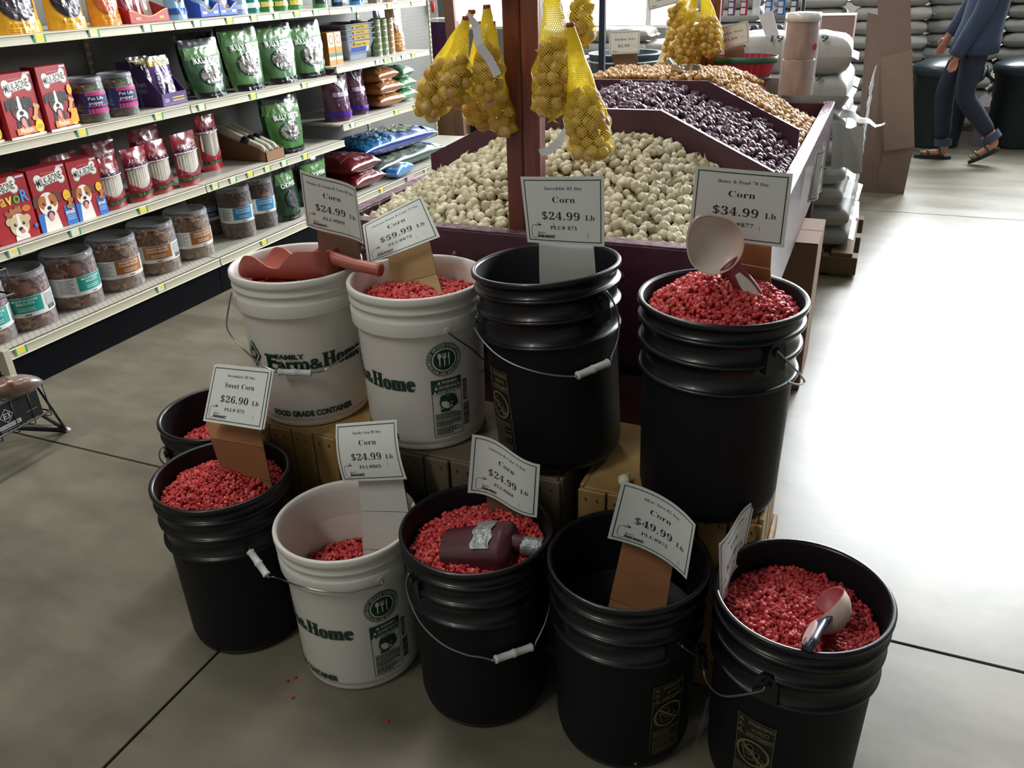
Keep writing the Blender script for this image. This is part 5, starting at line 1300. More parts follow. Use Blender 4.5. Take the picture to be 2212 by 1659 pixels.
# ================================================================ onion sets
def onion_mesh(name, r, mat, seed, tuft=True, tall=1.25, tip=.9, n=8):
    rnd = random.Random(seed)
    b = MB()
    prof = [(.02, -1.0), (.35, -.93), (.78, -.55), (1.0, -.02), (.88, .45), (.52, .85), (.22, 1.1), (.10, 1.1 + tip * .45), (.05, 1.1 + tip)]
    sk = rnd.uniform(-.25, .25); sk2 = rnd.uniform(-.25, .25)
    vs = []
    for (q, z) in prof:
        for i in range(n):
            a = 2 * PI * i / n
            k = r * q * (1 + .06 * math.sin(a * 2 + seed))
            off = max(0, z) ** 2 * .3 * r
            vs.append((k * math.cos(a) + sk * off * 2, k * math.sin(a) + sk2 * off * 2, r * z * tall * .8))
    K = len(prof)
    b.add(vs, [(j * n + i, j * n + (i + 1) % n, (j + 1) * n + (i + 1) % n, (j + 1) * n + i) for j in range(K - 1) for i in range(n)] + [tuple(range(n))[::-1]], mat, True)
    if tuft:
        for k in range(2):
            a = rnd.uniform(0, 6.28); l = rnd.uniform(.5, 1.4) * r
            base = Vector((sk * r * .5, sk2 * r * .5, r * (1.0 + tip * .4) * tall * .8))
            d = Vector((math.cos(a) * .6, math.sin(a) * .6, 1)).normalized()
            w = Vector((-math.sin(a), math.cos(a), 0)) * r * .10
            p1 = base + d * l * .5; p2 = base + d * l + Vector((math.cos(a), math.sin(a), -.3)) * l * .4
            b.add([base - w, base + w, p1 + w * .7, p1 - w * .7, p2], [(0, 1, 2, 3), (3, 2, 4)], mat)
    return b.mesh(name)
OW = [M('#d9d2b8', .42, color2='#b3aa84', vscale=70), M('#e2dcc4', .40, color2='#cbc3a4', vscale=60), M('#c9c0a2', .5, color2='#a79d7c', vscale=80), M('#dbd5c0', .42)]
OR_ = [M('#593848', .4, color2='#43293a', vscale=60), M('#68455a', .42, color2='#4a2f42', vscale=60), M('#4c2d40', .45)]
OY = [M('#c39a5e', .36, color2='#a67a42', vscale=60), M('#d0aa70', .36, color2='#b08648', vscale=60), M('#b98a4c', .4)]
WMESH = [onion_mesh('white_onion', .0134, OW[i % 4], i, tuft=i in (1, 4), tall=1.1 + .14 * (i % 3), tip=(.2, .45, .3, .7, .25)[i % 5]) for i in range(10)]
RMESH = [onion_mesh('red_onion', .0145, OR_[i % 3], 20 + i, tuft=i == 2, tall=.98, tip=.25 + .15 * (i % 2)) for i in range(6)]
YMESH = [onion_mesh('yellow_onion', .0128, OY[i % 3], 40 + i, tuft=i == 3, tall=.98, tip=.2 + .15 * (i % 2)) for i in range(6)]
CXB = -.745
def zd(x):
    d = abs(x - CXB)
    return 1.052 if d < .2 else 1.052 - .49 * (d - .2)
def Hw(x, y):
    t = min(1, max(0, (y - 1.83) / .40))
    return .805 + t ** .85 * (zd(x) - .068 - .805)
def edge(x, h):
    q = min(x - (BXL + .04), (BXR - .04) - x)
    return h if q > .10 or h < .838 else .838 + (h - .838) * (max(q - .012, 0) / .088) ** .8
def Hr(x, y):
    t = (y - 2.3) / .65; d = abs(x - CXB)
    return edge(x, 1.028 - .36 * max(0, d - .08) ** 1.0 + .012 * t - .02 * max(0, .25 - t) * 4 * (d < .3))
def Hy(x, y):
    t = (y - 2.95) / 1.1; d = abs(x - CXB)
    return edge(x, zd(x) + .004 - .17 * max(0, t - .30) - .05 * t * (d > .25))
EYE = Vector((0, 0, 1.4))
def pile(xr, yr, H, spacing, meshes, name, lab, group, cat, mat_fill, avoid, seed, stuff_name, stuff_lab, rmean):
    rnd = random.Random(seed)
    pts = []
    x = xr[0]; row = 0
    ny = int((yr[1] - yr[0]) / (spacing * .87))
    for j in range(ny + 1):
        y = yr[0] + (yr[1] - yr[0]) * j / ny
        nx = int((xr[1] - xr[0]) / spacing)
        for i in range(nx + 1):
            xx = xr[0] + (i + .5 * (j % 2)) * (xr[1] - xr[0]) / nx + rnd.uniform(-.35, .35) * spacing
            yy = y + rnd.uniform(-.3, .3) * spacing
            xx = min(max(xx, xr[0]), xr[1]); yy = min(max(yy, yr[0]), yr[1])
            if any(a < xx < b and c < yy < d for a, b, c, d in avoid): continue
            pts.append((xx, yy, H(xx, yy) + rnd.uniform(-.35, .35) * rmean + .25 * rmean * math.sin(xx * 60) * math.cos(yy * 50)))
    pts.sort(key=lambda p: (Vector(p) - EYE).length - .15 * p[2])
    ind = pts[:300]; rest = pts[300:]
    for p in ind:
        o = link(name, rnd.choice(meshes)); o.location = p
        o.rotation_euler = (rnd.uniform(-1.9, 1.9), rnd.uniform(-1.9, 1.9), rnd.uniform(0, 6.28))
        s_ = rnd.uniform(.72, 1.22); o.scale = (s_, s_, s_)
        tag(o, lab, cat, group)
    mb = MB(); 
    for p in rest:
        me = rnd.choice(meshes); s_ = rnd.uniform(.72, 1.22)
        Rm = Matrix.LocRotScale(Vector(p), Matrix.Rotation(rnd.uniform(0, 6.28), 3, 'Z') @ Matrix.Rotation(rnd.uniform(-1.9, 1.9), 3, 'X'), (s_, s_, s_))
        mb.add([Rm @ v.co for v in me.vertices], [tuple(q.vertices) for q in me.polygons], me.materials[0], True)
    nx, ny = 28, 18
    mb.grid(lambda u, v: (xr[0] - .008 + (xr[1] - xr[0] + .016) * u, yr[0] - .008 + (yr[1] - yr[0] + .016) * v, H(xr[0] + (xr[1] - xr[0]) * u, yr[0] + (yr[1] - yr[0]) * v) - rmean * .9), nx, ny, mat_fill)
    o = mb.build(stuff_name); tag(o, stuff_lab, cat, kind='stuff')
XL, XR = BXL + .053, BXR - .053
pile((XL, XR), (BYF + .056, 2.275), Hw, .0225, WMESH, 'white_onion', 'small white onion set in the front compartment of the maroon bin', 'white onion sets in the front compartment', 'onion', M('#7d7656', .9), [(-.815, -.70, 1.80, 1.89)], 1, 'white_onion_heap', 'rest of the heap of white onion sets, towards the first divider', .0128)
pile((XL, XR), (2.325, 2.925), Hr, .0265, RMESH, 'red_onion', 'small dark red onion set in the middle compartment of the maroon bin', 'red onion sets in the middle compartment', 'onion', M('#2c1824', .9), [], 2, 'red_onion_heap', 'rest of the heap of dark red onion sets, towards the second divider', .0145)
pile((XL, XR), (2.975, 4.06), Hy, .0250, YMESH, 'yellow_onion', 'small golden onion set in the rear compartment of the maroon bin', 'yellow onion sets in the rear compartment', 'onion', M('#6d4a26', .9), [(-.81, -.68, 3.92, 4.05)], 3, 'yellow_onion_heap', 'rest of the heap of golden onion sets, towards the back of the bin', .0128)
for (x, y, z) in ((-.375, 1.405, .4575), (-.335, 1.47, .4575)):
    o = link('white_onion', WMESH[1]); o.location = (x, y, z); o.rotation_euler = (1.3, .3, x * 9); o.scale = (1, 1, 1)
    tag(o, 'stray white onion on the pine crate, %s' % ('nearer its front edge' if y < 1.43 else 'close behind the first, by the black bucket'), 'onion')
# metal scoop in the yellow onions
STEEL = M('#b9bcbd', .25, 1.0)
feed_scoop(frame_from((-.75, .55, .12), (-.5, -.8, .05), (-.60, 3.06, 1.07)), STEEL, 'shiny metal scoop stuck in the golden onions behind the second divider', L_=.17, r=.05, handle_len=.08, handle_r=.01)

def net_material(c):
    m = bpy.data.materials.new('mat_net'); m.use_nodes = True; nt = m.node_tree; N = nt.nodes; L = nt.links
    b = N['Principled BSDF']; b.inputs['Base Color'].default_value = (*srgb(c), 1); b.inputs['Roughness'].default_value = .4
    tr = N.new('ShaderNodeBsdfTranslucent'); tr.inputs[0].default_value = (*srgb(c), 1); mx = N.new('ShaderNodeMixShader'); mx.inputs[0].default_value = .45
    L.new(b.outputs[0], mx.inputs[1]); L.new(tr.outputs[0], mx.inputs[2]); L.new(mx.outputs[0], N['Material Output'].inputs[0]); return m
# ================================================================ yellow net bags of onion sets
NET = net_material('#ead43a'); NETD = M('#c9ab1e', .45)
BO = [M('#c49a5c', .5, color2='#a67a42', vscale=50), M('#d6b984', .5, color2='#b99258', vscale=50), M('#bb8a52', .5)]
BMESH = [onion_mesh('onion', .0125, BO[i % 3], 60 + i, tuft=False, tall=1.15, tip=.35, n=8) for i in range(5)]
def net_bag(top, mid, bot, r, lab, seed, group=None, neck=.008, knot=True, fill=.62, cell=.0042, per=70):
    """top: where it is tied; mid: centre of the swollen part; bot: lowest point"""
    rnd = random.Random(seed)
    top, mid, bot = Vector(top), Vector(mid), Vector(bot)
    t = empty('net_bag', bot, 0, lab, 'net bag', group)
    L_ = (top - bot).length
    def axis(s_):   # 0 bottom, 1 top, quadratic through mid at .33
        k = .36
        c = (mid - bot * (1 - k) ** 2 - top * k * k) / (2 * k * (1 - k))
        return bot * (1 - s_) ** 2 + c * 2 * s_ * (1 - s_) + top * s_ * s_
    def rad(s_):
        if s_ < .12: return r * math.sin((.15 + s_ / .12 * .85) * PI / 2) * (.55 + .45 * s_ / .12) * 1.0
        if s_ < .42: return r
        q = (s_ - .42) / .58
        return r + (neck - r) * (q ** .85) 
    def P_(u, s_, lump=1):
        a = 2 * PI * u; rr = rad(s_) * (1 + lump * .06 * math.sin(a * 5 + s_ * 21 + seed) * (s_ < .6) + .04 * math.sin(a * 3 - s_ * 33))
        c = axis(s_)
        return Vector((c.x + rr * math.cos(a), c.y + rr * .88 * math.sin(a), c.z)) - bot
    nu = int(2 * PI * r / (cell)); nu += nu % 2; nv = int(L_ * 1.25 / cell)
    b = MB()
    # diamond cells, each a thin frame; where the net gathers the frames close up to solid
    for j in range(nv):
        for i in range(nu):
            if (i + j) % 2: continue
            s0, s1, s2 = (j - .5 + .5) / nv, (j + 1) / nv, (j + 2) / nv
            if s2 > 1: continue
            q = [P_((i) / nu, s0), P_((i + 1) / nu, s1), P_(i / nu, s2), P_((i - 1) / nu, s1)]
            wid = (q[1] - q[3]).length
            if wid < .0026:
                b.add(q, [(0, 1, 2, 3)], NET); continue
            k = max(.0, 1 - .00115 / wid * 1.5)
            c = (q[0] + q[1] + q[2] + q[3]) / 4
            inn = [c + (v - c) * k for v in q]
            b.add(q + inn, [(0, 1, 5, 4), (1, 2, 6, 5), (2, 3, 7, 6), (3, 0, 4, 7)], NET)
    b.build('net', None, t)
    kb = MB(); 
    kb.lathe([(.002, -.006), (.006, -.004), (.007, 0), (.004, .004), (.001, .007)], 8, NETD)
    kb.v = [(v[0], v[1], v[2]) for v in kb.v]
    for a in (0, 1.3, 2.6, 4.1):
        kb.add([(0, 0, -.003), (.004 * math.cos(a + 1), .004 * math.sin(a + 1), -.004), (.018 * math.cos(a), .018 * math.sin(a), -.012)], [(0, 1, 2)], NET)
    kb.build('bottom_knot', None, t)
    cb = MB(); cb.tube([top - bot + Vector((0, 0, -.004)), top - bot + Vector((0, 0, .004))], neck * 1.1, 8, M('#8a3a20', .5)); cb.build('tie', None, t)
    # the onions inside
    n = 0; tries = 0; put = []
    while n < per and tries < 3000:
        tries += 1
        s_ = rnd.uniform(.03, fill); a = rnd.uniform(0, 2 * PI); q = rnd.choice((.95, .95, .8, .45))
        rr = max(0, rad(s_) - .0125) * q
        c = axis(s_) - bot; p = Vector((c.x + rr * math.cos(a), c.y + rr * .88 * math.sin(a), c.z))
        if any((p - x).length < .0195 for x in put): continue
        put.append(p); n += 1
        o = link('onion', rnd.choice(BMESH), t); o.location = p; o.rotation_euler = (rnd.uniform(0, 6), rnd.uniform(0, 6), rnd.uniform(0, 6))
        s2 = rnd.uniform(.95, 1.3); o.scale = (s2, s2, s2)
    return t
near = 'yellow net bags on the near post'
yb = 1.775
net_bag((-.845, yb, 1.325), (-.945, yb, 1.165), (-.963, yb, 1.095), .046, 'bulging yellow net bag hanging lowest at the far left of the near post', 1)
net_bag((-.838, yb - .045, 1.315), (-.868, yb - .05, 1.19), (-.866, yb - .05, 1.135), .038, 'yellow net bag with tan round bottom, frontmost left of the near post', 2)
net_bag((-.800, yb - .02, 1.335), (-.800, yb - .025, 1.205), (-.803, yb - .025, 1.138), .037, 'yellow net bag close against the left edge of the post, below the white tie ribbon', 3)
net_bag((-.842, yb + .03, 1.30), (-.868, yb + .07, 1.115), (-.850, yb + .07, 1.072), .044, 'yellow net bag hanging behind and below the front ones, with a knotted tail', 4)
net_bag((-.812, yb + .03, 1.30), (-.805, yb + .045, 1.11), (-.79, yb + .045, 1.060), .032, 'yellow net bag half hidden by the left edge of the near post', 5)
net_bag((-.790, yb - .015, 1.50), (-.792, yb + .02, 1.42), (-.795, yb + .02, 1.37), .026, 'yellow net bag top right of the left cluster, cut by the top picture edge', 6, per=20)
net_bag((-.655, yb - .02, 1.42), (-.650, yb - .02, 1.19), (-.655, yb - .02, 1.112), .047, 'large yellow net bag hanging right of the near post, upper of the two low ones', 7)
net_bag((-.612, yb + .03, 1.43), (-.607, yb + .03, 1.30), (-.612, yb + .03, 1.250), .033, 'short full net bag high behind the others right of the near post', 8, fill=.75)
net_bag((-.603, yb - .05, 1.30), (-.571, yb - .03, 1.10), (-.566, yb - .03, 1.028), .050, 'yellow net bag hanging lowest right of the near post, over the white onions', 9)
def ribbon(pts, w, lab, seed):
    t = MB(); P_ = [Vector(p) for p in pts]; o = P_[0]
    vs = []
    for i, p in enumerate(P_):
        d = (P_[min(i + 1, len(P_) - 1)] - P_[max(0, i - 1)]).normalized(); n = d.cross(Vector((0, 1, .3))).normalized()
        ww = w * (.35 if i in (0,) else 1); vs += [p - o - n * ww / 2, p - o + n * ww / 2]
    k = len(P_); vs += [(Vector(v) + Vector((0, .0006, 0))) for v in vs]
    f = [(2 * i, 2 * i + 1, 2 * i + 3, 2 * i + 2) for i in range(k - 1)] + [(2 * k + 2 * i + 1, 2 * k + 2 * i, 2 * k + 2 * i + 2, 2 * k + 2 * i + 3) for i in range(k - 1)]
    t.add(vs, f, M('#cfd0d2', .5))
    ob = t.build('paper_tag'); ob.location = o; tag(ob, lab, 'tag')
ribbon([(-.818, 1.70, 1.325), (-.800, 1.698, 1.30), (-.792, 1.69, 1.265), (-.768, 1.69, 1.235), (-.752, 1.69, 1.205)], .021, 'white paper tag dangling across the left edge of the near post', 1)
ribbon([(-.612, 1.72, 1.10), (-.618, 1.70, 1.075), (-.640, 1.70, 1.055), (-.664, 1.70, 1.048)], .017, 'white paper tag poking out beneath the low net bag right of the near post', 2)
yf = 3.86
far = 'yellow net bags on the far post'
for i, (tp, md, bt, r, lab) in enumerate((
    ((-.79, yf, 1.30), (-.85, yf, 1.135), (-.875, yf, 1.00), .062, 'wide yellow net bag left of the far post, hanging in front'),
    ((-.78, yf - .05, 1.30), (-.80, yf - .05, 1.10), (-.80, yf - .05, .985), .055, 'middle yellow net bag of the far cluster, partly behind its neighbour'),
    ((-.755, yf - .03, 1.32), (-.715, yf - .03, 1.13), (-.71, yf - .03, 1.045), .056, 'yellow net bag in front of the far post on its right side'),
    ((-.80, yf + .02, 1.35), (-.875, yf + .03, 1.215), (-.87, yf + .03, 1.16), .045, 'small tan net bag high at the left of the far cluster'),
    ((-.80, yf + .06, 1.20), (-.905, yf + .06, 1.0), (-.92, yf + .06, .94), .050, 'lowest yellow net bag at the left of the far cluster'),
    ((-.78, yf + .03, 1.15), (-.83, yf + .02, .985), (-.84, yf + .02, .93), .045, 'yellow net bag resting on the golden onions under the far cluster'))):
    net_bag(tp, md, bt, r, lab, 20 + i, cell=.0062, per=56)
# red splint basket
t = empty('splint_basket', (-.585, 4.0, .905), 0, 'red splint basket with green rim standing at the back of the bin', 'basket')
RED = M('#b52344', .5, var=.2, vscale=9, stretch=(6, 6, .6)); GRN = M('#2c5f4c', .5)
nS = 26
for i in range(nS):
    a0 = 2 * PI * i / nS + .012; a1 = 2 * PI * (i + 1) / nS - .012
    def f(u, v, a0=a0, a1=a1):
        a = a0 + (a1 - a0) * u; r_ = .094 + .034 * v
        return (r_ * 1.05 * math.cos(a), r_ * .75 * math.sin(a), .13 * v)
    MB().grid(f, 2, 3, RED).build('splint', None, t)
for z0, z1, r0 in ((.105, .132, .128), (.032, .047, .107)):
    MB().lathe([(r0, z0), (r0 + .003, z0), (r0 + .005, z1), (r0 + .002, z1)], 36, GRN).build('hoop', None, t).scale = (1.05, .76, 1)
MB().lathe([(0, .004), (.092, .004)], 24, RED).build('bottom', None, t).scale = (1.05, .75, 1)
# produce bag roll
t = empty('bag_roll', (-.350, 3.905, .893), 0, 'tall upright roll of printed clear produce bags at the rear right of the bin', 'roll')
RB = M('#a98f86', .3, color2='#8a6d66', vscale=16, stretch=(3, 3, .6), coat=.4)
for k in range(2):
    MB().lathe([(.02, .0), (.064, .0), (.065, .004), (.066, .138), (.064, .142), (.02, .142)], 40, RB).build('roll_half', None, t).location = (0, 0, k * .143)
MB().lathe([(.018, .286), (.07, .286), (.071, .30), (.070, .318), (.03, .322), (.020, .318), (.018, .286)], 40, M('#d9d7d8', .35, coat=.3)).build('rolled_end', None, t)
MB().lathe([(.0715, .0), (.0725, .29)], 40, clear_plastic('#e8e8ee', .10, .12)).build('wrapper', None, t)
p = Print(lambda u, v, l: ((.073 + l) * math.cos(R(u)), (.073 + l) * math.sin(R(u)), v))
for (u, v) in ((-30, .235), (-22, .205), (-38, .165), (-25, .12), (-35, .06), (-20, .02)):
    p.line([(u, v + .022), (u + 2, v + .008), (u + 6, v)], .004, '#2d3a38')
p.ell(-34, .19, 10, .014, '#b3303c'); p.build('printing', t)
# ================================================================ goods on the shelves
# every item is built facing -y (local x runs along the shelf to the right) and turned to face the aisle
SZ = {1: 1.252, 2: .901, 3: .539, 4: .18, 11: 1.25, 12: .944, 13: .625}
def put(t, y, shelf_, x=-2.95, yaw=0, dz=0):
    t.location = (x, y, (SZ[shelf_] if isinstance(shelf_, int) else shelf_) + dz + .0005); t.rotation_euler = (0, 0, PI / 2 + R(yaw)); return t
def carton_print(w, h, face):
    return Print(lambda u, v, l: (u, -l, v))
def ell_pts(cx_, cz_, rx, rz, n=16, a0=0): return [(cx_ + rx * math.cos(2 * PI * i / n + a0), cz_ + rz * math.sin(2 * PI * i / n + a0)) for i in range(n)]
def bone_shape(cx_, cz_, w, h, rot=0):
    pts = []
    for (sx, sz, a0, a1) in ((1, 1, -60, 170), (-1, 1, 10, 240), (-1, -1, 120, 350), (1, -1, 190, 420)):
        for k in range(7):
            a = R(a0 + (a1 - a0) * k / 6); pts.append((sx * w * .40 + h * .30 * math.cos(a), sz * h * .24 + h * .30 * math.sin(a)))
    # order: right top, left top, left bottom, right bottom
    c, s = math.cos(rot), math.sin(rot)
    return [(cx_ + x * c - y * s, cz_ + x * s + y * c) for x, y in pts]
def dog_face(p, cx_, cz_, s, fur, patch, kind=0):
    """printed dog portrait: chest, head, ears, muzzle, eyes, nose, open mouth"""
    W_ = '#e9e4da'
    p.poly([(cx_ - .62 * s, cz_ - 1.75 * s), (cx_ + .62 * s, cz_ - 1.75 * s), (cx_ + .46 * s, cz_ - .5 * s), (cx_ - .46 * s, cz_ - .5 * s)], W_ if kind != 1 else '#2a2524')
    if kind == 1: p.poly([(cx_ - .3 * s, cz_ - 1.75 * s), (cx_ + .3 * s, cz_ - 1.75 * s), (cx_ + .2 * s, cz_ - .6 * s), (cx_ - .2 * s, cz_ - .6 * s)], '#c9804a')
    for sg_ in (-1, 1):
        if kind == 2: p.ell(cx_ + sg_ * .62 * s, cz_ + .42 * s, .24 * s, .24 * s, patch)
        else: p.poly([(cx_ + sg_ * .45 * s, cz_ + .75 * s), (cx_ + sg_ * .95 * s, cz_ + .62 * s), (cx_ + sg_ * 1.0 * s, cz_ + .05 * s), (cx_ + sg_ * .72 * s, cz_ + .15 * s), (cx_ + sg_ * .5 * s, cz_ + .35 * s)][::sg_], '#5b3626' if kind == 0 else '#231e1f')
    p.ell(cx_, cz_ + .1 * s, .66 * s, .72 * s, fur)
    p.ell(cx_ - .33 * s, cz_ + .25 * s, .32 * s, .42 * s, patch); p.ell(cx_ + .33 * s, cz_ + .25 * s, .32 * s, .42 * s, patch)
    p.poly([(cx_ - .07 * s, cz_ + .8 * s), (cx_ + .07 * s, cz_ + .8 * s), (cx_ + .16 * s, cz_ - .1 * s), (cx_ - .16 * s, cz_ - .1 * s)], W_)
    p.ell(cx_, cz_ - .28 * s, .42 * s, .36 * s, W_)
    for sg_ in (-1, 1):
        p.ell(cx_ + sg_ * .3 * s, cz_ + .18 * s, .09 * s, .10 * s, '#15110f'); p.ell(cx_ + sg_ * .3 * s + .03 * s, cz_ + .22 * s, .022 * s, .022 * s, '#ffffff')
    p.ell(cx_, cz_ - .13 * s, .15 * s, .12 * s, '#141213')
    if kind != 2:
        p.ell(cx_, cz_ - .52 * s, .27 * s, .22 * s, '#3c1d1c'); p.ell(cx_, cz_ - .66 * s, .17 * s, .26 * s, '#d98a93')
    else:
        p.ell(cx_ + .1 * s, cz_ - .3 * s, .16 * s, .12 * s, '#c98080')
def treat_box(w, d, h, kind, lab):
    t = empty('treat_box', (0, 0, 0), 0, lab, 'box')
    RD = M('#a3242e', .4, coat=.1)
    MB().bbox(-w / 2, w / 2, 0, d, 0, h, .0015, RD).build('carton', None, t)
    p = Print(lambda u, v, l: (u, -l, v)); W_ = '#ece8dc'; K = '#16161a'
    s = w / .172
    cx0 = 0 if kind != 'flavor' else -.03 * s
    # bone shaped badge with the name across it
    bx, bz = (.004 * s, .80 * h) if kind != 'flavor' else (-.018 * s, .84 * h)
    bw = .128 * s if kind != 'flavor' else .115 * s
    p.poly([(x, z) for x, z in bone_shape(bx, bz, bw, .062 * s, .12)], '#8f8a74')
    q = bone_shape(bx + .001, bz + .0015, bw * .98, .057 * s, .12); p.poly(q, W_)
    p.rect(bx - bw * .38, bx + bw * .38, bz - .013 * s, bz + .013 * s, W_)
    p.sans('MILK-BONE', bx, bz - .014 * s, .042 * s, K, bold=.011, width=.118 * s if kind != 'flavor' else .104 * s, rot=.12)
    p.rect(.045 * s, .08 * s, h * .952, h * .982, '#cfcad6')
    p.rect(-.03 * s, .03 * s, h * .905, h * .910, '#e6b9a5')
    if kind in ('small', 'small2'):
        p.rect(.2 * w, .5 * w, 0, .33 * h, '#2a6ec0'); p.rect(-.5 * w, -.3 * w, 0, .30 * h, '#2a6ec0')
        dog_face(p, -.030 * s, .40 * h, .064 * s, '#ece6da', '#b4662c', 0)
        p.ell(.060 * s, .49 * h, .017 * s, .022 * s, '#e8b51f'); p.rect(.050 * s, .07 * s, .485 * h, .492 * h, '#8a5a14')
        p.poly(bone_shape(.066 * s, .35 * h, .036 * s, .026 * s, 1.25), '#b0733f')
        p.sans('small', .056 * s, .185 * h, .026 * s, W_, width=.042 * s, bold=.02)
        for k in range(3): p.rect(.038 * s, .076 * s, (.15 - .03 * k) * h, (.158 - .03 * k) * h, '#cfe0f2')
    elif kind == 'flavor':
        cols = ('#5cae2f', '#4aa6cf', '#e3a23a', '#e6d04a', '#53a744', '#3f8fd0')
        x = -.082 * s
        for ch, col in zip('FlavoR', cols):
            pts, fs = sans_text(ch, .03); wd = max(q_[0] for q_ in pts); 
            p.raw([(x + a * .052 * s, .58 * h + b * .060 * s) for a, b in pts], fs, col); x += (wd + .06) * .052 * s
        p.poly(bone_shape(-.005 * s, .45 * h, .055 * s, .03 * s, .25), '#9a5632'); p.poly(bone_shape(.01 * s, .475 * h, .045 * s, .024 * s, .1), '#b06a3e')
        p.ell(.055 * s, .47 * h, .018 * s, .012 * s, '#d8702a')
        dog_face(p, .010 * s, .215 * h, .060 * s, '#d9c8a4', '#c8b088', 2)
        p.rect(-.5 * w, .5 * w, 0, .012 * h, '#8f1b24')
        p.ell(.076 * s, .17 * h, .008 * s, .008 * s, '#2f7fc4')
    elif kind in ('medium', 'medium2'):
        dog_face(p, -.008 * s if kind == 'medium' else -.014 * s, .42 * h, .066 * s, '#5a3522', '#2b1f1d', 1)
        p.poly(bone_shape(.060 * s, .36 * h, .06 * s, .03 * s, 1.2), '#c79a66')
        p.rect(-.5 * w, .5 * w, .0, .035 * h, '#d9d4cb')
        p.rect(-.052 * s, .052 * s, .055 * h, .155 * h, '#dd8226'); p.sans('Medium', -.004 * s, .075 * h, .03 * s, W_, width=.062 * s, bold=.015)
        p.ell(.062 * s, .14 * h, .020 * s, .026 * s, '#e6c622')
        for k in range(3): p.rect(.048 * s, .076 * s, (.15 - .022 * k) * h, (.157 - .022 * k) * h, '#6b5a10')
        if kind == 'medium2':
            p.rect(.28 * w, .5 * w, .02, .3 * h, '#e2a223'); p.ell(.07 * s, .6 * h, .014 * s, .022 * s, '#e2a223')
    p.build('printed_front', t)
    sd = Print(lambda u, v, l: (w / 2 + l, u, v)); 
    if kind != 'flavor': sd.rect(.003, d - .003, .003, .26 * h, '#2a6ec0' if 'small' in kind else '#dd9a26'); sd.build('printed_side', t)
    return t
put(treat_box(.175, .07, .238, 'flavor', 'red treat box with multicoloured flavor lettering, leftmost on the second shelf from the bottom'), 2.105, 3)
put(treat_box(.172, .07, .240, 'small', 'red and blue puppy treat box standing right beside the flavor box'), 2.288, 3)
put(treat_box(.150, .07, .236, 'small2', 'red and blue treat box with a puppy, standing right against the red rawhide packs'), 2.455, 3)
put(treat_box(.165, .07, .226, 'medium', 'red box with dark dog and orange Medium band, upper shelf at far left'), 2.245, 2, -2.93, 6)
put(treat_box(.150, .07, .235, 'medium2', 'red treat box with a dark dog beside the two puppy treat tubs'), 2.415, 2, -2.935, 6)
put(treat_box(.150, .07, .235, 'medium', 'red treat box on the upper shelf cut by the left picture edge'), 2.07, 2, -2.93, 6)
# --- clear tubs
def chunk_fill(r, h, cols, seed, size=.016, n=330, kind='bone'):
    rnd = random.Random(seed); mb = MB(); ms = [M(c, .75) for c in cols]
    def unitbone():
        if kind == 'bone':
            pts = bone_shape(0, 0, 1.9, .95, 0)[::2]
        elif kind == 'cube': pts = [(-.5, -.5), (.5, -.5), (.5, .5), (-.5, .5)]
        else: pts = [(math.cos(a) * .8, math.sin(a) * .5) for a in np.arange(8) * PI / 4]
        return pts
    poly = unitbone(); th = .28 if kind != 'cube' else .5
    for i in range(n):
        a = rnd.uniform(0, 2 * PI); z = .008 + (h - .016) * rnd.random() ; top = rnd.random() < .16
        rr = r - .005 - rnd.uniform(0, .008)
        if top: z = h - rnd.uniform(.0, .01); rr = r * math.sqrt(rnd.random()) * .93
        e = Matrix.Rotation(a, 4, 'Z') @ Matrix.Translation((rr, 0, z)) @ (Matrix.Rotation(PI / 2, 4, 'Y') if not top else Matrix.Identity(4)) @ Matrix.Rotation(rnd.uniform(0, 6.28), 4, 'Z') @ Matrix.Rotation(rnd.uniform(-.35, .35), 4, 'X')
        s = size * rnd.uniform(.75, 1.1)
        mb.prism([(x * s, y * s) for x, y in poly], -th * s, th * s, rnd.choice(ms), e)
        for k in range(-(2 * len(poly)), 0):
            v = mb.v[k]; q = math.hypot(v[0], v[1])
            if q > r: mb.v[k] = (v[0] * r / q, v[1] * r / q, v[2])
    mb.lathe([(0, .004), (r * .9, .004), (r * .9, h * .97), (0, h * .97)], 20, ms[0])
    return mb.mesh('biscuits')
CLR = clear_plastic('#dfe3ea', .04, .08); CLID = clear_plastic('#cfd4de', .16, .1)
def tub_meshes(r, h, waist=False):
    b = MB()
    pr = [(r * .93, 0), (r, .006), (r, h * .80), (r * .985, h * .815), (r * .985, h * .86), (r * .93, h * .90), (r * .93, h * .91)]
    b.lathe(pr, 40, CLR); 
    l = MB(); l.lathe([(r * .975, h * .895), (r * .98, h * .965), (r * .96, h * .975), (r * .93, h), (r * .88, h), (r * .87, h * .985), (0, h * .985)], 40, CLID)
    for k in range(3):
        z = h * (.91 + .018 * k); l.lathe([(r * .98, z), (r * .99, z + .0015), (r * .98, z + .003)], 40, CLID)
    return b.mesh('tub_body'), l.mesh('lid')
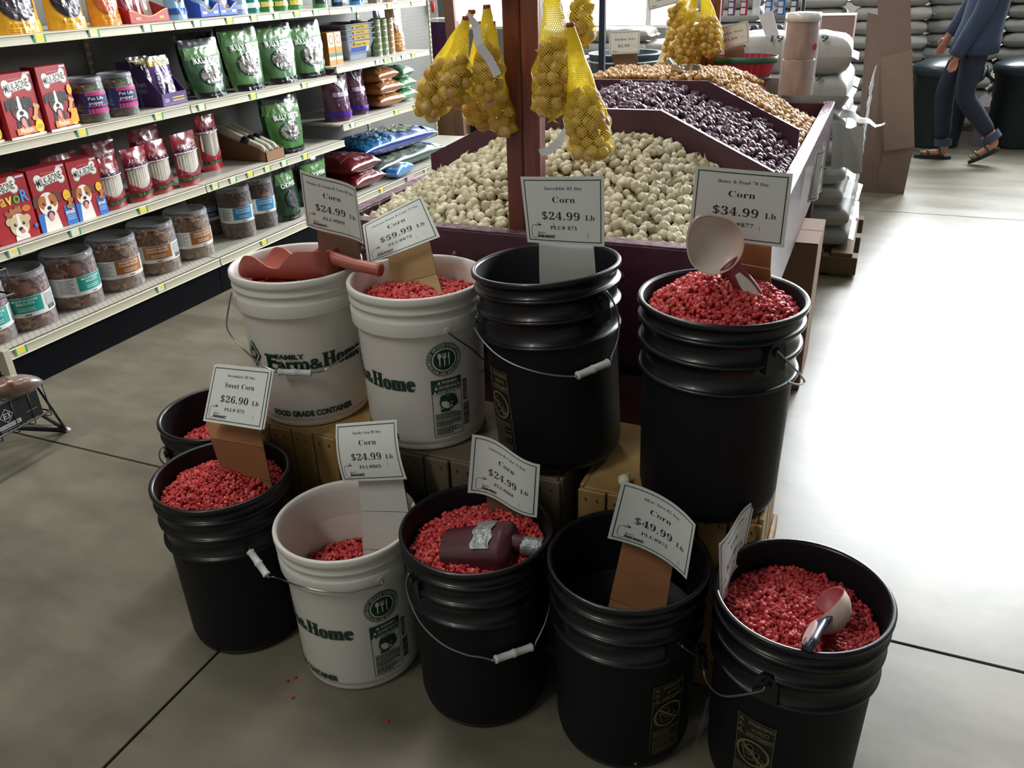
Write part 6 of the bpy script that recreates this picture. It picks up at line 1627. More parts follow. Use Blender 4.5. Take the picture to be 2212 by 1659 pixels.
def tub(r, h, meshes, fillmesh, lab, az, band, title, lines, z0, z1, facts=True, span=210, name='treat_tub'):
    t = empty(name, (0, 0, 0), 0, lab, 'tub')
    def L1(n, me, par=None): 
        o = link(n, me, par or t); o.location = (0, r, 0) if par is None else (0, 0, 0); return o
    L1('body', meshes[0]); L1('lid', meshes[1]); f = L1('biscuits', fillmesh); f['kind'] = 'stuff'
    k = 180 / PI / r
    p = Print(lambda u, v, l: ((r + .0008 + l) * math.cos(R(u)), r + (r + .0008 + l) * math.sin(R(u)), v))
    def U(m_): return az + m_ * k
    def rr(a, b, c, d_, col): p.rect(U(a), U(b), c, d_, col, .4, max(1, int(abs(b - a) * k / 7)))
    W_ = '#dfe0dd'
    half = R(span) * r / 2
    rr(-half, half, z0, z1, W_)
    bwid = r * .62; hgt = z1 - z0
    rr(-bwid, bwid, z0 + hgt * .20, z1 - hgt * .02, band)
    def tx(txt, m0, z, size, width, col, bold=.02):
        pts, fs = sans_text(txt, bold); W0 = max(q[0] for q in pts)
        p.raw([(U(m0 + (x - W0 / 2) * width / W0), z + y * size) for x, y in pts], fs, col)
    for i, ln in enumerate(title):
        tx(ln, 0, z1 - hgt * (.22 + .16 * i), hgt * .15, bwid * (1.5 if len(ln) > 9 else 1.0), '#e8eeec')
    for i in range(2): rr(-bwid * .5, bwid * .5, z0 + hgt * (.42 - .1 * i), z0 + hgt * (.45 - .1 * i), '#dfe9e6')
    rr(-.012, .012, z0 + hgt * .06, z0 + hgt * .11, '#3a3d40')
    for sg_, n_ in ((-1, 9), (1, 7)):
        base = sg_ * (bwid + r * .42)
        for j in range(n_):
            rr(base - r * .28, base + r * .28 * (1 - .4 * (j % 3 == 1)), z1 - hgt * (.14 + .085 * j), z1 - hgt * (.10 + .085 * j), '#85888a')
    rr(bwid + r * .2, bwid + r * .55, z0 + hgt * .1, z0 + hgt * .32, '#5e6163') if facts else None
    lb = p.build('label', t)
    return t
TM = tub_meshes(.105, .232); TS = tub_meshes(.087, .268)
F1 = chunk_fill(.101, .195, ('#7c4a38', '#8c5a44', '#6a3d30', '#9a7355'), 1, .0175, 330)
F2 = chunk_fill(.101, .190, ('#9a7a5c', '#8a6a4e', '#a98a6a', '#7d5c44'), 2, .019, 300, 'oval')
F3 = chunk_fill(.083, .225, ('#5c4236', '#6b4c3c', '#4d372d'), 3, .015, 420, 'cube')
F4 = chunk_fill(.067, .138, ('#5a5a3e', '#7a4a35', '#3f4a3c', '#84623f'), 4, .013, 320, 'bone')
TEAL, ORG, BLU = '#1f9a8c', '#a9642c', '#1f86bd'
def place_tub(t, y, s_, x, yaw=0): put(t, y, s_, x, yaw)
MFB = ('MULTI FLAVOR', 'BISCUITS'); PBF = ('PEANUT BUTTER', 'FLAVOR BISCUITS'); CHK = ('CHICKEN FLAVOR', 'TRAINING BITES')
place_tub(tub(.105, .232, TM, F1, 'clear tub with teal label, cut by the left picture edge on the bottom deck', -98, TEAL, MFB, 2, .060, .140), 1.93, 4, -2.962)
place_tub(tub(.105, .232, TM, F1, 'clear tub with wide teal label facing out, second from the left on the bottom deck', -124, TEAL, MFB, 2, .060, .140), 2.118, 4, -2.958)
place_tub(tub(.105, .232, TM, F1, 'clear tub whose teal label is turned to the right, left of the orange labelled tubs', -84, TEAL, MFB, 2, .060, .140), 2.362, 4, -2.962)
place_tub(tub(.105, .232, TM, F2, 'clear tub of pale biscuits, first orange peanut butter label from the left', -98, ORG, PBF, 2, .060, .140), 2.598, 4, -2.962)
place_tub(tub(.105, .232, TM, F2, 'clear tub of pale biscuits, middle one of the three orange labelled tubs', -126, ORG, PBF, 2, .060, .140), 2.832, 4, -2.962)
place_tub(tub(.105, .232, TM, F2, 'clear tub of pale biscuits, rightmost of the orange labelled tubs', -98, ORG, PBF, 2, .060, .140), 3.068, 4, -2.965)
place_tub(tub(.087, .268, TS, F3, 'tall slim clear tub with blue chicken label, front one of the blue pair', -114, BLU, CHK, 2, .085, .165), 3.43, 4, -2.985)
place_tub(tub(.087, .268, TS, F3, 'tall slim clear tub with blue label, next to the dark choppers bag', -114, BLU, CHK, 2, .085, .165), 3.625, 4, -2.99)
place_tub(tub(.087, .268, TS, F3, 'tall slim tub in shade at the back, left of the blue labelled pair', -114, '#1c4a72', CHK, 2, .085, .165), 3.40, 4, -3.18)  # shade is put into the darker label blue of the two rear tubs
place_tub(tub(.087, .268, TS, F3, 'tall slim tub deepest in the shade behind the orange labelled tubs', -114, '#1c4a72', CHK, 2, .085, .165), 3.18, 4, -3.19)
TP = tub_meshes(.070, .172)
for (y, x, lab) in ((2.60, -2.925, 'puppy treat tub with navy and pink label, left one of the pair'), (2.765, -2.93, 'puppy treat tub with navy and pink label, right one of the pair')):
    t = tub(.070, .172, TP, F4, lab, -108, '#1d2a5e', (), 2, .035, .118, False, 190)
    p = Print(lambda u, v, l: ((.0712 + l) * math.cos(R(u)), .070 + (.0712 + l) * math.sin(R(u)), v), .0015)
    p.rect(-205, -25, .036, .1175, '#1d2a5e', .4, 14)
    for a, b in ((.036, .054), (.062, .067), (.104, .1175)): p.rect(-135, -25, a, b, '#c2407f', .4, 10)
    for txt, z, w_ in (('Pet Life', .088, 52), ('puppy', .071, 48)):
        pts, fs = sans_text(txt, .012); W0 = max(q[0] for q in pts)
        p.raw([(-130 + x_ * w_ / W0, z + y_ * .017) for x_, y_ in pts], fs, '#e9e6ee')
    p.build('label', t)
    put(t, y, 2, x)

# --- stand-up pouches
def pouch(w, h, d, col, lab, seed=0, top='#15171b', deco=None, rough=.22, rows=(), side=None, name='treat_bag', topfrac=.12, wr=.0035, lean=0, flare=0):
    t = empty(name, (0, 0, 0), 0, lab, 'bag')
    m = M(col, rough, coat=.5); mt = M(top, .2, coat=.5); mside = M(side or col, rough, coat=.4)
    def depth(v): return d * (1 - v ** 1.6) * .5 + .003
    def half(v): return w / 2 * ((1 - .05 * math.sin(v * PI)) if not flare else (1 - flare * (1 - min(1, v * 1.6)) ** 1.5 - .04 * max(0, v - .8)))
    def wrk(x, v): 
        return wr * (noise.noise(Vector((x * 26 + seed * 7.3, v * h * 26, seed))) + .6 * noise.noise(Vector((x * 60, v * h * 34 + seed * 3, seed + 5))))
    def front(x, v):   # x in -1..1
        bulge = depth(v) * (1 - abs(x) ** 2.4)
        return (half(v) * x, d / 2 - bulge - wrk(x * w, v) + lean * v * h, h * v)
    def back(x, v):
        bulge = depth(v) * (1 - abs(x) ** 2.4)
        return (half(v) * x, d / 2 + bulge * .8 + .001 + lean * v * h, h * v)
    b = MB()
    nv = 22; nt_ = int(nv * (1 - topfrac))
    b.grid(lambda u, v: front(2 * u - 1, v * (1 - topfrac)), 20, nt_, m)
    b.grid(lambda u, v: front(2 * u - 1, 1 - topfrac + v * topfrac), 20, 4, mt)
    b.grid(lambda u, v: back(1 - 2 * u, v), 12, 12, mside)
    b.add([front(2 * i / 20 - 1, 0) for i in range(21)] + [back(2 * i / 20 - 1, 0) for i in range(21)], [(i + 1, i, 21 + i, 22 + i) for i in range(20)], m)
    b.build('pouch', None, t)
    if deco:
        p = Print(lambda u, v, l: (lambda q: (q[0], q[1] - l - .0006, q[2]))(front(max(-1, min(1, u)), v)), .0026, .0002)
        p.maxu = .16; p.maxv = .05; deco(p); p.build('printing', t)
    return t
def deco_slices(word, win='#8d857d', green2='#5a8a48'):
    def f(p):
        p.rect(-.9, .9, .72, .86, green2, .25, 12, 4)
        p.poly([(-.95, .72), (-.3, .78), (.2, .70), (.95, .78), (.95, .70), (-.95, .66)], '#3f7a3a')
        p.sans(word, .05, .60, .115, '#e6e6de', width=1.45, bold=.035)
        p.rect(-.62, .68, .575, .583, '#16211a', .3, 8)
        p.ell(.05, .38, .62, .17, '#23352a', .25, 24, 4); p.ell(.05, .375, .57, .155, win, .25, 24, 4)
        # small standing dog silhouette
        D_ = '#39332f'
        p.poly([(-.22, .37), (.14, .37), (.16, .42), (-.22, .43)], D_); p.poly([(.10, .40), (.20, .48), (.28, .455), (.18, .40)], D_)
        for x in (-.21, -.13, .06, .13): p.rect(x - .02, x + .02, .32, .38, D_)
        p.rect(-.3, .4, .235, .27, '#2a2f2c'); p.rect(-.9, .9, .0, .10, '#14181c', .2, 10)
        p.rect(-.45, .45, .045, .055, '#8c8b7d')
    return f
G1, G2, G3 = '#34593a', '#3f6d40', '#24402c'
for (y, s_, x, w, h, col, lab, seed, yaw, lean) in (
    (3.335, 2, -2.965, .20, .25, G1, 'green slices bag right of the purple display box, darkest of the upper green bags', 1, 4, .12),
    (3.60, 2, -2.95, .205, .305, '#4f7f4a', 'green slices bag with glaring highlights, second green one on the upper shelf', 2, 0, .12),
    (3.875, 2, -2.95, .215, .30, '#477344', 'green slices bag third in the upper row, with an orange strip on its shiny top', 3, -2, .12),
    (4.135, 2, -2.95, .215, .285, '#477344', 'green slices bag at the right end of the upper row, overhanging the shelf end', 4, -4, .12),
    (3.86, 3, -2.96, .205, .285, '#45783c', 'green slices bag standing alone beside the rawhide roll tray', 5, -4, .10),
    (3.44, 2, -3.09, .20, .27, G3, 'green slices bag coloured dark for shade, behind the first two green bags', 6, 0, .08),  # the three rear bags have shade put into a darker green
    (3.74, 2, -3.10, .20, .28, G3, 'green slices bag coloured dark for shade, behind the second and third green bags', 7, 0, .08),
    (4.00, 3, -3.12, .20, .26, G3, 'green bag coloured dark for shade, behind the lone green slices bag', 8, 0, .05)):
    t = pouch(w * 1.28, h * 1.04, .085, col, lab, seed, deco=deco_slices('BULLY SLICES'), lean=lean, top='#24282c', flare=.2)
    yaw -= 5
    put(t, y, s_, x, yaw)
t = pouch(.20, .30, .10, G3, 'dark choppers bag with green corner on the bottom deck, behind the 24.99 card', 11, deco=deco_slices('CHOPPERS', '#4a4e52'), top='#16191c'); put(t, 3.80, 4, -2.975, 4)
t = pouch(.24, .27, .09, '#456f40', 'green choppers bag peeking over the 24.99 card on the bottom deck', 12, deco=deco_slices('CHOPPERS'), top='#1b2420'); put(t, 4.16, 4, -3.04, -3)
t = pouch(.20, .28, .09, '#1f3a2c', 'dark glossy bag squeezed between the two choppers bags', 13, top='#14171a'); put(t, 3.98, 4, -3.10)
# --- red rawhide packs
def rawhide(w, h, lab, seed, tall=False):
    w *= 1.22 if not tall else 1.1
    RDC = '#86202c' if not tall else '#a5182a'
    t = empty('rawhide_pack', (0, 0, 0), 0, lab, 'bag')
    mr = M(RDC, .25, coat=.6); d = .05
    def wrk(x, z): return .0028 * noise.noise(Vector((x * 45 + seed * 3, z * 45, seed)))
    def front(x, v): return (w / 2 * x, d / 2 - d / 2 * (1 - abs(x) ** 2.2) * (1 - max(0, v - .65) / .35 * .8) - wrk(x * w, v * h) * (1 + 1.6 * (v > .7)), h * v)
    # window zone is clear: film with rolls behind it
    v0, v1 = (.24, .62) if not tall else (.26, .68)
    b = MB()
    b.grid(lambda u, v: front(2 * u - 1, v * v0), 14, 5, mr); b.grid(lambda u, v: front(2 * u - 1, v1 + (1 - v1) * v), 14, 8, mr)
    for sg_ in (-1, 1): b.grid(lambda u, v: front(sg_ * (.86 + .14 * u) if sg_ > 0 else -1 + .14 * u, v0 + (v1 - v0) * v), 3, 6, mr)
    b.grid(lambda u, v: ((1 - 2 * u) * w / 2, d * .5 + d * .4 * (1 - abs(1 - 2 * u) ** 2.2) * (1 - v ** 3), h * v), 10, 8, mr)
    b.build('pouch', None, t)
    MB().grid(lambda u, v: front((2 * u - 1) * .86, v0 + (v1 - v0) * v), 10, 6, clear_plastic('#ffffff', .16, .12)).build('window', None, t)
    n = 10 if not tall else 3; rollm = M('#c4b593', .6, var=.15, vscale=30)
    for i in range(n):
        x = (-.80 + 1.6 * i / (n - 1)) * w / 2; rr = w * .82 / n / 2 * 1.02
        fan = (0 if not tall else .0)
        yy = max(front(x / (w / 2), .45)[1] + rr + .004, .008)
        MB().tube([(x * (1 - fan), yy, h * .05), (x, yy, h * (v0 + .02)), (x * 1.02, yy, h * (v1 + .05))], rr, 8, rollm).build('rawhide_roll', None, t)
    p = Print(lambda u, v, l: (lambda q: (q[0], q[1] - l - .0006, q[2]))(front(u, v)), .0028, .0002); p.maxu = .16; p.maxv = .04
    p.rect(-.97, .97, v1 + .055, v1 + .085, '#20284e', .3, 12, 2); p.rect(-.97, .97, v1 + .01, v1 + .035, '#d9d2cb', .3, 12, 2)
    p.sans('American', -.02, v1 + .115, .13, '#e4c8cb', width=1.45, bold=.0)
    # red curve closing the lower part of the window
    p.raw([(x, v0 + .16 * x * x) for x in np.linspace(-.9, .9, 13)] + [(x, v0 - .02) for x in np.linspace(-.9, .9, 13)], [(i, i + 1, 14 + i, 13 + i) for i in range(12)], RDC)
    p.rect(-.97, .97, v0 - .13, v0 - .075, '#12401f', .3, 12, 2); p.sans('VALUE PACK', .0, v0 - .12, .038, '#2f8f4a', width=1.2, bold=.01)
    p.build('printing', t)
    return t
for (y, x, w, h, yaw, lab, seed) in ((2.598, -2.955, .118, .215, 4, 'red rawhide stick pack, first from the left beside the puppy box', 1), (2.755, -2.955, .122, .228, 4, 'red rawhide stick pack, second from the left, with a crumpled shiny top', 2),
                                     (2.89, -2.965, .122, .232, 2, 'red rawhide stick pack, third from the left', 3), (3.062, -2.955, .140, .240, 5, 'red rawhide stick pack, fourth and widest, its rolls fanned out', 4)):
    put(rawhide(w, h, lab, seed), y, 3, x, yaw)
put(rawhide(.13, .27, 'tall red rawhide pack with three thick rolls, behind and right of the short packs', 5, True), 3.36, 3, -3.08, 0)
for i, (y, x, h) in enumerate(((2.50, -3.10, .24), (2.72, -3.12, .25), (2.98, -3.11, .27))):
    put(rawhide(.15, h, 'red rawhide pack in shade behind the front packs, %s' % ('leftmost', 'middle one', 'rightmost')[i], 8 + i), y, 3, x)
# --- cardboard tray of rawhide rolls
t = empty('display_tray', (0, 0, 0), 0, 'brown cardboard tray with a sloping side and low front', 'tray')
b = MB(); w, d = .155, .30; CT = M('#7d5a3e', .85, var=.12, vscale=10)
b.bbox(-w / 2, w / 2, 0, d, 0, .004, .001, CT)
for x0, x1 in ((-w / 2, -w / 2 + .004), (w / 2 - .004, w / 2)):
    b.prism([(0, 0), (d, 0), (d, .15), (0, .05)], x0, x1, CT, lambda a, c, h_: (h_, a, c))
b.box(-w / 2, w / 2, 0, .004, 0, .05, M('#9a7350', .85, var=.2, vscale=10)); b.box(-w / 2, w / 2, d - .004, d, 0, .15, CT)
b.build('tray', None, t); put(t, 3.665, 3, -2.945)
RH = M('#c6bb9c', .5, var=.12, vscale=20); FILM = clear_plastic('#ffffff', .14, .1)
for i in range(3):
    t = empty('rawhide_roll_pack', (0, 0, 0), 0, 'long rawhide roll in clear film lying in the brown tray, %s' % ('left one', 'middle one', 'right one')[i], 'chew')
    MB().tube([(0, .0, 0), (0, .02, .006), (0, .24, .095), (0, .26, .10)], [.012, .021, .021, .013], 12, RH).build('roll', None, t)
    MB().tube([(0, -.018, -.003), (0, .0, 0), (0, .02, .006), (0, .25, .10), (0, .285, .118)], [.006, .0145, .0235, .0235, .004], 12, FILM).build('film', None, t)
    MB().tube([(0, .085, .0325), (0, .125, .049)], [.0242, .0242], 12, M('#1b1f2b', .4)).build('paper_band', None, t)
    t.location = (-2.975, 3.665 + (-.047 + .047 * i), .539 + .055); t.rotation_euler = (0, 0, PI / 2 + R(4))
# --- purple display box with two better bags
t = empty('display_box', (0, 0, 0), 0, 'purple display carton cut away at the front, holding striped chew bags', 'box')
PU = M('#513a74', .4, coat=.2); b = MB(); w, d = .165, .22
b.box(-w / 2, w / 2, 0, .003, 0, .055, PU); b.box(-w / 2, w / 2, 0, d, 0, .003, PU); b.box(-w / 2, w / 2, d - .003, d, 0, .19, PU)
for x0, x1 in ((-w / 2, -w / 2 + .003), (w / 2 - .003, w / 2)):
    b.prism([(.003, 0), (d - .003, 0), (d - .003, .19), (.12, .19), (.003, .055)], x0, x1, PU, lambda a, c, h_: (h_, a, c))
b.build('carton', None, t)
p = Print(lambda u, v, l: (u, -l, v)); p.sans('USA', -.055, .018, .022, '#d9cfe8', width=.03, bold=.01)
for k in range(2): p.rect(-.015, .065, .030 - .012 * k, .035 - .012 * k, '#d6b23a')
p.build('printing', t)
p = Print(lambda u, v, l: (-w / 2 - l, d - u, v)); p.sans('chicken', .09, .085, .034, '#c9c1d6', width=.11, bold=.01); p.sans('FLAVORED', .09, .058, .026, '#b9b0c8', width=.11, bold=.01)
p.build('printing', t); put(t, 3.07, 2, -2.985, 4)
def deco_better(p):
    p.rect(-.97, .97, .80, .93, '#c8b41e', .3, 10, 2); p.sans('25% FREE', 0, .82, .11, '#2a2440', width=1.5, bold=.02)
    p.sans('better', -.62, .12, .34, '#e7e0ea', rot=PI / 2, width=.58 , bold=.02) if 0 else None
    pts, fs = sans_text('better', .02); W0 = max(q[0] for q in pts)
    p.raw([(-.50 - y * .38, .10 + x * .62 / W0) for x, y in pts], fs, '#e7e0ea')
    p.sans('chicken', .25, .63, .085, '#ddd2e8', width=.95, bold=.01); p.sans('FLAVORED', .25, .55, .07, '#ddd2e8', width=.95, bold=.01)
    p.ell(.2, .28, .42, .16, '#7a7580', .3, 18, 3); p.ell(.2, .25, .2, .08, '#e8e4ea', .3, 14, 2); p.ell(.2, .30, .08, .03, '#17151a')
    for sg_ in (-1, 1): p.poly([(.2 + sg_ * .3, .38), (.2 + sg_ * .38, .50), (.2 + sg_ * .12, .43)][::sg_], '#5f5a66')
for (y, x, lab, s_) in ((3.075, -3.0, 'purple chew bag with a yellow 25 percent free stripe in the purple display box', 1), (3.045, -3.075, 'second purple chew bag behind in the purple display box', 2)):
    t = pouch(.145, .205, .045, '#4e3276', lab, 30 + s_, deco=deco_better, top='#4a4a20', lean=.15, topfrac=.05); put(t, y, 2, x, 4, .004)
# --- top shelf
def deco_jerky(col, wcol):
    def f(p):
        p.ell(0, .42, .8, .26, wcol, .3, 20, 4); p.rect(-.95, .95, .0, .16, col, .3, 10, 2)
        p.sans('DOG TREATS', 0, .09, .05, '#8a5a14', width=1.1, bold=.02)
        for k in range(2): p.rect(-.6, .6, .05 - .03 * k, .056 - .03 * k, '#9a6a1a', .3, 6)
    return f
for i, (y, x, w, col, wc, lab) in enumerate(((2.36, -2.94, .215, '#d89f22', '#2a2228', 'yellow pouch with a dark window, leftmost on the top shelf'), (2.59, -2.95, .19, '#d89f22', '#2a2228', 'yellow pouch with a dark window, second on the top shelf'), (2.80, -2.97, .17, '#d98a1f', '#b0552f', 'orange pouch with a red picture, right of the two yellow ones'))):
    put(pouch(w, .26, .08, col, lab, 40 + i, deco=deco_jerky(col, wc), top=col), y, 1, x, 3)
def deco_plain(bandc, c2):
    def f(p):
        p.rect(-.9, .9, .10, .2, bandc, .3, 10, 2); p.ell(0, .5, .6, .2, c2, .3, 18, 3)
    return f
for i, (y, x, w, h, col, bc, c2, lab) in enumerate((
    (3.20, -2.97, .135, .24, '#7ea6c8', '#2c4f9a', '#5a3f44', 'pale blue pouch with a dark red picture beyond the red tray'),
    (3.40, -3.0, .13, .23, '#8fb0cf', '#d9d4d0', '#8a4a3c', 'light blue pouch in the first blue tray'), (3.53, -3.0, .13, .23, '#a9a8b8', '#d9d4d0', '#9a5a44', 'greyish pouch in the second blue tray'),
    (3.66, -2.99, .10, .22, '#9fb4d6', '#dfe3e8', '#c7cdd8', 'shiny pale pouch between the blue trays and the teal ones'),
    (3.765, -3.0, .12, .24, '#15756e', '#d9e0dc', '#b23a30', 'teal pouch on the top shelf, left one'), (3.88, -3.0, .11, .24, '#2c7a4c', '#d9c46a', '#4a3a34', 'green pouch next to the teal one on the top shelf'),
    (4.0, -3.0, .12, .23, '#35783f', '#d9c46a', '#4a3a34', 'green pouch with yellow line, middle of the green ones on the top shelf'), (4.13, -3.0, .12, .23, '#3c8044', '#d9c46a', '#4a3a34', 'green pouch at the end of the middle unit, top shelf'),
    (4.37, -3.0, .14, .22, '#3a7a40', '#14202a', '#29303a', 'first green pouch of the far unit, top shelf'), (4.56, -3.0, .15, .22, '#1b2434', '#5a86b8', '#6a86a8', 'navy pouch of the far unit, top shelf, beside the green one'),
    (4.75, -3.0, .15, .22, '#2f6fae', '#1a2a44', '#8fb0cf', 'bright blue pouch of the far unit, top shelf'), (4.96, -3.0, .15, .22, '#6a5648', '#c9b9a4', '#8a7a66', 'brownish pouch near the end of the far top shelf'), (5.14, -3.0, .14, .22, '#9a8676', '#d6ccc0', '#b23a30', 'pale brown pouch last on the far top shelf'))):
    put(pouch(w, h, .07, col, lab, 50 + i, deco=deco_plain(bc, c2), top=col), y, 1 if y < 4.25 else 11, x, 2)
def tray_box(w, d, hf, hb, col, edge, lab, txt=None):
    t = empty('display_tray', (0, 0, 0), 0, lab, 'tray'); m = M(col, .4, coat=.2); b = MB()
    b.box(-w / 2, w / 2, 0, d, 0, .003, m); b.box(-w / 2, w / 2, d - .003, d, .003, hb, m)
    n = 12; pts = [(-w / 2, 0)] + [(w / 2, 0)] + [(w / 2 - w * i / n, hf - .5 * hf * math.sin(PI * i / n) ** 2) for i in range(n + 1)]
    b.prism(pts, 0, .003, m, lambda a, c, h_: (a, h_, c))
    for x0, x1 in ((-w / 2, -w / 2 + .003), (w / 2 - .003, w / 2)): b.prism([(.003, .003), (d - .003, .003), (d - .003, hb), (.003, hf)], x0, x1, m, lambda a, c, h_: (h_, a, c))
    b.build('tray', None, t)
    p = Print(lambda u, v, l: (u, -l, v)); p.line([(w / 2 - w * i / n, hf - .5 * hf * math.sin(PI * i / n) ** 2 - .002) for i in range(n + 1)], .004, edge)
    for k in (-.3, .3): p.rect(k * w - .015, k * w + .015, hf * .25, hf * .45, '#b59a2a' if col == '#a01826' else '#c9ccd6')
    p.build('printing', t); return t
put(tray_box(.235, .2, .052, .12, '#a01826', '#d6a02a', 'red display tray with a gold edge on the top shelf'), 3.0, 1, -2.965, 3)
for i, y in enumerate((2.93, 3.0, 3.07)):
    put(pouch(.095, .19, .03, ('#6a1a22', '#8a3038', '#d9cfc6')[i], 'treat pouch standing in the red tray, %s' % ('left', 'middle', 'right')[i], 70 + i, top='#5a1a20', lean=.1), y + .0, 1, -3.0 - .02 * i, 3, .004)
put(tray_box(.125, .16, .058, .11, '#1f4fae', '#d6a02a', 'blue display tray with a scalloped front, left one'), 3.385, 1, -2.97)
put(tray_box(.125, .16, .058, .11, '#1f4fae', '#d6a02a', 'blue display tray with a scalloped front, right one'), 3.515, 1, -2.97)
# --- far unit: upper shelf
for i in range(2):
    t = empty('powder_box', (0, 0, 0), 0, 'slim orange and white litter deodoriser box, %s of the two' % ('left', 'right')[i], 'box')
    MB().bbox(-.034, .034, 0, .05, 0, .175, .001, M('#d68a3a', .4)).build('carton', None, t)
    p = Print(lambda u, v, l: (u, -l, v)); p.rect(-.033, .033, .095, .174, '#e3c9a2'); p.ell(0, .135, .022, .024, '#b5474a'); p.ell(0, .135, .016, .018, '#e8ddd0')
    p.rect(-.033, .033, .045, .062, '#2b8577'); p.rect(-.033, .033, .025, .042, '#c9c4bc'); p.build('printing', t)
    put(t, 4.36 + .072 * i, 12, -2.985 + 0 * i)
for i in range(4):
    t = empty('litter_tray', (0, 0, 0), 0, 'grey litter tray %s' % ('with a blue and yellow label, bottom of the nested stack', 'second from the bottom in the nested stack', 'third from the bottom in the nested stack', 'topmost of the nested stack')[i], 'tray')
    G_m = M('#7f8896', .45); b = MB(); w0, w1, h = .135, .175, .115
    def rect_ring(w, dpt, z, rr=.02): return [(sx * (w - rr) + rr * math.cos(a), .16 + sy * (dpt - rr) + rr * math.sin(a), z) for (sx, sy, a0) in ((1, 1, 0), (-1, 1, 90), (-1, -1, 180), (1, -1, 270)) for a in [R(a0 + 30 * k) for k in range(4)]]
    rings = [rect_ring(w0 * .8, .12, 0), rect_ring(w0 * .82, .123, .03), rect_ring(w0 * .88, .13, .034), rect_ring(w1 * .98, .152, h - .006), rect_ring(w1 * 1.04, .16, h - .004), rect_ring(w1 * 1.04, .16, h), rect_ring(w1 * .96, .15, h), rect_ring(w0 * .78, .115, .006)]
    vs = [v for r_ in rings for v in r_]; n = 16
    b.add(vs, [(j * n + k, j * n + (k + 1) % n, (j + 1) * n + (k + 1) % n, (j + 1) * n + k) for j in range(7) for k in range(n)] + [tuple(range(n))[::-1], tuple(7 * n + k for k in range(n))], G_m)
    b.build('tray', None, t)
    def sf(u, v, l): q = .16 - (.13 + (.152 - .13) * (v - .034) / (h - .04)) ; return (u, q - l, v)
    p = Print(sf); 
    if i == 0: p.rect(-.10, .10, .072, .103, '#c9a94a'); p.rect(-.10, .07, .042, .07, '#2c4fa0'); p.rect(.07, .10, .042, .07, '#c9cdd2'); p.sans('Litter Pan', 0, .079, .022, '#4a3a20', width=.12, bold=.02)
    else: p.rect(-.10, .10, .084, .108, '#c9a94a'); p.sans('Litter Pan', 0, .088, .018, '#4a3a20', width=.1, bold=.02)
    p.ell(-.08, .088, .012, .012, '#4a3a7a'); p.build('label', t)
    t.scale = (1, 1, 1); put(t, 4.72, 12, -3.0, 0, .0295 * i + 0)
def can(col, col2, lab):
    t = empty('food_can', (0, 0, 0), 0, lab, 'can'); r = .036
    MB().lathe([(0, 0), (r, 0), (r + .0015, .002), (r, .004), (r, .031), (r + .0015, .033), (r, .035), (r - .002, .033), (0, .033)], 20, M('#c9c9c4', .3, .9)).build('tin', None, t)
    MB().lathe([(r + .0004, .005), (r + .0004, .030)], 20, M(col, .4, color2=col2, vscale=60)).build('label', None, t)
    return t
cg, cb = can('#8fa07a', '#5f7a4a', 'small green labelled food can stacked right of the litter trays'), can('#b89a6a', '#8a6a3f', 'small tan labelled food can stacked beside the green cans')
firstg = firstb = True
for (y, x, n, g) in ((4.905, -3.02, 6, 1), (4.985, -3.02, 6, 1), (4.86, -3.12, 6, 1), (5.062, -3.02, 6, 0), (5.062, -3.10, 6, 0), (5.135, -3.06, 6, 0)):
    for k in range(n):
        src = cg if g else cb
        if g and firstg: o = src; firstg = False
        elif not g and firstb: o = src; firstb = False
        else: o = copy_tree(src)
        o['group'] = 'green labelled cans' if g else 'tan labelled cans'
        o.location = (x, y, SZ[12] + .0005 + .0355 * k); o.rotation_euler = (0, 0, k * 1.3)
def deco_lit(c1):
    def f(p):
        p.rect(-.95, .95, .02, .38, c1, .3, 10, 3)
        for k in range(3): p.rect(-.7, .7, .30 - .07 * k, .31 - .07 * k, '#f0e6d0', .3, 6)
        p.ell(0, .62, .5, .1, '#e4e2de', .3, 14, 2)
    return f
put(pouch(.165, .30, .11, '#8a5f38', 'brown litter bag with a gathered shiny neck, right of the cans', 81, deco=deco_lit('#b5803a'), top='#8a6a4a', topfrac=.3), 5.245, 12, -3.03, -10)
put(pouch(.165, .27, .10, '#3f8a5f', 'green and clear treat bag at the right end of the far upper shelf', 82, deco=deco_lit('#57a878'), top='#54606a', topfrac=.35), 5.315, 12, -3.17, -6)
# --- far unit: middle shelf
def deco_litter(p):
    p.poly([(-.5, .86), (0, .93), (.5, .88), (.42, .74), (.05, .60), (-.3, .72)], '#c9c6cc', .3); p.poly([(-.38, .84), (0, .90), (.40, .86), (.33, .75), (.05, .64), (-.2, .73)], '#3a2a44', .3)
    p.rect(-.6, .6, .46, .54, '#b9a8c6', .3, 8, 2); p.rect(-.6, .6, .40, .405, '#9a86aa', .3, 6)
    for x in (-.4, 0, .4): p.ell(x, .31, .05, .02, '#a58fb0')
    p.rect(-.97, .97, .10, .18, '#4526a0', .3, 10, 2)
put(pouch(.21, .30, .16, '#5a3350', 'purple litter bag, left one of the two on the far middle shelf', 90, deco=deco_litter, side='#2c1f63', top='#4a2a4a', topfrac=.05), 4.40, 13, -2.96, -14)
put(pouch(.19, .30, .15, '#5a3350', 'purple litter bag, right one of the two, with a torn white shine on its top', 91, deco=deco_litter, side='#2c1f63', top='#4a2a4a', topfrac=.05), 4.65, 13, -2.99, -12)
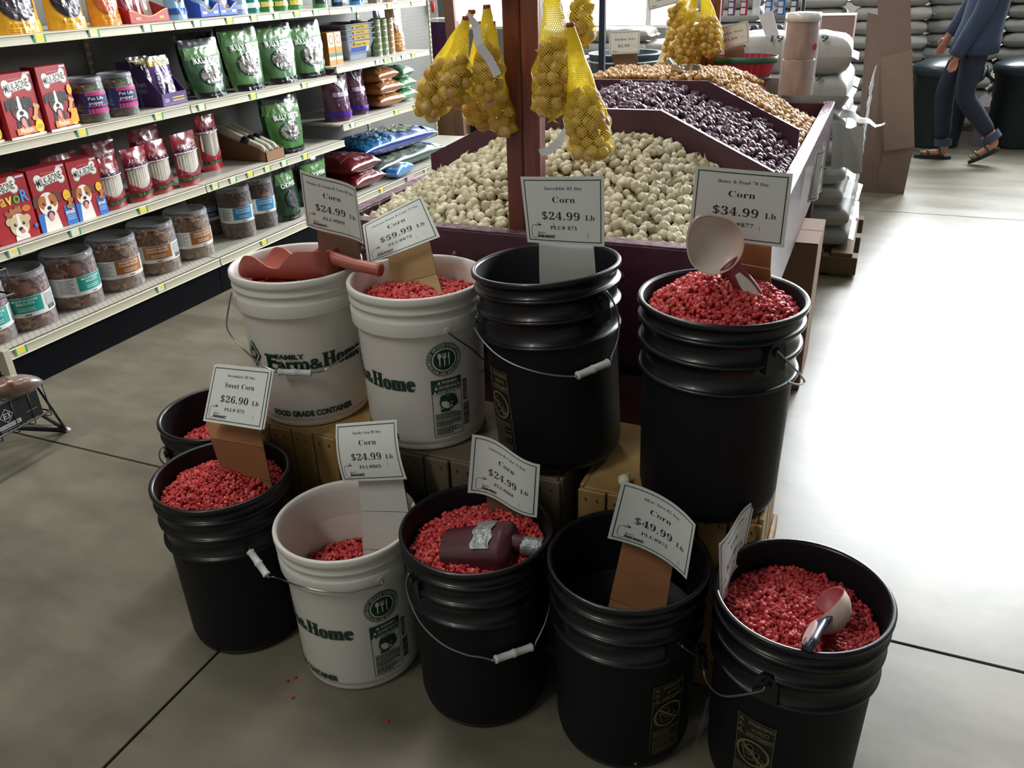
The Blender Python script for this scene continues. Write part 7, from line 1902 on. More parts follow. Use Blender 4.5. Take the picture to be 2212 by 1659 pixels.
def lying_bag(w, d, h, col, lab, seed, deco=None, rough=.25, name='lying_bag', wr=.008, flat=.0):
    """full bag lying on its back: pillow with a sealed end toward the aisle"""
    t = empty(name, (0, 0, 0), 0, lab, 'bag'); m = M(col, rough, coat=.5)
    def hh(x, y):
        ex = (1 - min(1, abs(x)) ** 3.2); ey = (1 - min(1, abs(y)) ** 4); return max(0, ex) ** .5 * max(0, ey) ** .5
    def top(x, y):
        n_ = noise.noise(Vector((x * w * 12 + seed, y * d * 12, seed * 1.7)))
        return (x * w / 2, d / 2 + y * d / 2, h * .5 + h * .5 * hh(x, y) + wr * n_ * hh(x, y) * 1.4)
    def bot(x, y): return (x * w / 2, d / 2 + y * d / 2, h * .5 - h * .5 * hh(x, y) * .98)
    b = MB(); sn = lambda q: math.sin(PI * (q - .5))
    b.grid(lambda u, v: top(sn(u), sn(v)), 26, 26, m); b.grid(lambda u, v: bot(-sn(u), sn(v)), 18, 18, m)
    b.build('sack', None, t)
    if deco:
        p = Print(lambda u, v, l: (lambda q: (q[0], q[1] - l * .5, q[2] + l))(top(u, v)), .0025, .0003); p.maxu = .12; p.maxv = .12; deco(p); p.build('printing', t)
    return t
def deco_or(p):
    p.poly([(-.5, -.9), (-.2, -.75), (.3, -.82), (.5, -.7), (.1, -.55), (-.4, -.6)], '#e3c3a0'); p.sans('NATURAL', .0, -.5, .2, '#8a4a1c', width=1.0, bold=.02)
for i in range(3):
    put(lying_bag(.27, .34, .10, '#965f30', 'orange brown litter bag lying flat, %s of the stack of three' % ('bottom', 'middle', 'top')[i], i, deco_or), 4.93 - .012 * i, 13, -2.945 + .01 * (i == 1), -8 + 5 * i, .078 * i)
for i in range(3):
    put(lying_bag(.22, .34, .09, '#548a62', 'light green litter bag lying flat, %s of the green stack' % ('bottom', 'middle', 'top')[i], 10 + i, lambda p: (p.rect(-.5, .5, -.9, -.84, '#2f6a44', .3, 6), p.sans('PINE', 0, -.6, .2, '#2f6a44', width=.9, bold=.02))), 5.215, 13, -2.975, -4 + 7 * i, .072 * i)
# --- far unit: bottom deck
def deco_mar(p):
    p.sans('NATURALS', 0, -.86, .14, '#dcb9bb', width=.9, bold=.01); p.rect(-.9, .9, -.55, -.52, '#a0525c', .3, 8); p.rect(-.5, .1, -.2, -.18, '#d9a9ab', .3, 6)
for i in range(2):
    put(lying_bag(.33, .40, .115, '#64131f', 'dark red dog food bag lying on the bottom deck, %s one' % ('lower', 'upper')[i], 20 + i, deco_mar, wr=.012), 4.56 - .02 * i, 4, -2.935 - .015 * i, -3, .092 * i)
def deco_blue(p):
    p.rect(-.97, -.15, -.97, .97, '#1d6a9a', .3, 10, 10); p.ell(.25, 0, .38, .8, '#3f5a3c', .3, 20, 4); p.ell(.45, .0, .22, .55, '#8d8878', .3, 16, 3)
    p.rect(.72, .97, -.95, .95, '#7fa8cf', .3, 4, 10)
put(lying_bag(.86, .36, .13, '#1c3f8e', 'big blue dog food sack lying on top at the right of the bottom deck', 30, deco_blue, wr=.012), 5.14, .30, -3.02, -6)
put(lying_bag(.88, .40, .12, '#3f5a52', 'grey green dog food sack underneath the big blue one', 31, lambda p: (p.rect(-.8, .2, -.9, .9, '#6f7466', .3, 8, 8), p.rect(.7, .97, -.95, .95, '#86abc9', .3, 4, 10)), wr=.012), 5.22, 4, -2.99, -4)
put(lying_bag(.30, .10, .075, '#5c93c8', 'small pale blue and camouflage pouch lying along the edge of the bottom deck', 32, lambda p: (p.ell(-.3, 0, .3, .6, '#6d6a58', .3), p.rect(-.97, -.75, -.9, .9, '#2450a0', .3, 3, 6), p.ell(.35, 0, .16, .55, '#c6d6e6', .3)), wr=.01), 4.95, 4, -2.905, 6)
# price sticker flag on the far deck edge
o = MB().bbox(0, .002, -.045, .045, -.02, .02, .0004, M('#d9b9cc', .4)).build('price_flag'); o.location = (-2.885, 4.96, .168); tag(o, 'small pink price flag stuck on the edge of the far bottom deck', 'tag')
# package hanging at the end of the pegboard
t = empty('hanging_pack', (-3.385, 6.40, 1.06), 0, 'small clear pack with red contents hanging past the pegboard end', 'pack')
MB().grid(lambda u, v: (.04 * math.cos(2 * PI * u), .012 * math.sin(2 * PI * u) * (1 - v * .8), .16 * v), 16, 6, FILM, wrap=True).build('film', None, t)
MB().tube([(0, 0, .07), (0, 0, .15)], [.012, .02], 8, M('#c43a34', .5)).build('contents', None, t)
MB().tube([(-.044, 0, .18), (.0, 0, .172), (.03, 0, .18)], .003, 6, M('#8d9092', .4, .8)).build('hook', None, t)
# ================================================================ behind the bin
SACK = M('#a9aaa6', .55, var=.14, vscale=6, bump=.4, bscale=14); SACK2 = M('#b9bdbd', .35, var=.06, vscale=6, coat=.25, bump=.25, bscale=10)
SACK3 = M('#9a9893', .65, var=.18, vscale=8, bump=.5, bscale=16)
def sack_mesh(w, d, h, seed, mat, lipw=.02, name='sack'):
    b = MB(); 
    def hh(x, y): return max(0, 1 - abs(x) ** 7) ** .3 * max(0, 1 - abs(y) ** 6) ** .3
    def n_(x, y, k): return noise.noise(Vector((x * w * 7 + seed * 3.1, y * d * 7, seed * 1.7 + k)))
    ax = lambda x: x * w / 2 * (1 + .02 * math.sin(seed + x * 3))
    sn = lambda q: math.sin(PI * (q - .5))
    b.grid(lambda u, v: (ax(sn(u)), sn(v) * d / 2, h * .5 + (h * .5 + .016 * n_(sn(u), sn(v), 0)) * hh(sn(u), sn(v))), 22, 18, mat)
    b.grid(lambda u, v: (ax(-sn(u)), sn(v) * d / 2, h * .5 - (h * .49 + .006 * n_(sn(u), sn(v), 9)) * hh(-sn(u), sn(v))), 18, 14, mat)
    for sx in (-1, 1):   # stitched end flap
        b.grid(lambda u, v: (sx * (w / 2 - .004 + (lipw + .012) * u), (2 * v - 1) * d * .47, h * .5 + .012 * n_(sx, v * 3, 4) - .012 * u), 2, 8, mat)
    return b.mesh(name)
def sack(name, me, loc, rz, lab, group=None):
    o = link(name, me); o.location = loc; o.rotation_euler = (0, 0, rz); return tag(o, lab, 'sack', group)
# pallet of fertiliser sacks right behind the bin
t = empty('pallet', (-.40, 4.62, 0), 0, 'wooden pallet under the shrink wrapped fertilizer sacks', 'pallet')
PW = M('#6f5a40', .8, var=.2, vscale=8)
for y in (-.36, 0, .36): MB().bbox(-.40, .40, y - .045, y + .045, .012, .10, .003, PW).build('bearer', None, t)
for i in range(6): MB().bbox(-.40 + .135 * i, -.40 + .135 * i + .10, -.40, .40, .101, .118, .002, PW).build('deck_board', None, t)
for i in range(6): MB().bbox(-.40 + .135 * i, -.40 + .135 * i + .10, -.40, .40, -.0, .011, .002, PW).build('deck_board', None, t)
fs = [sack_mesh(.62, .40, .150, 100 + i, SACK2 if i > 2 else SACK) for i in range(6)]
names = ('bottom', 'second', 'third', 'fourth', 'fifth', 'sixth', 'seventh', 'top')
LV = ((.118, .098), (.214, .100), (.312, .106), (.416, .108), (.522, .108), (.628, .124), (.750, .168), (.916, .168))
for i in range(8):
    for side in (0, 1):
        z, hz = LV[i]
        xr = -.39 + (.012 * math.sin(i * 2.1)) - .016 * i + .02
        if i == 7 and side == 1: continue
        t = empty('fertilizer_sack', (xr, 4.48 + .41 * side, z), R(2 * math.sin(i * 3 + side)), 'white fertilizer sack, %s from the floor in the %s column of the pallet' % (names[i], ('front', 'rear')[side]), 'sack')
        link('sack', fs[(i + side) % 6], t).scale = (1, 1, (hz + .012) / .15)
        if side == 0 and i in (3, 6, 7):
            w_, d_, h_ = .62, .40, .15
            def sf(u, v, l, d_=d_):
                y = -.998 + .30 * v * v; hh = max(0, 1 - abs(u / .31) ** 7) ** .3 * max(0, 1 - abs(y) ** 6) ** .3
                return (u, y * d_ / 2 - l - .006, .075 + .075 * hh + l + .004)
            p = Print(sf, .008); p.maxu = .02; p.maxv = .08
            if i == 3: p.sans('FERTILIZER', .05, .1, .30, '#26292b', width=.34, bold=.03)
            else:
                p.sans('19-19-19', .068, .30, .52, '#20262a', width=.265, bold=.02)
                for k in range(2): p.rect(-.28, -.16, .1 + .14 * k, .16 + .14 * k, '#20262a', .5, 3)
            p.build('printing', t).scale = (1, 1, (hz + .012) / .15)
# shrink wrap: loose torn skirts of film at the right end
WRAP = clear_plastic('#e9edf0', .22, .14)
for i in range(3):
    z0 = .12 + .27 * i
    b = MB(); b.grid(lambda u, v, i=i: (-.060 + .004 * math.sin(u * 23 + v * 9 + i) + .004 * math.sin(v * 21), 4.26 + .62 * u, z0 + .26 * v), 26, 12, WRAP)
    o = b.build('shrink_wrap'); tag(o, 'wrinkled clear stretch film over the right ends of the sacks, %s band' % ('lowest', 'middle', 'top')[i], 'film')
# torn sack spout sticking out to the right
b = MB()
b.grid(lambda u, v: (-.22 + .21 * u, 4.27 + .05 * math.sin(v * 3), .765 - .055 * u + (.045 - .04 * u) * math.sin(PI * v) + .006 * math.sin(u * 17)), 14, 8, SACK2)
b.grid(lambda u, v: (-.20 + .14 * u + .02 * v, 4.262 + .004 * math.sin(u * 12), .72 - .02 * u - .20 * v + .01 * math.sin(u * 9 + v * 4)), 12, 10, SACK2)
b.grid(lambda u, v: (-.01 + .035 * u, 4.27 + .05 * v, .71 + .012 * u * u + .004 * math.sin(v * 9)), 4, 4, SACK2)
o = b.build('torn_sack'); tag(o, 'slumped white sack with a pointed spout sticking out to the right of the pallet', 'sack')
# brown carton on the pallet's far stack
t = carton(-.50, -.20, 5.15, 5.40, .775, 1.135, 'brown printed carton standing beyond the fertilizer sacks', M('#8f726a', .8))
p = Print(lambda u, v, l: (u, -.125 - l, v))
for k, (a, b_) in enumerate(((-.05, .06), (-.06, .09), (-.06, .09), (-.06, .08))): p.rect(a, b_, .27 - .045 * k, .285 - .045 * k + .01 * (k == 1), '#5a4642')
p.build('printing', t)
t2 = empty('sack_stack_base', (0, 0, 0)); bpy.data.objects.remove(t2)
for i in range(5):
    sack('feed_sack', fs[i % 6], (-.42, 5.43, .02 + .150 * i), R(90), 'pale sack in the column under the brown printed carton, %s' % names[i])
# rear wall of feed sacks
rm = [sack_mesh(.62, .42, .116, 200 + i, (SACK, SACK3)[i % 2]) for i in range(6)]
rnd = random.Random(12)
first = {}
ORD = ('bottom', 'second', 'third', 'fourth', 'fifth', 'sixth', 'seventh', 'eighth', 'ninth', 'tenth', 'eleventh', 'twelfth', 'thirteenth', 'fourteenth', 'fifteenth', 'sixteenth')
def column(x, y, n, z0, which, rz=0, h=.112):
    for k in range(n):
        sack('feed_sack', rm[(k + int(x * 10)) % 6], (x + rnd.uniform(-.03, .03), y + rnd.uniform(-.03, .03), z0 + h * k), rz + R(rnd.uniform(-4, 4)), 'pale %s feed sack from the floor in the %s' % (ORD[k], which), which)
for x, n in ((-1.42, 14), (-.72, 15), (-.05, 15)): column(x, 8.55, n, .02, {-1.42: 'stack behind the tool rack', -.72: 'stack left of the tall cardboard', -.05: 'stack behind the tall cardboard'}[x])
for x, n in ((.52, 15), (1.16, 16), (1.80, 16)): column(x, 8.75, n, .02, {.52: 'stack left of the walking person', 1.16: 'stack behind the walking person', 1.80: 'stack at the right picture edge'}[x])
for x, n in ((-2.95, 8), (-2.28, 8), (-1.75, 7)): column(x, 7.9, n, .02, {-2.95: 'low stack under the left window', -2.28: 'low stack behind the shallot card', -1.75: 'low stack left of the far post'}[x])
# ---- dark green trash cans
CANM = M('#17242a', .4, coat=.1); CANL = M('#1d2d33', .35, coat=.2)
def trash_can(x, y, r, h, lab, rz=0):
    t = empty('trash_can', (x, y, 0), rz, lab, 'trash can')
    MB().lathe([(0, 0), (r * .80, 0), (r * .82, .02), (r * .97, h - .05), (r * 1.03, h - .045), (r * 1.04, h - .01), (r, h), (r * .95, h - .005), (r * .8, .04), (0, .03)], 40, CANM).build('body', None, t)
    MB().lathe([(r * 1.06, h - .012), (r * 1.07, h + .012), (r * 1.0, h + .03), (r * .6, h + .07), (0, h + .085)], 40, CANL).build('lid', None, t)
    for s_ in (-1, 1):
        MB().tube([(s_ * (r * .98), -.06, h - .10), (s_ * (r * 1.14), -.06, h - .07), (s_ * (r * 1.2), -.03, h - .0), (s_ * (r * 1.2), .03, h - .0), (s_ * (r * 1.14), .06, h - .07), (s_ * (r * .98), .06, h - .10)], .012, 8, CANL).build('handle', None, t)
    return t
trash_can(.43, 7.86, .235, .60, 'dark green trash can left of the walking person, beside the tall cardboard')
trash_can(1.02, 7.98, .235, .60, 'dark green trash can behind the walking person')
trash_can(1.62, 7.80, .25, .60, 'dark green trash can at the right picture edge')
t = empty('hang_tag', (.74, 7.72, .18), 0, 'pale shield shaped product tag hanging between the two right hand cans', 'tag')
MB().prism([(-.045, .22), (0, .25), (.045, .22), (.035, .15), (-.035, .15)], -.002, .002, M('#b9b9c0', .5), lambda a, c, h_: (a, h_, c)).build('head', None, t)
MB().prism([(-.04, -.16), (.05, -.16), (.04, .15), (-.03, .15)], -.002, .002, M('#5b5257', .6), lambda a, c, h_: (a, h_, c)).build('leaf', None, t)
# ---- tall folded cardboard leaning in front of the sacks
TC = M('#7f6a5f', .85, var=.06, vscale=4); TC2 = M('#8a7467', .85, var=.06, vscale=4)
t = empty('cardboard_display', (0, 6.05, 0), 0, 'tall unprinted brown cardboard display of overlapping folded panels, taller than the picture', 'cardboard')
def slab_poly(name, pts, thick, m):
    P_ = [Vector(p) - Vector((0, 6.05, 0)) for p in pts]; n = (P_[1] - P_[0]).cross(P_[2] - P_[0]).normalized()
    b = MB(); k = len(P_)
    b.add(P_ + [q - n * thick for q in P_], [tuple(range(k)), tuple(range(2 * k - 1, k - 1, -1))] + [(i, k + i, k + (i + 1) % k, (i + 1) % k) for i in range(k)], m)
    b.build(name, None, t)
slab_poly('panel', [(.030, 6.03, 0), (.218, 6.04, 0), (.228, 6.05, .33), (.058, 6.04, .33)], .006, TC)
slab_poly('panel', [(.058, 6.02, .275), (.232, 6.03, .31), (.121, 6.03, .893), (-.052, 6.02, .845)], .006, TC2)
slab_poly('panel', [(-.052, 6.045, .845), (.115, 6.05, .892), (-.010, 6.08, 1.60), (-.215, 6.08, 1.60)], .006, TC)
slab_poly('side_panel', [(-.090, 6.03, 0), (.028, 6.03, 0), (.056, 6.045, .29), (-.056, 6.05, .86), (-.104, 6.08, 1.085), (-.168, 6.10, 1.10)], .006, TC)
slab_poly('side_panel', [(.02, 6.30, 0), (.20, 6.30, 0), (.0, 6.30, 1.60), (-.16, 6.30, 1.60)], .006, TC)
# ---- tool rack with packaged hand tools
t = empty('tool_rack', (-1.0, 7.0, 0), 0, 'black wire rack behind the far post hung with carded hand tools', 'rack')
BK = M('#14161c', .45)
for x in (-.36, .36): MB().tube([(x, 0, 0), (x, 0, 1.75)], .014, 8, BK).build('rail', None, t)
for z in (.75, 1.0, 1.25, 1.5): MB().tube([(-.36, 0, z), (.36, 0, z)], .007, 6, BK).build('rail', None, t)
cols = ('#2e5a4a', '#8a2430', '#5a2a5a', '#8a2430', '#c9cdd3', '#1f5fae', '#1f5fae', '#3a3d44')
for row, z in enumerate((.78, 1.08)):
    for i in range(8):
        x = -1.33 + .090 * i
        g = empty('hand_tool', (x, 6.965, z), 0, 'carded hand tool, %s, %s of the tool rack' % (('first from the left', 'second from the left', 'third from the left', 'fourth from the left', 'fourth from the right', 'third from the right', 'second from the right', 'last on the right')[i], ('in the lower row', 'in the upper row')[row]), 'tool')
        MB().lathe([(0, .10), (.020, .105), (.034, .14), (.036, .17), (.028, .20), (0, .205)], 14, M('#191d2b', .5)).build('head', None, g)
        MB().bbox(-.027, .027, -.004, .004, -.03, .10, .001, M(cols[i], .5)).build('card', None, g)
        p = Print(lambda u, v, l: (u, -.004 - l, v)); p.rect(-.022, .012, -.02, .02, '#d6d6da'); p.rect(-.022, .012, .03, .06, '#c3c4cc'); p.rect(-.022, .012, .07, .088, '#c3c4cc'); p.build('printing', g)
# ---- things left of the near post
t = empty('dark_pole', (-1.552, 5.0, 0), 0, 'slim dark metal pole of the tool stand right of the near net bags', 'pole')
MB().bbox(-.017, .017, -.017, .017, .01, 2.2, .002, M('#1e2434', .45)).build('shaft', None, t); MB().bbox(-.09, .09, -.09, .09, 0, .01, .002, M('#1e2434', .45)).build('foot', None, t)
for i, (x, c, lab) in enumerate(((-1.645, '#c8923a', 'yellow handled pruning tool on the dark pole stand'), (-1.685, '#1f4f4a', 'dark green handled pruning tool beside the yellow one'))):
    g = empty('pruner', (x, 4.99, .98), 0, lab, 'tool')
    for s_ in (-1, 1): MB().tube([(s_ * .004, 0, .12), (s_ * .012, 0, .06), (s_ * .008, 0, 0)], .007, 8, M(c, .45)).build('grip', None, g)
    MB().bbox(-.014, .014, -.003, .003, .12, .23, .001, M('#9aa0a8', .3, .8)).build('blade', None, g); MB().bbox(-.02, .02, -.006, .006, .24, .31, .002, M('#2a2f3f', .5)).build('hanger', None, g)
MB().tube([(0, 0, 0), (.25, 0, 0)], .004, 6, BK)
g = empty('hanger_bar', (-1.75, 5.01, 1.30), 0, 'thin bar carrying the pruning tools from the dark pole', 'bar'); MB().tube([(0, 0, 0), (.185, 0, 0)], .004, 6, BK).build('bar', None, g)
for i, (x, y, lab) in enumerate(((-1.72, 6.1, 'dark teal tub behind the shallot card with a pale rim line'),)):
    g = empty('storage_tub', (x, y, .38), 0, lab, 'tub')
    MB().lathe([(0, 0), (.21, 0), (.25, .46), (.26, .47), (.26, .485), (.245, .485), (.20, .02), (0, .02)], 36, M('#2a3b44', .4)).build('body', None, g)
    MB().lathe([(.262, .43), (.266, .435), (.262, .44)], 36, M('#c6ccd2', .4)).build('rim_line', None, g)
g = carton(-2.0, -1.45, 5.85, 6.35, 0, .379, 'plain box that carries the dark teal tub')
PUR = M('#4a2350', .5)
t = empty('purple_carton', (-3.60, 6.9, .40), 0, 'tall purple printed carton standing past the end of the pet aisle', 'box')
MB().bbox(-.10, .10, 0, .18, 0, .63, .002, PUR).build('carton', None, t); MB().bbox(-.10, .10, 0, .18, .631, .66, .001, M('#cfcdd0', .6)).build('lid', None, t)
p = Print(lambda u, v, l: (u, -l, v)); p.sans('S', .03, .50, .09, '#3a1a3c', width=.04, bold=.03)
for k in range(3): p.rect(.02, .07, .10 + .02 * k, .106 + .02 * k, '#1d1224')
p.build('printing', t)
carton(-3.75, -3.45, 6.86, 7.12, 0, .399, 'low box carrying the tall purple carton')
t = empty('wooden_post', (-3.33, 6.66, 0), 0, 'slanting brown board beyond the pegboard against the bright window', 'post')
MB().bbox(-.045, .045, -.02, .02, 0, 2.1, .003, M('#7a5544', .6, var=.15, vscale=5, stretch=(4, 4, .6))).build('board', None, t); t.rotation_euler = (0, R(-2), 0)
t = empty('storage_tub', (-3.42, 7.35, 0), 0, 'dark slate tub low behind the left side of the bin', 'tub')
MB().lathe([(0, 0), (.24, 0), (.29, .36), (.30, .37), (.28, .38), (.23, .02), (0, .02)], 32, M('#26323c', .45)).build('body', None, t)
sack('feed_sack', rm[1], (-3.08, 6.62, .02), .3, 'crumpled white sack on the floor left of the bin')
# scraps of white packaging behind the bin
for i, (pts, lab) in enumerate((([(-1.08, 4.35, .93), (-1.0, 4.35, .93), (-.93, 4.40, 1.17), (-.99, 4.40, 1.19)], 'leaning white board with a dark edge behind the far net bags'),
                                ([(-.50, 4.30, 1.0), (-.44, 4.30, .99), (-.53, 4.33, 1.20), (-.59, 4.33, 1.18)], 'white carton flap standing up beside the bag roll'),
                                ([(-.72, 4.34, .98), (-.50, 4.34, .98), (-.50, 4.36, 1.09), (-.70, 4.36, 1.06)], 'cream sheet of packaging behind the garlic card'))):
    P_ = [Vector(q) for q in pts]; n = (P_[1] - P_[0]).cross(P_[2] - P_[0]).normalized(); b = MB()
    b.add(P_ + [q + n * .008 for q in P_], [(0, 1, 2, 3), (7, 6, 5, 4), (0, 4, 5, 1), (1, 5, 6, 2), (2, 6, 7, 3), (3, 7, 4, 0)], M('#c9cdd0', .5) if i < 2 else M('#c9c2a8', .6))
    b.box(P_[0].x - .006, P_[0].x, P_[0].y, P_[0].y + .008, P_[0].z, P_[0].z + .02, M('#4a4f55', .6))
    tag(b.build('packaging_flap'), lab, 'packaging')
t = carton(-1.10, -.44, 4.14, 4.42, 0, .929, 'carton stood directly behind the bin carrying loose packaging', M('#9a9a96', .7))

# ================================================================ wire rack with smoked chews, bottom left
t = empty('wire_rack', (-2.46, 1.55, 0), 0, 'small black wire floor rack with a printed band, cut by the left picture edge', 'rack')
WB = M('#0f1013', .4)
def W(*pts): return [tuple(Vector(p) - Vector((-2.46, 1.55, 0))) for p in pts]
def wire(name, pts, r=.004): return MB().tube(W(*pts), r, 6, WB).build(name, None, t)
xf, xb, ya, yb_ = -2.38, -2.66, 1.02, 1.62
MB().bbox(xf - .003 + 2.46, xf + 2.46, ya - 1.55, 1.596 - 1.55, .155, .245, .001, M('#121214', .55)).build('printed_band', None, t)
bandp = Print(lambda u, v, l: (xf + 2.46 + l, u - 1.55, v))
cxx, czz = 1.475, .205
for s_, col in ((.024, '#c9c9c9'), (.0215, '#121214')): bandp.raw([(cxx, czz - s_), (cxx + s_, czz), (cxx, czz + s_), (cxx - s_, czz)], [(0, 1, 2, 3)], col)
bandp.sans('E3', cxx, czz - .009, .026, '#c9c9c9', width=.024, bold=.01); bandp.rect(cxx - .042, cxx + .042, .166, .179, '#c9c9c9'); bandp.sans('FOUNDATION', cxx, .168, .013, '#121214', width=.074, bold=.01)
bandp.rect(cxx - .03, cxx + .03, .160, .1615, '#b0b0b0'); bandp.sans('FUND', 1.375, .166, .017, '#b9b9b9', width=.04, bold=.01); bandp.rect(1.54, 1.58, .185, .1865, '#a0a0a0')
bandp.build('printing', t)
for z in (.15, .25, .56, .64): 
    wire('basket_rim', [(xf, ya, z), (xf, yb_, z), (xb, yb_, z), (xb, ya, z), (xf, ya, z)], .0035)
for k in range(11):
    y = ya + .06 * k
    wire('basket_wire', [(xf, y, .25), (xf, y, .135), (xf - .02, y, .128), (xb, y, .128), (xb, y, .25)], .002)
    wire('basket_wire', [(xf, y, .64), (xf, y, .56), (xb, y, .545), (xb, y, .64)], .002)
for (p0, p1, p2) in (((-2.37, 1.66, .0), (-2.46, 1.63, .32), (-2.6, 1.62, 1.0)), ((-2.37, .95, .0), (-2.46, 1.02, .32), (-2.6, 1.02, 1.0))): pass
wire('leg', [(-2.47, 1.715, .012), (-2.40, 1.612, .25)], .005); wire('leg', [(-2.47, 1.715, .012), (-2.60, 1.60, .06), (-2.72, 1.55, .012)], .012); wire('leg', [(-2.47, 1.70, .03), (-2.42, 1.60, .15)], .006)
wire('leg', [(-2.40, .98, .25), (-2.45, .90, .012)], .006); wire('leg', [(-2.45, .90, .012), (-2.72, 1.0, .012)], .010)
wire('upright', [(-2.56, 1.612, .25), (-2.63, 1.63, .60), (-2.66, 1.64, 1.0)], .006); wire('upright', [(-2.56, 1.03, .25), (-2.66, 1.03, 1.0)], .006)
MB().lathe([(0, 0), (.012, 0), (.013, .006), (.008, .012), (0, .012)], 12, M('#b9b9b6', .4)).build('foot', None, t).location = (-2.475 + 2.46, 1.722 - 1.55, 0)
CHEW = [M('#4a2a1c', .3, color2='#7a4a2c', vscale=18, coat=.7, bump=.6, bscale=30), M('#6b4424', .3, color2='#3a2216', vscale=14, coat=.7, bump=.6, bscale=26)]
def chew(loc, size, rot, lab, k, cuff=False):
    g = empty('smoked_chew', loc, 0, lab, 'chew'); g.rotation_euler = rot
    a, b_, c_ = size
    mb = MB(); mb.grid(lambda u, v: ((v - .5) * 2 * a, b_ * math.sin(PI * min(.999, max(.02, v))) ** .7 * math.cos(2 * PI * u) * (1 + .18 * noise.noise(Vector((u * 4, v * 5, k)))), c_ * math.sin(PI * min(.999, max(.02, v))) ** .7 * math.sin(2 * PI * u) * (1 + .2 * noise.noise(Vector((u * 3, v * 6, k + 3))))), 18, 14, CHEW[k % 2], wrap=True)
    mb.build('meat', None, g)
    MB().grid(lambda u, v: ((v - .5) * 2.12 * a, (b_ * 1.06) * math.sin(PI * min(.999, max(.01, v))) ** .6 * math.cos(2 * PI * u), (c_ * 1.06) * math.sin(PI * min(.999, max(.01, v))) ** .6 * math.sin(2 * PI * u)), 18, 12, clear_plastic('#ffffff', .05, .1, .16), wrap=True).build('film', None, g)
    if cuff: MB().lathe([(b_ * .62, -a * 1.3), (b_ * .75, -a * 1.0), (b_ * .95, -a * .55)], 18, M('#8d9092', .5)).build('cuff', None, g).rotation_euler = (0, PI / 2, 0)
    return g
chew((-2.40, 1.535, .275), (.085, .038, .036), (0, R(6), R(66)), 'large smoked chew with a grey cuff, lying on top of the printed band', 0, True)
chew((-2.45, 1.40, .235), (.07, .045, .04), (0, 0, R(80)), 'yellowish brown chew in the lower basket just below the large one', 1)
chew((-2.50, 1.30, .24), (.08, .045, .045), (0, 0, R(20)), 'brown chew at the left end of the lower basket', 2)
chew((-2.46, 1.46, .61), (.05, .03, .04), (0, 0, R(70)), 'silvery wrapped chew in the upper basket at the left picture edge', 3)

# ================================================================ walking person
def skin_body(name, joints, edges, mat, parent, sub=2, root=0):
    me = bpy.data.meshes.new(name)
    me.from_pydata([j[:3] for j in joints], edges, [])
    o = bpy.data.objects.new(name, me); COL.objects.link(o)
    md = o.modifiers.new('skin', 'SKIN'); md.use_smooth_shade = True
    sk = me.skin_vertices[0].data if me.skin_vertices else None
    if sk is None:
        bpy.context.view_layer.objects.active = o
        bpy.ops.mesh.customdata_skin_add(); sk = me.skin_vertices[0].data
    for i, j in enumerate(joints):
        rx, ry = (j[3], j[4]) if len(j) > 4 else (j[3], j[3]); sk[i].radius = (rx, ry); sk[i].use_root = (i == root)
    s2 = o.modifiers.new('sub', 'SUBSURF'); s2.levels = sub; s2.render_levels = sub
    bpy.context.view_layer.update()
    dg = bpy.context.evaluated_depsgraph_get()
    nm = bpy.data.meshes.new_from_object(o.evaluated_get(dg)); bpy.data.objects.remove(o)
    nm.materials.clear(); nm.materials.append(mat)
    for p in nm.polygons: p.use_smooth = True
    return link(name, nm, parent)
SKIN = M('#b98069', .5, sss=.1); DENIM = M('#1c2438', .8, var=.2, vscale=30); DENIML = M('#3c4a60', .8, var=.2, vscale=30); JACK = M('#33415a', .85, var=.15, vscale=12)
PX, PY = .52, 7.2
t = empty('person', (PX, PY, 0), 0, 'person walking to the left in dark blue jacket, rolled dark jeans and green strapped sandals', 'person')
# joints in person space: x forward is -x, y across (toward viewer negative)
J = [(.03, 0, .88, .09, .10), (.05, 0, 1.02, .09, .10), (.07, 0, 1.20, .10, .11), (.06, 0, 1.36, .085, .11), (.045, 0, 1.43, .055), (.03, 0, 1.50, .052), (.01, 0, 1.58, .085, .075), (.0, 0, 1.66, .09, .078), (.005, 0, 1.72, .06),
     (.00, .08, .84, .075), (-.10, .09, .50, .06), (-.085, .09, .36, .058), (-.045, .09, .12, .038), (-.02, .09, .055, .036), (-.13, .09, .035, .034, .022), (-.195, .09, .025, .034, .015),
     (.04, -.08, .84, .075), (.01, -.09, .50, .06), (.11, -.09, .39, .056), (.26, -.09, .20, .037), (.285, -.09, .155, .036), (.21, -.09, .085, .032, .020), (.16, -.09, .035, .032, .015),
     (.06, .17, 1.36, .052), (-.03, .19, 1.08, .040), (-.14, .17, .88, .028), (.06, -.17, 1.36, .052), (.03, -.20, 1.06, .040), (-.07, -.18, .80, .028)]
Eg = [(0, 1), (1, 2), (2, 3), (3, 4), (4, 5), (5, 6), (6, 7), (7, 8), (0, 9), (9, 10), (10, 11), (11, 12), (12, 13), (13, 14), (14, 15), (0, 16), (16, 17), (17, 18), (18, 19), (19, 20), (20, 21), (21, 22), (3, 23), (23, 24), (24, 25), (3, 26), (26, 27), (27, 28)]
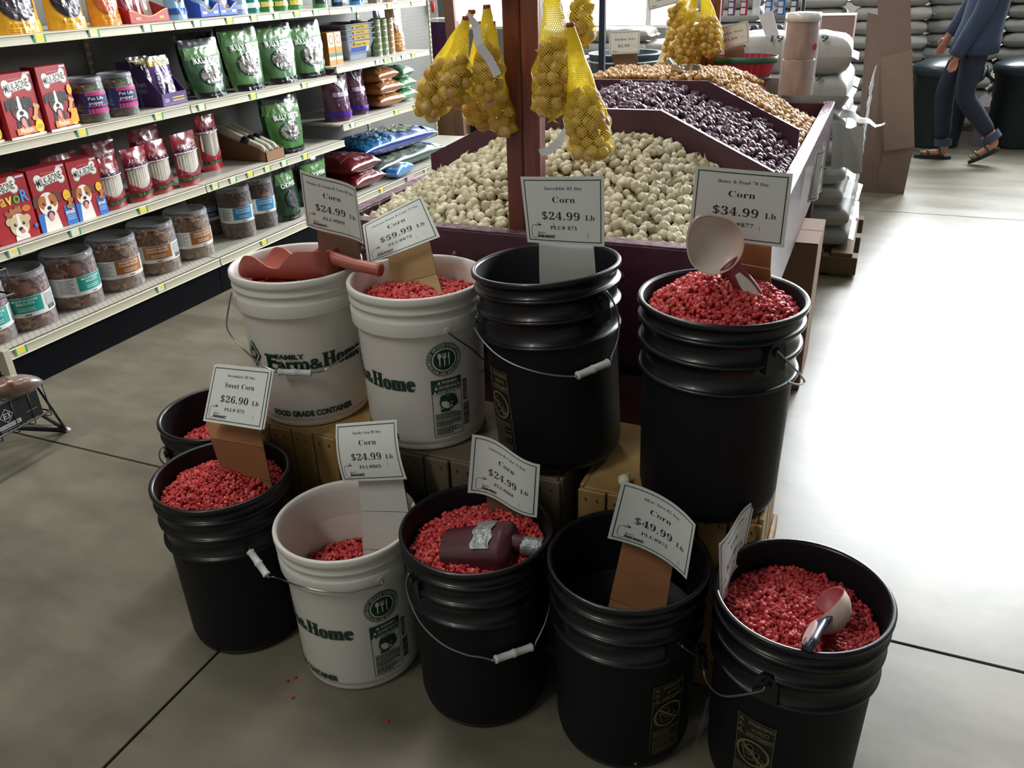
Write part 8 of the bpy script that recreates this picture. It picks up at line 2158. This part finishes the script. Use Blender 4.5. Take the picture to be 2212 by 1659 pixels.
# hands: palm and five fingers each, relaxed
def hand(J, Eg, w, dirv, side):
    w0 = Vector(J[w][:3]); d = Vector(dirv).normalized(); ac = Vector((0, 1, 0)) if abs(d.y) < .9 else Vector((1, 0, 0)); fw = d.cross(ac).normalized()
    pl = w0 + d * .05; J.append((*pl, .024, .016)); pi_ = len(J) - 1; Eg.append((w, pi_))
    for k, (off, ln) in enumerate(((-.022, .062), (-.008, .072), (.007, .068), (.021, .052))):
        b = pl + d * .035 + fw * off; m_ = b + d * ln * .5 + ac * .006 * side; e = b + d * ln * .9 + ac * .020 * side
        i0 = len(J); J += [(*b, .0092), (*m_, .0085), (*e, .007)]; Eg += [(pi_, i0), (i0, i0 + 1), (i0 + 1, i0 + 2)]
    b = pl - fw * .030 - d * .012; e = b - fw * .012 + d * .04; i0 = len(J); J += [(*b, .010), (*e, .008)]; Eg += [(pi_, i0), (i0, i0 + 1)]
hand(J, Eg, 25, (-.35, 0, -1), 1); hand(J, Eg, 28, (-.25, 0, -1), -1)
skin_body('body', J, Eg, SKIN, t, 2)
JJ = [(.03, 0, .88, .105, .125), (.0, .085, .80, .098), (-.05, .09, .66, .088), (-.10, .09, .50, .074), (-.085, .09, .34, .069), (-.05, .09, .13, .056), (.035, -.085, .80, .098), (.03, -.09, .66, .088), (.01, -.09, .50, .074), (.11, -.09, .375, .069), (.245, -.09, .215, .054)]
skin_body('jeans', JJ, [(0, 1), (1, 2), (2, 3), (3, 4), (4, 5), (0, 6), (6, 7), (7, 8), (8, 9), (9, 10)], DENIM, t, 2)
for (a, b_, ) in (((-.05, .09, .155), (-.047, .09, .10)), ((.235, -.09, .228), (.272, -.09, .187))):
    MB().tube([a, b_], [.062, .060], 18, DENIML, caps=False).build('jeans_cuff', None, t)
def loft(rings, n=28, lump=.004):
    vs = []
    for k, (x, z, rx, ry) in enumerate(rings):
        for i in range(n):
            a = 2 * PI * i / n; f = 1 + lump * 6 * math.sin(a * 3 + z * 22) * .3 + lump * 5 * math.sin(a * 7 - z * 35) * .3
            vs.append((x + rx * f * math.cos(a), ry * f * math.sin(a), z))
    return vs, [(k * n + i, k * n + (i + 1) % n, (k + 1) * n + (i + 1) % n, (k + 1) * n + i) for k in range(len(rings) - 1) for i in range(n)]
jb = MB(); v_, f_ = loft(((.032, .765, .128, .160), (.032, .775, .160, .195), (.035, .86, .158, .190), (.05, .98, .138, .172), (.065, 1.10, .136, .168), (.072, 1.22, .138, .178), (.068, 1.32, .122, .180), (.060, 1.39, .095, .150), (.052, 1.43, .065, .085), (.048, 1.46, .060, .062), (.046, 1.47, .050, .052)))
jb.add(v_, f_, JACK, True); jk = jb.build('jacket', None, t)
for pts, rs in ((((.062, .150, 1.375), (.05, .175, 1.30), (.0, .195, 1.18), (-.035, .20, 1.08), (-.085, .185, .97), (-.135, .172, .885)), (.062, .066, .060, .058, .052, .047)),
                (((.062, -.150, 1.375), (.06, -.180, 1.30), (.045, -.205, 1.18), (.025, -.21, 1.06), (-.025, -.195, .93), (-.088, -.182, .765)), (.062, .066, .060, .058, .054, .048))):
    MB().tube(catmull([Vector(p_) for p_ in pts], 4), [float(np.interp(k / 20, np.linspace(0, 1, 6), rs)) for k in range(21)], 16, JACK).build('sleeve', None, jk)
hb = MB(); hb.grid(lambda u, v: (.02 + .105 * math.sin(v * PI * .62) * math.cos(2 * PI * u) + .012, .095 * math.sin(v * PI * .62) * math.sin(2 * PI * u), 1.66 + .115 * math.cos(v * PI * .62) - .05 * (math.cos(2 * PI * u) > 0) * v), 24, 12, M('#3b2a20', .7, var=.3, vscale=60, stretch=(6, 6, 1)), wrap=True); hb.build('hair', None, t)
MB().add([(-.085, -.012, 1.60), (-.085, .012, 1.60), (-.112, 0, 1.592), (-.085, 0, 1.640)], [(0, 2, 1), (0, 3, 2), (1, 2, 3)], SKIN).build('nose', None, t)
for s_ in (-1, 1): MB().lathe([(0, -.012), (.010, -.006), (.012, 0), (.010, .006), (0, .012)], 10, M('#dcd6cf', .3)).build('eye', None, t).location = (-.074, s_ * .032, 1.645)
for s_ in (-1, 1): MB().lathe([(0, -.02), (.008, -.012), (.012, .004), (.008, .016), (0, .02)], 8, SKIN).build('ear', None, t).location = (.012, s_ * .082, 1.63)
MB().tube([(-.084, -.022, 1.562), (-.094, 0, 1.560), (-.084, .022, 1.562)], .005, 6, M('#96524a', .5)).build('mouth', None, t)
SOLE = M('#14171b', .6); STR = M('#24493a', .6)
def sandal(heel, toe, yy):
    h_, e = Vector((heel[0], yy, heel[1])), Vector((toe[0], yy, toe[1])); d = (e - h_).normalized(); up = d.cross(Vector((0, 1, 0))); up = up if up.z > 0 else -up
    L_ = (e - h_).length; mb = MB(); poly = []
    for i in range(20):
        a = 2 * PI * i / 20; x = .5 - .5 * math.cos(a); w = .040 * math.sin(a) * (1 + .15 * math.cos(a)); poly.append((x * L_, w))
    T = Matrix.Identity(4)
    for i in range(3): T[i][0] = d[i]; T[i][1] = (0, 1, 0)[i]; T[i][2] = up[i]
    T.translation = h_
    g = mb.prism(poly[::-1], -.022, 0, SOLE, T).build('sandal', None, t)
    for x, hh in ((.30, .052), (.62, .044), (.80, .032)):
        MB().tube([T @ Vector((x * L_ + dx, y, z)) for dx, y, z in ((0, -.040, 0), (.01, -.034, hh * .8), (.014, 0, hh), (.01, .034, hh * .8), (0, .040, 0))], .008, 6, STR).build('strap', None, g)
sandal((.028, .022), (-.232, .022), .09); sandal((.315, .135), (.128, .022), -.09)
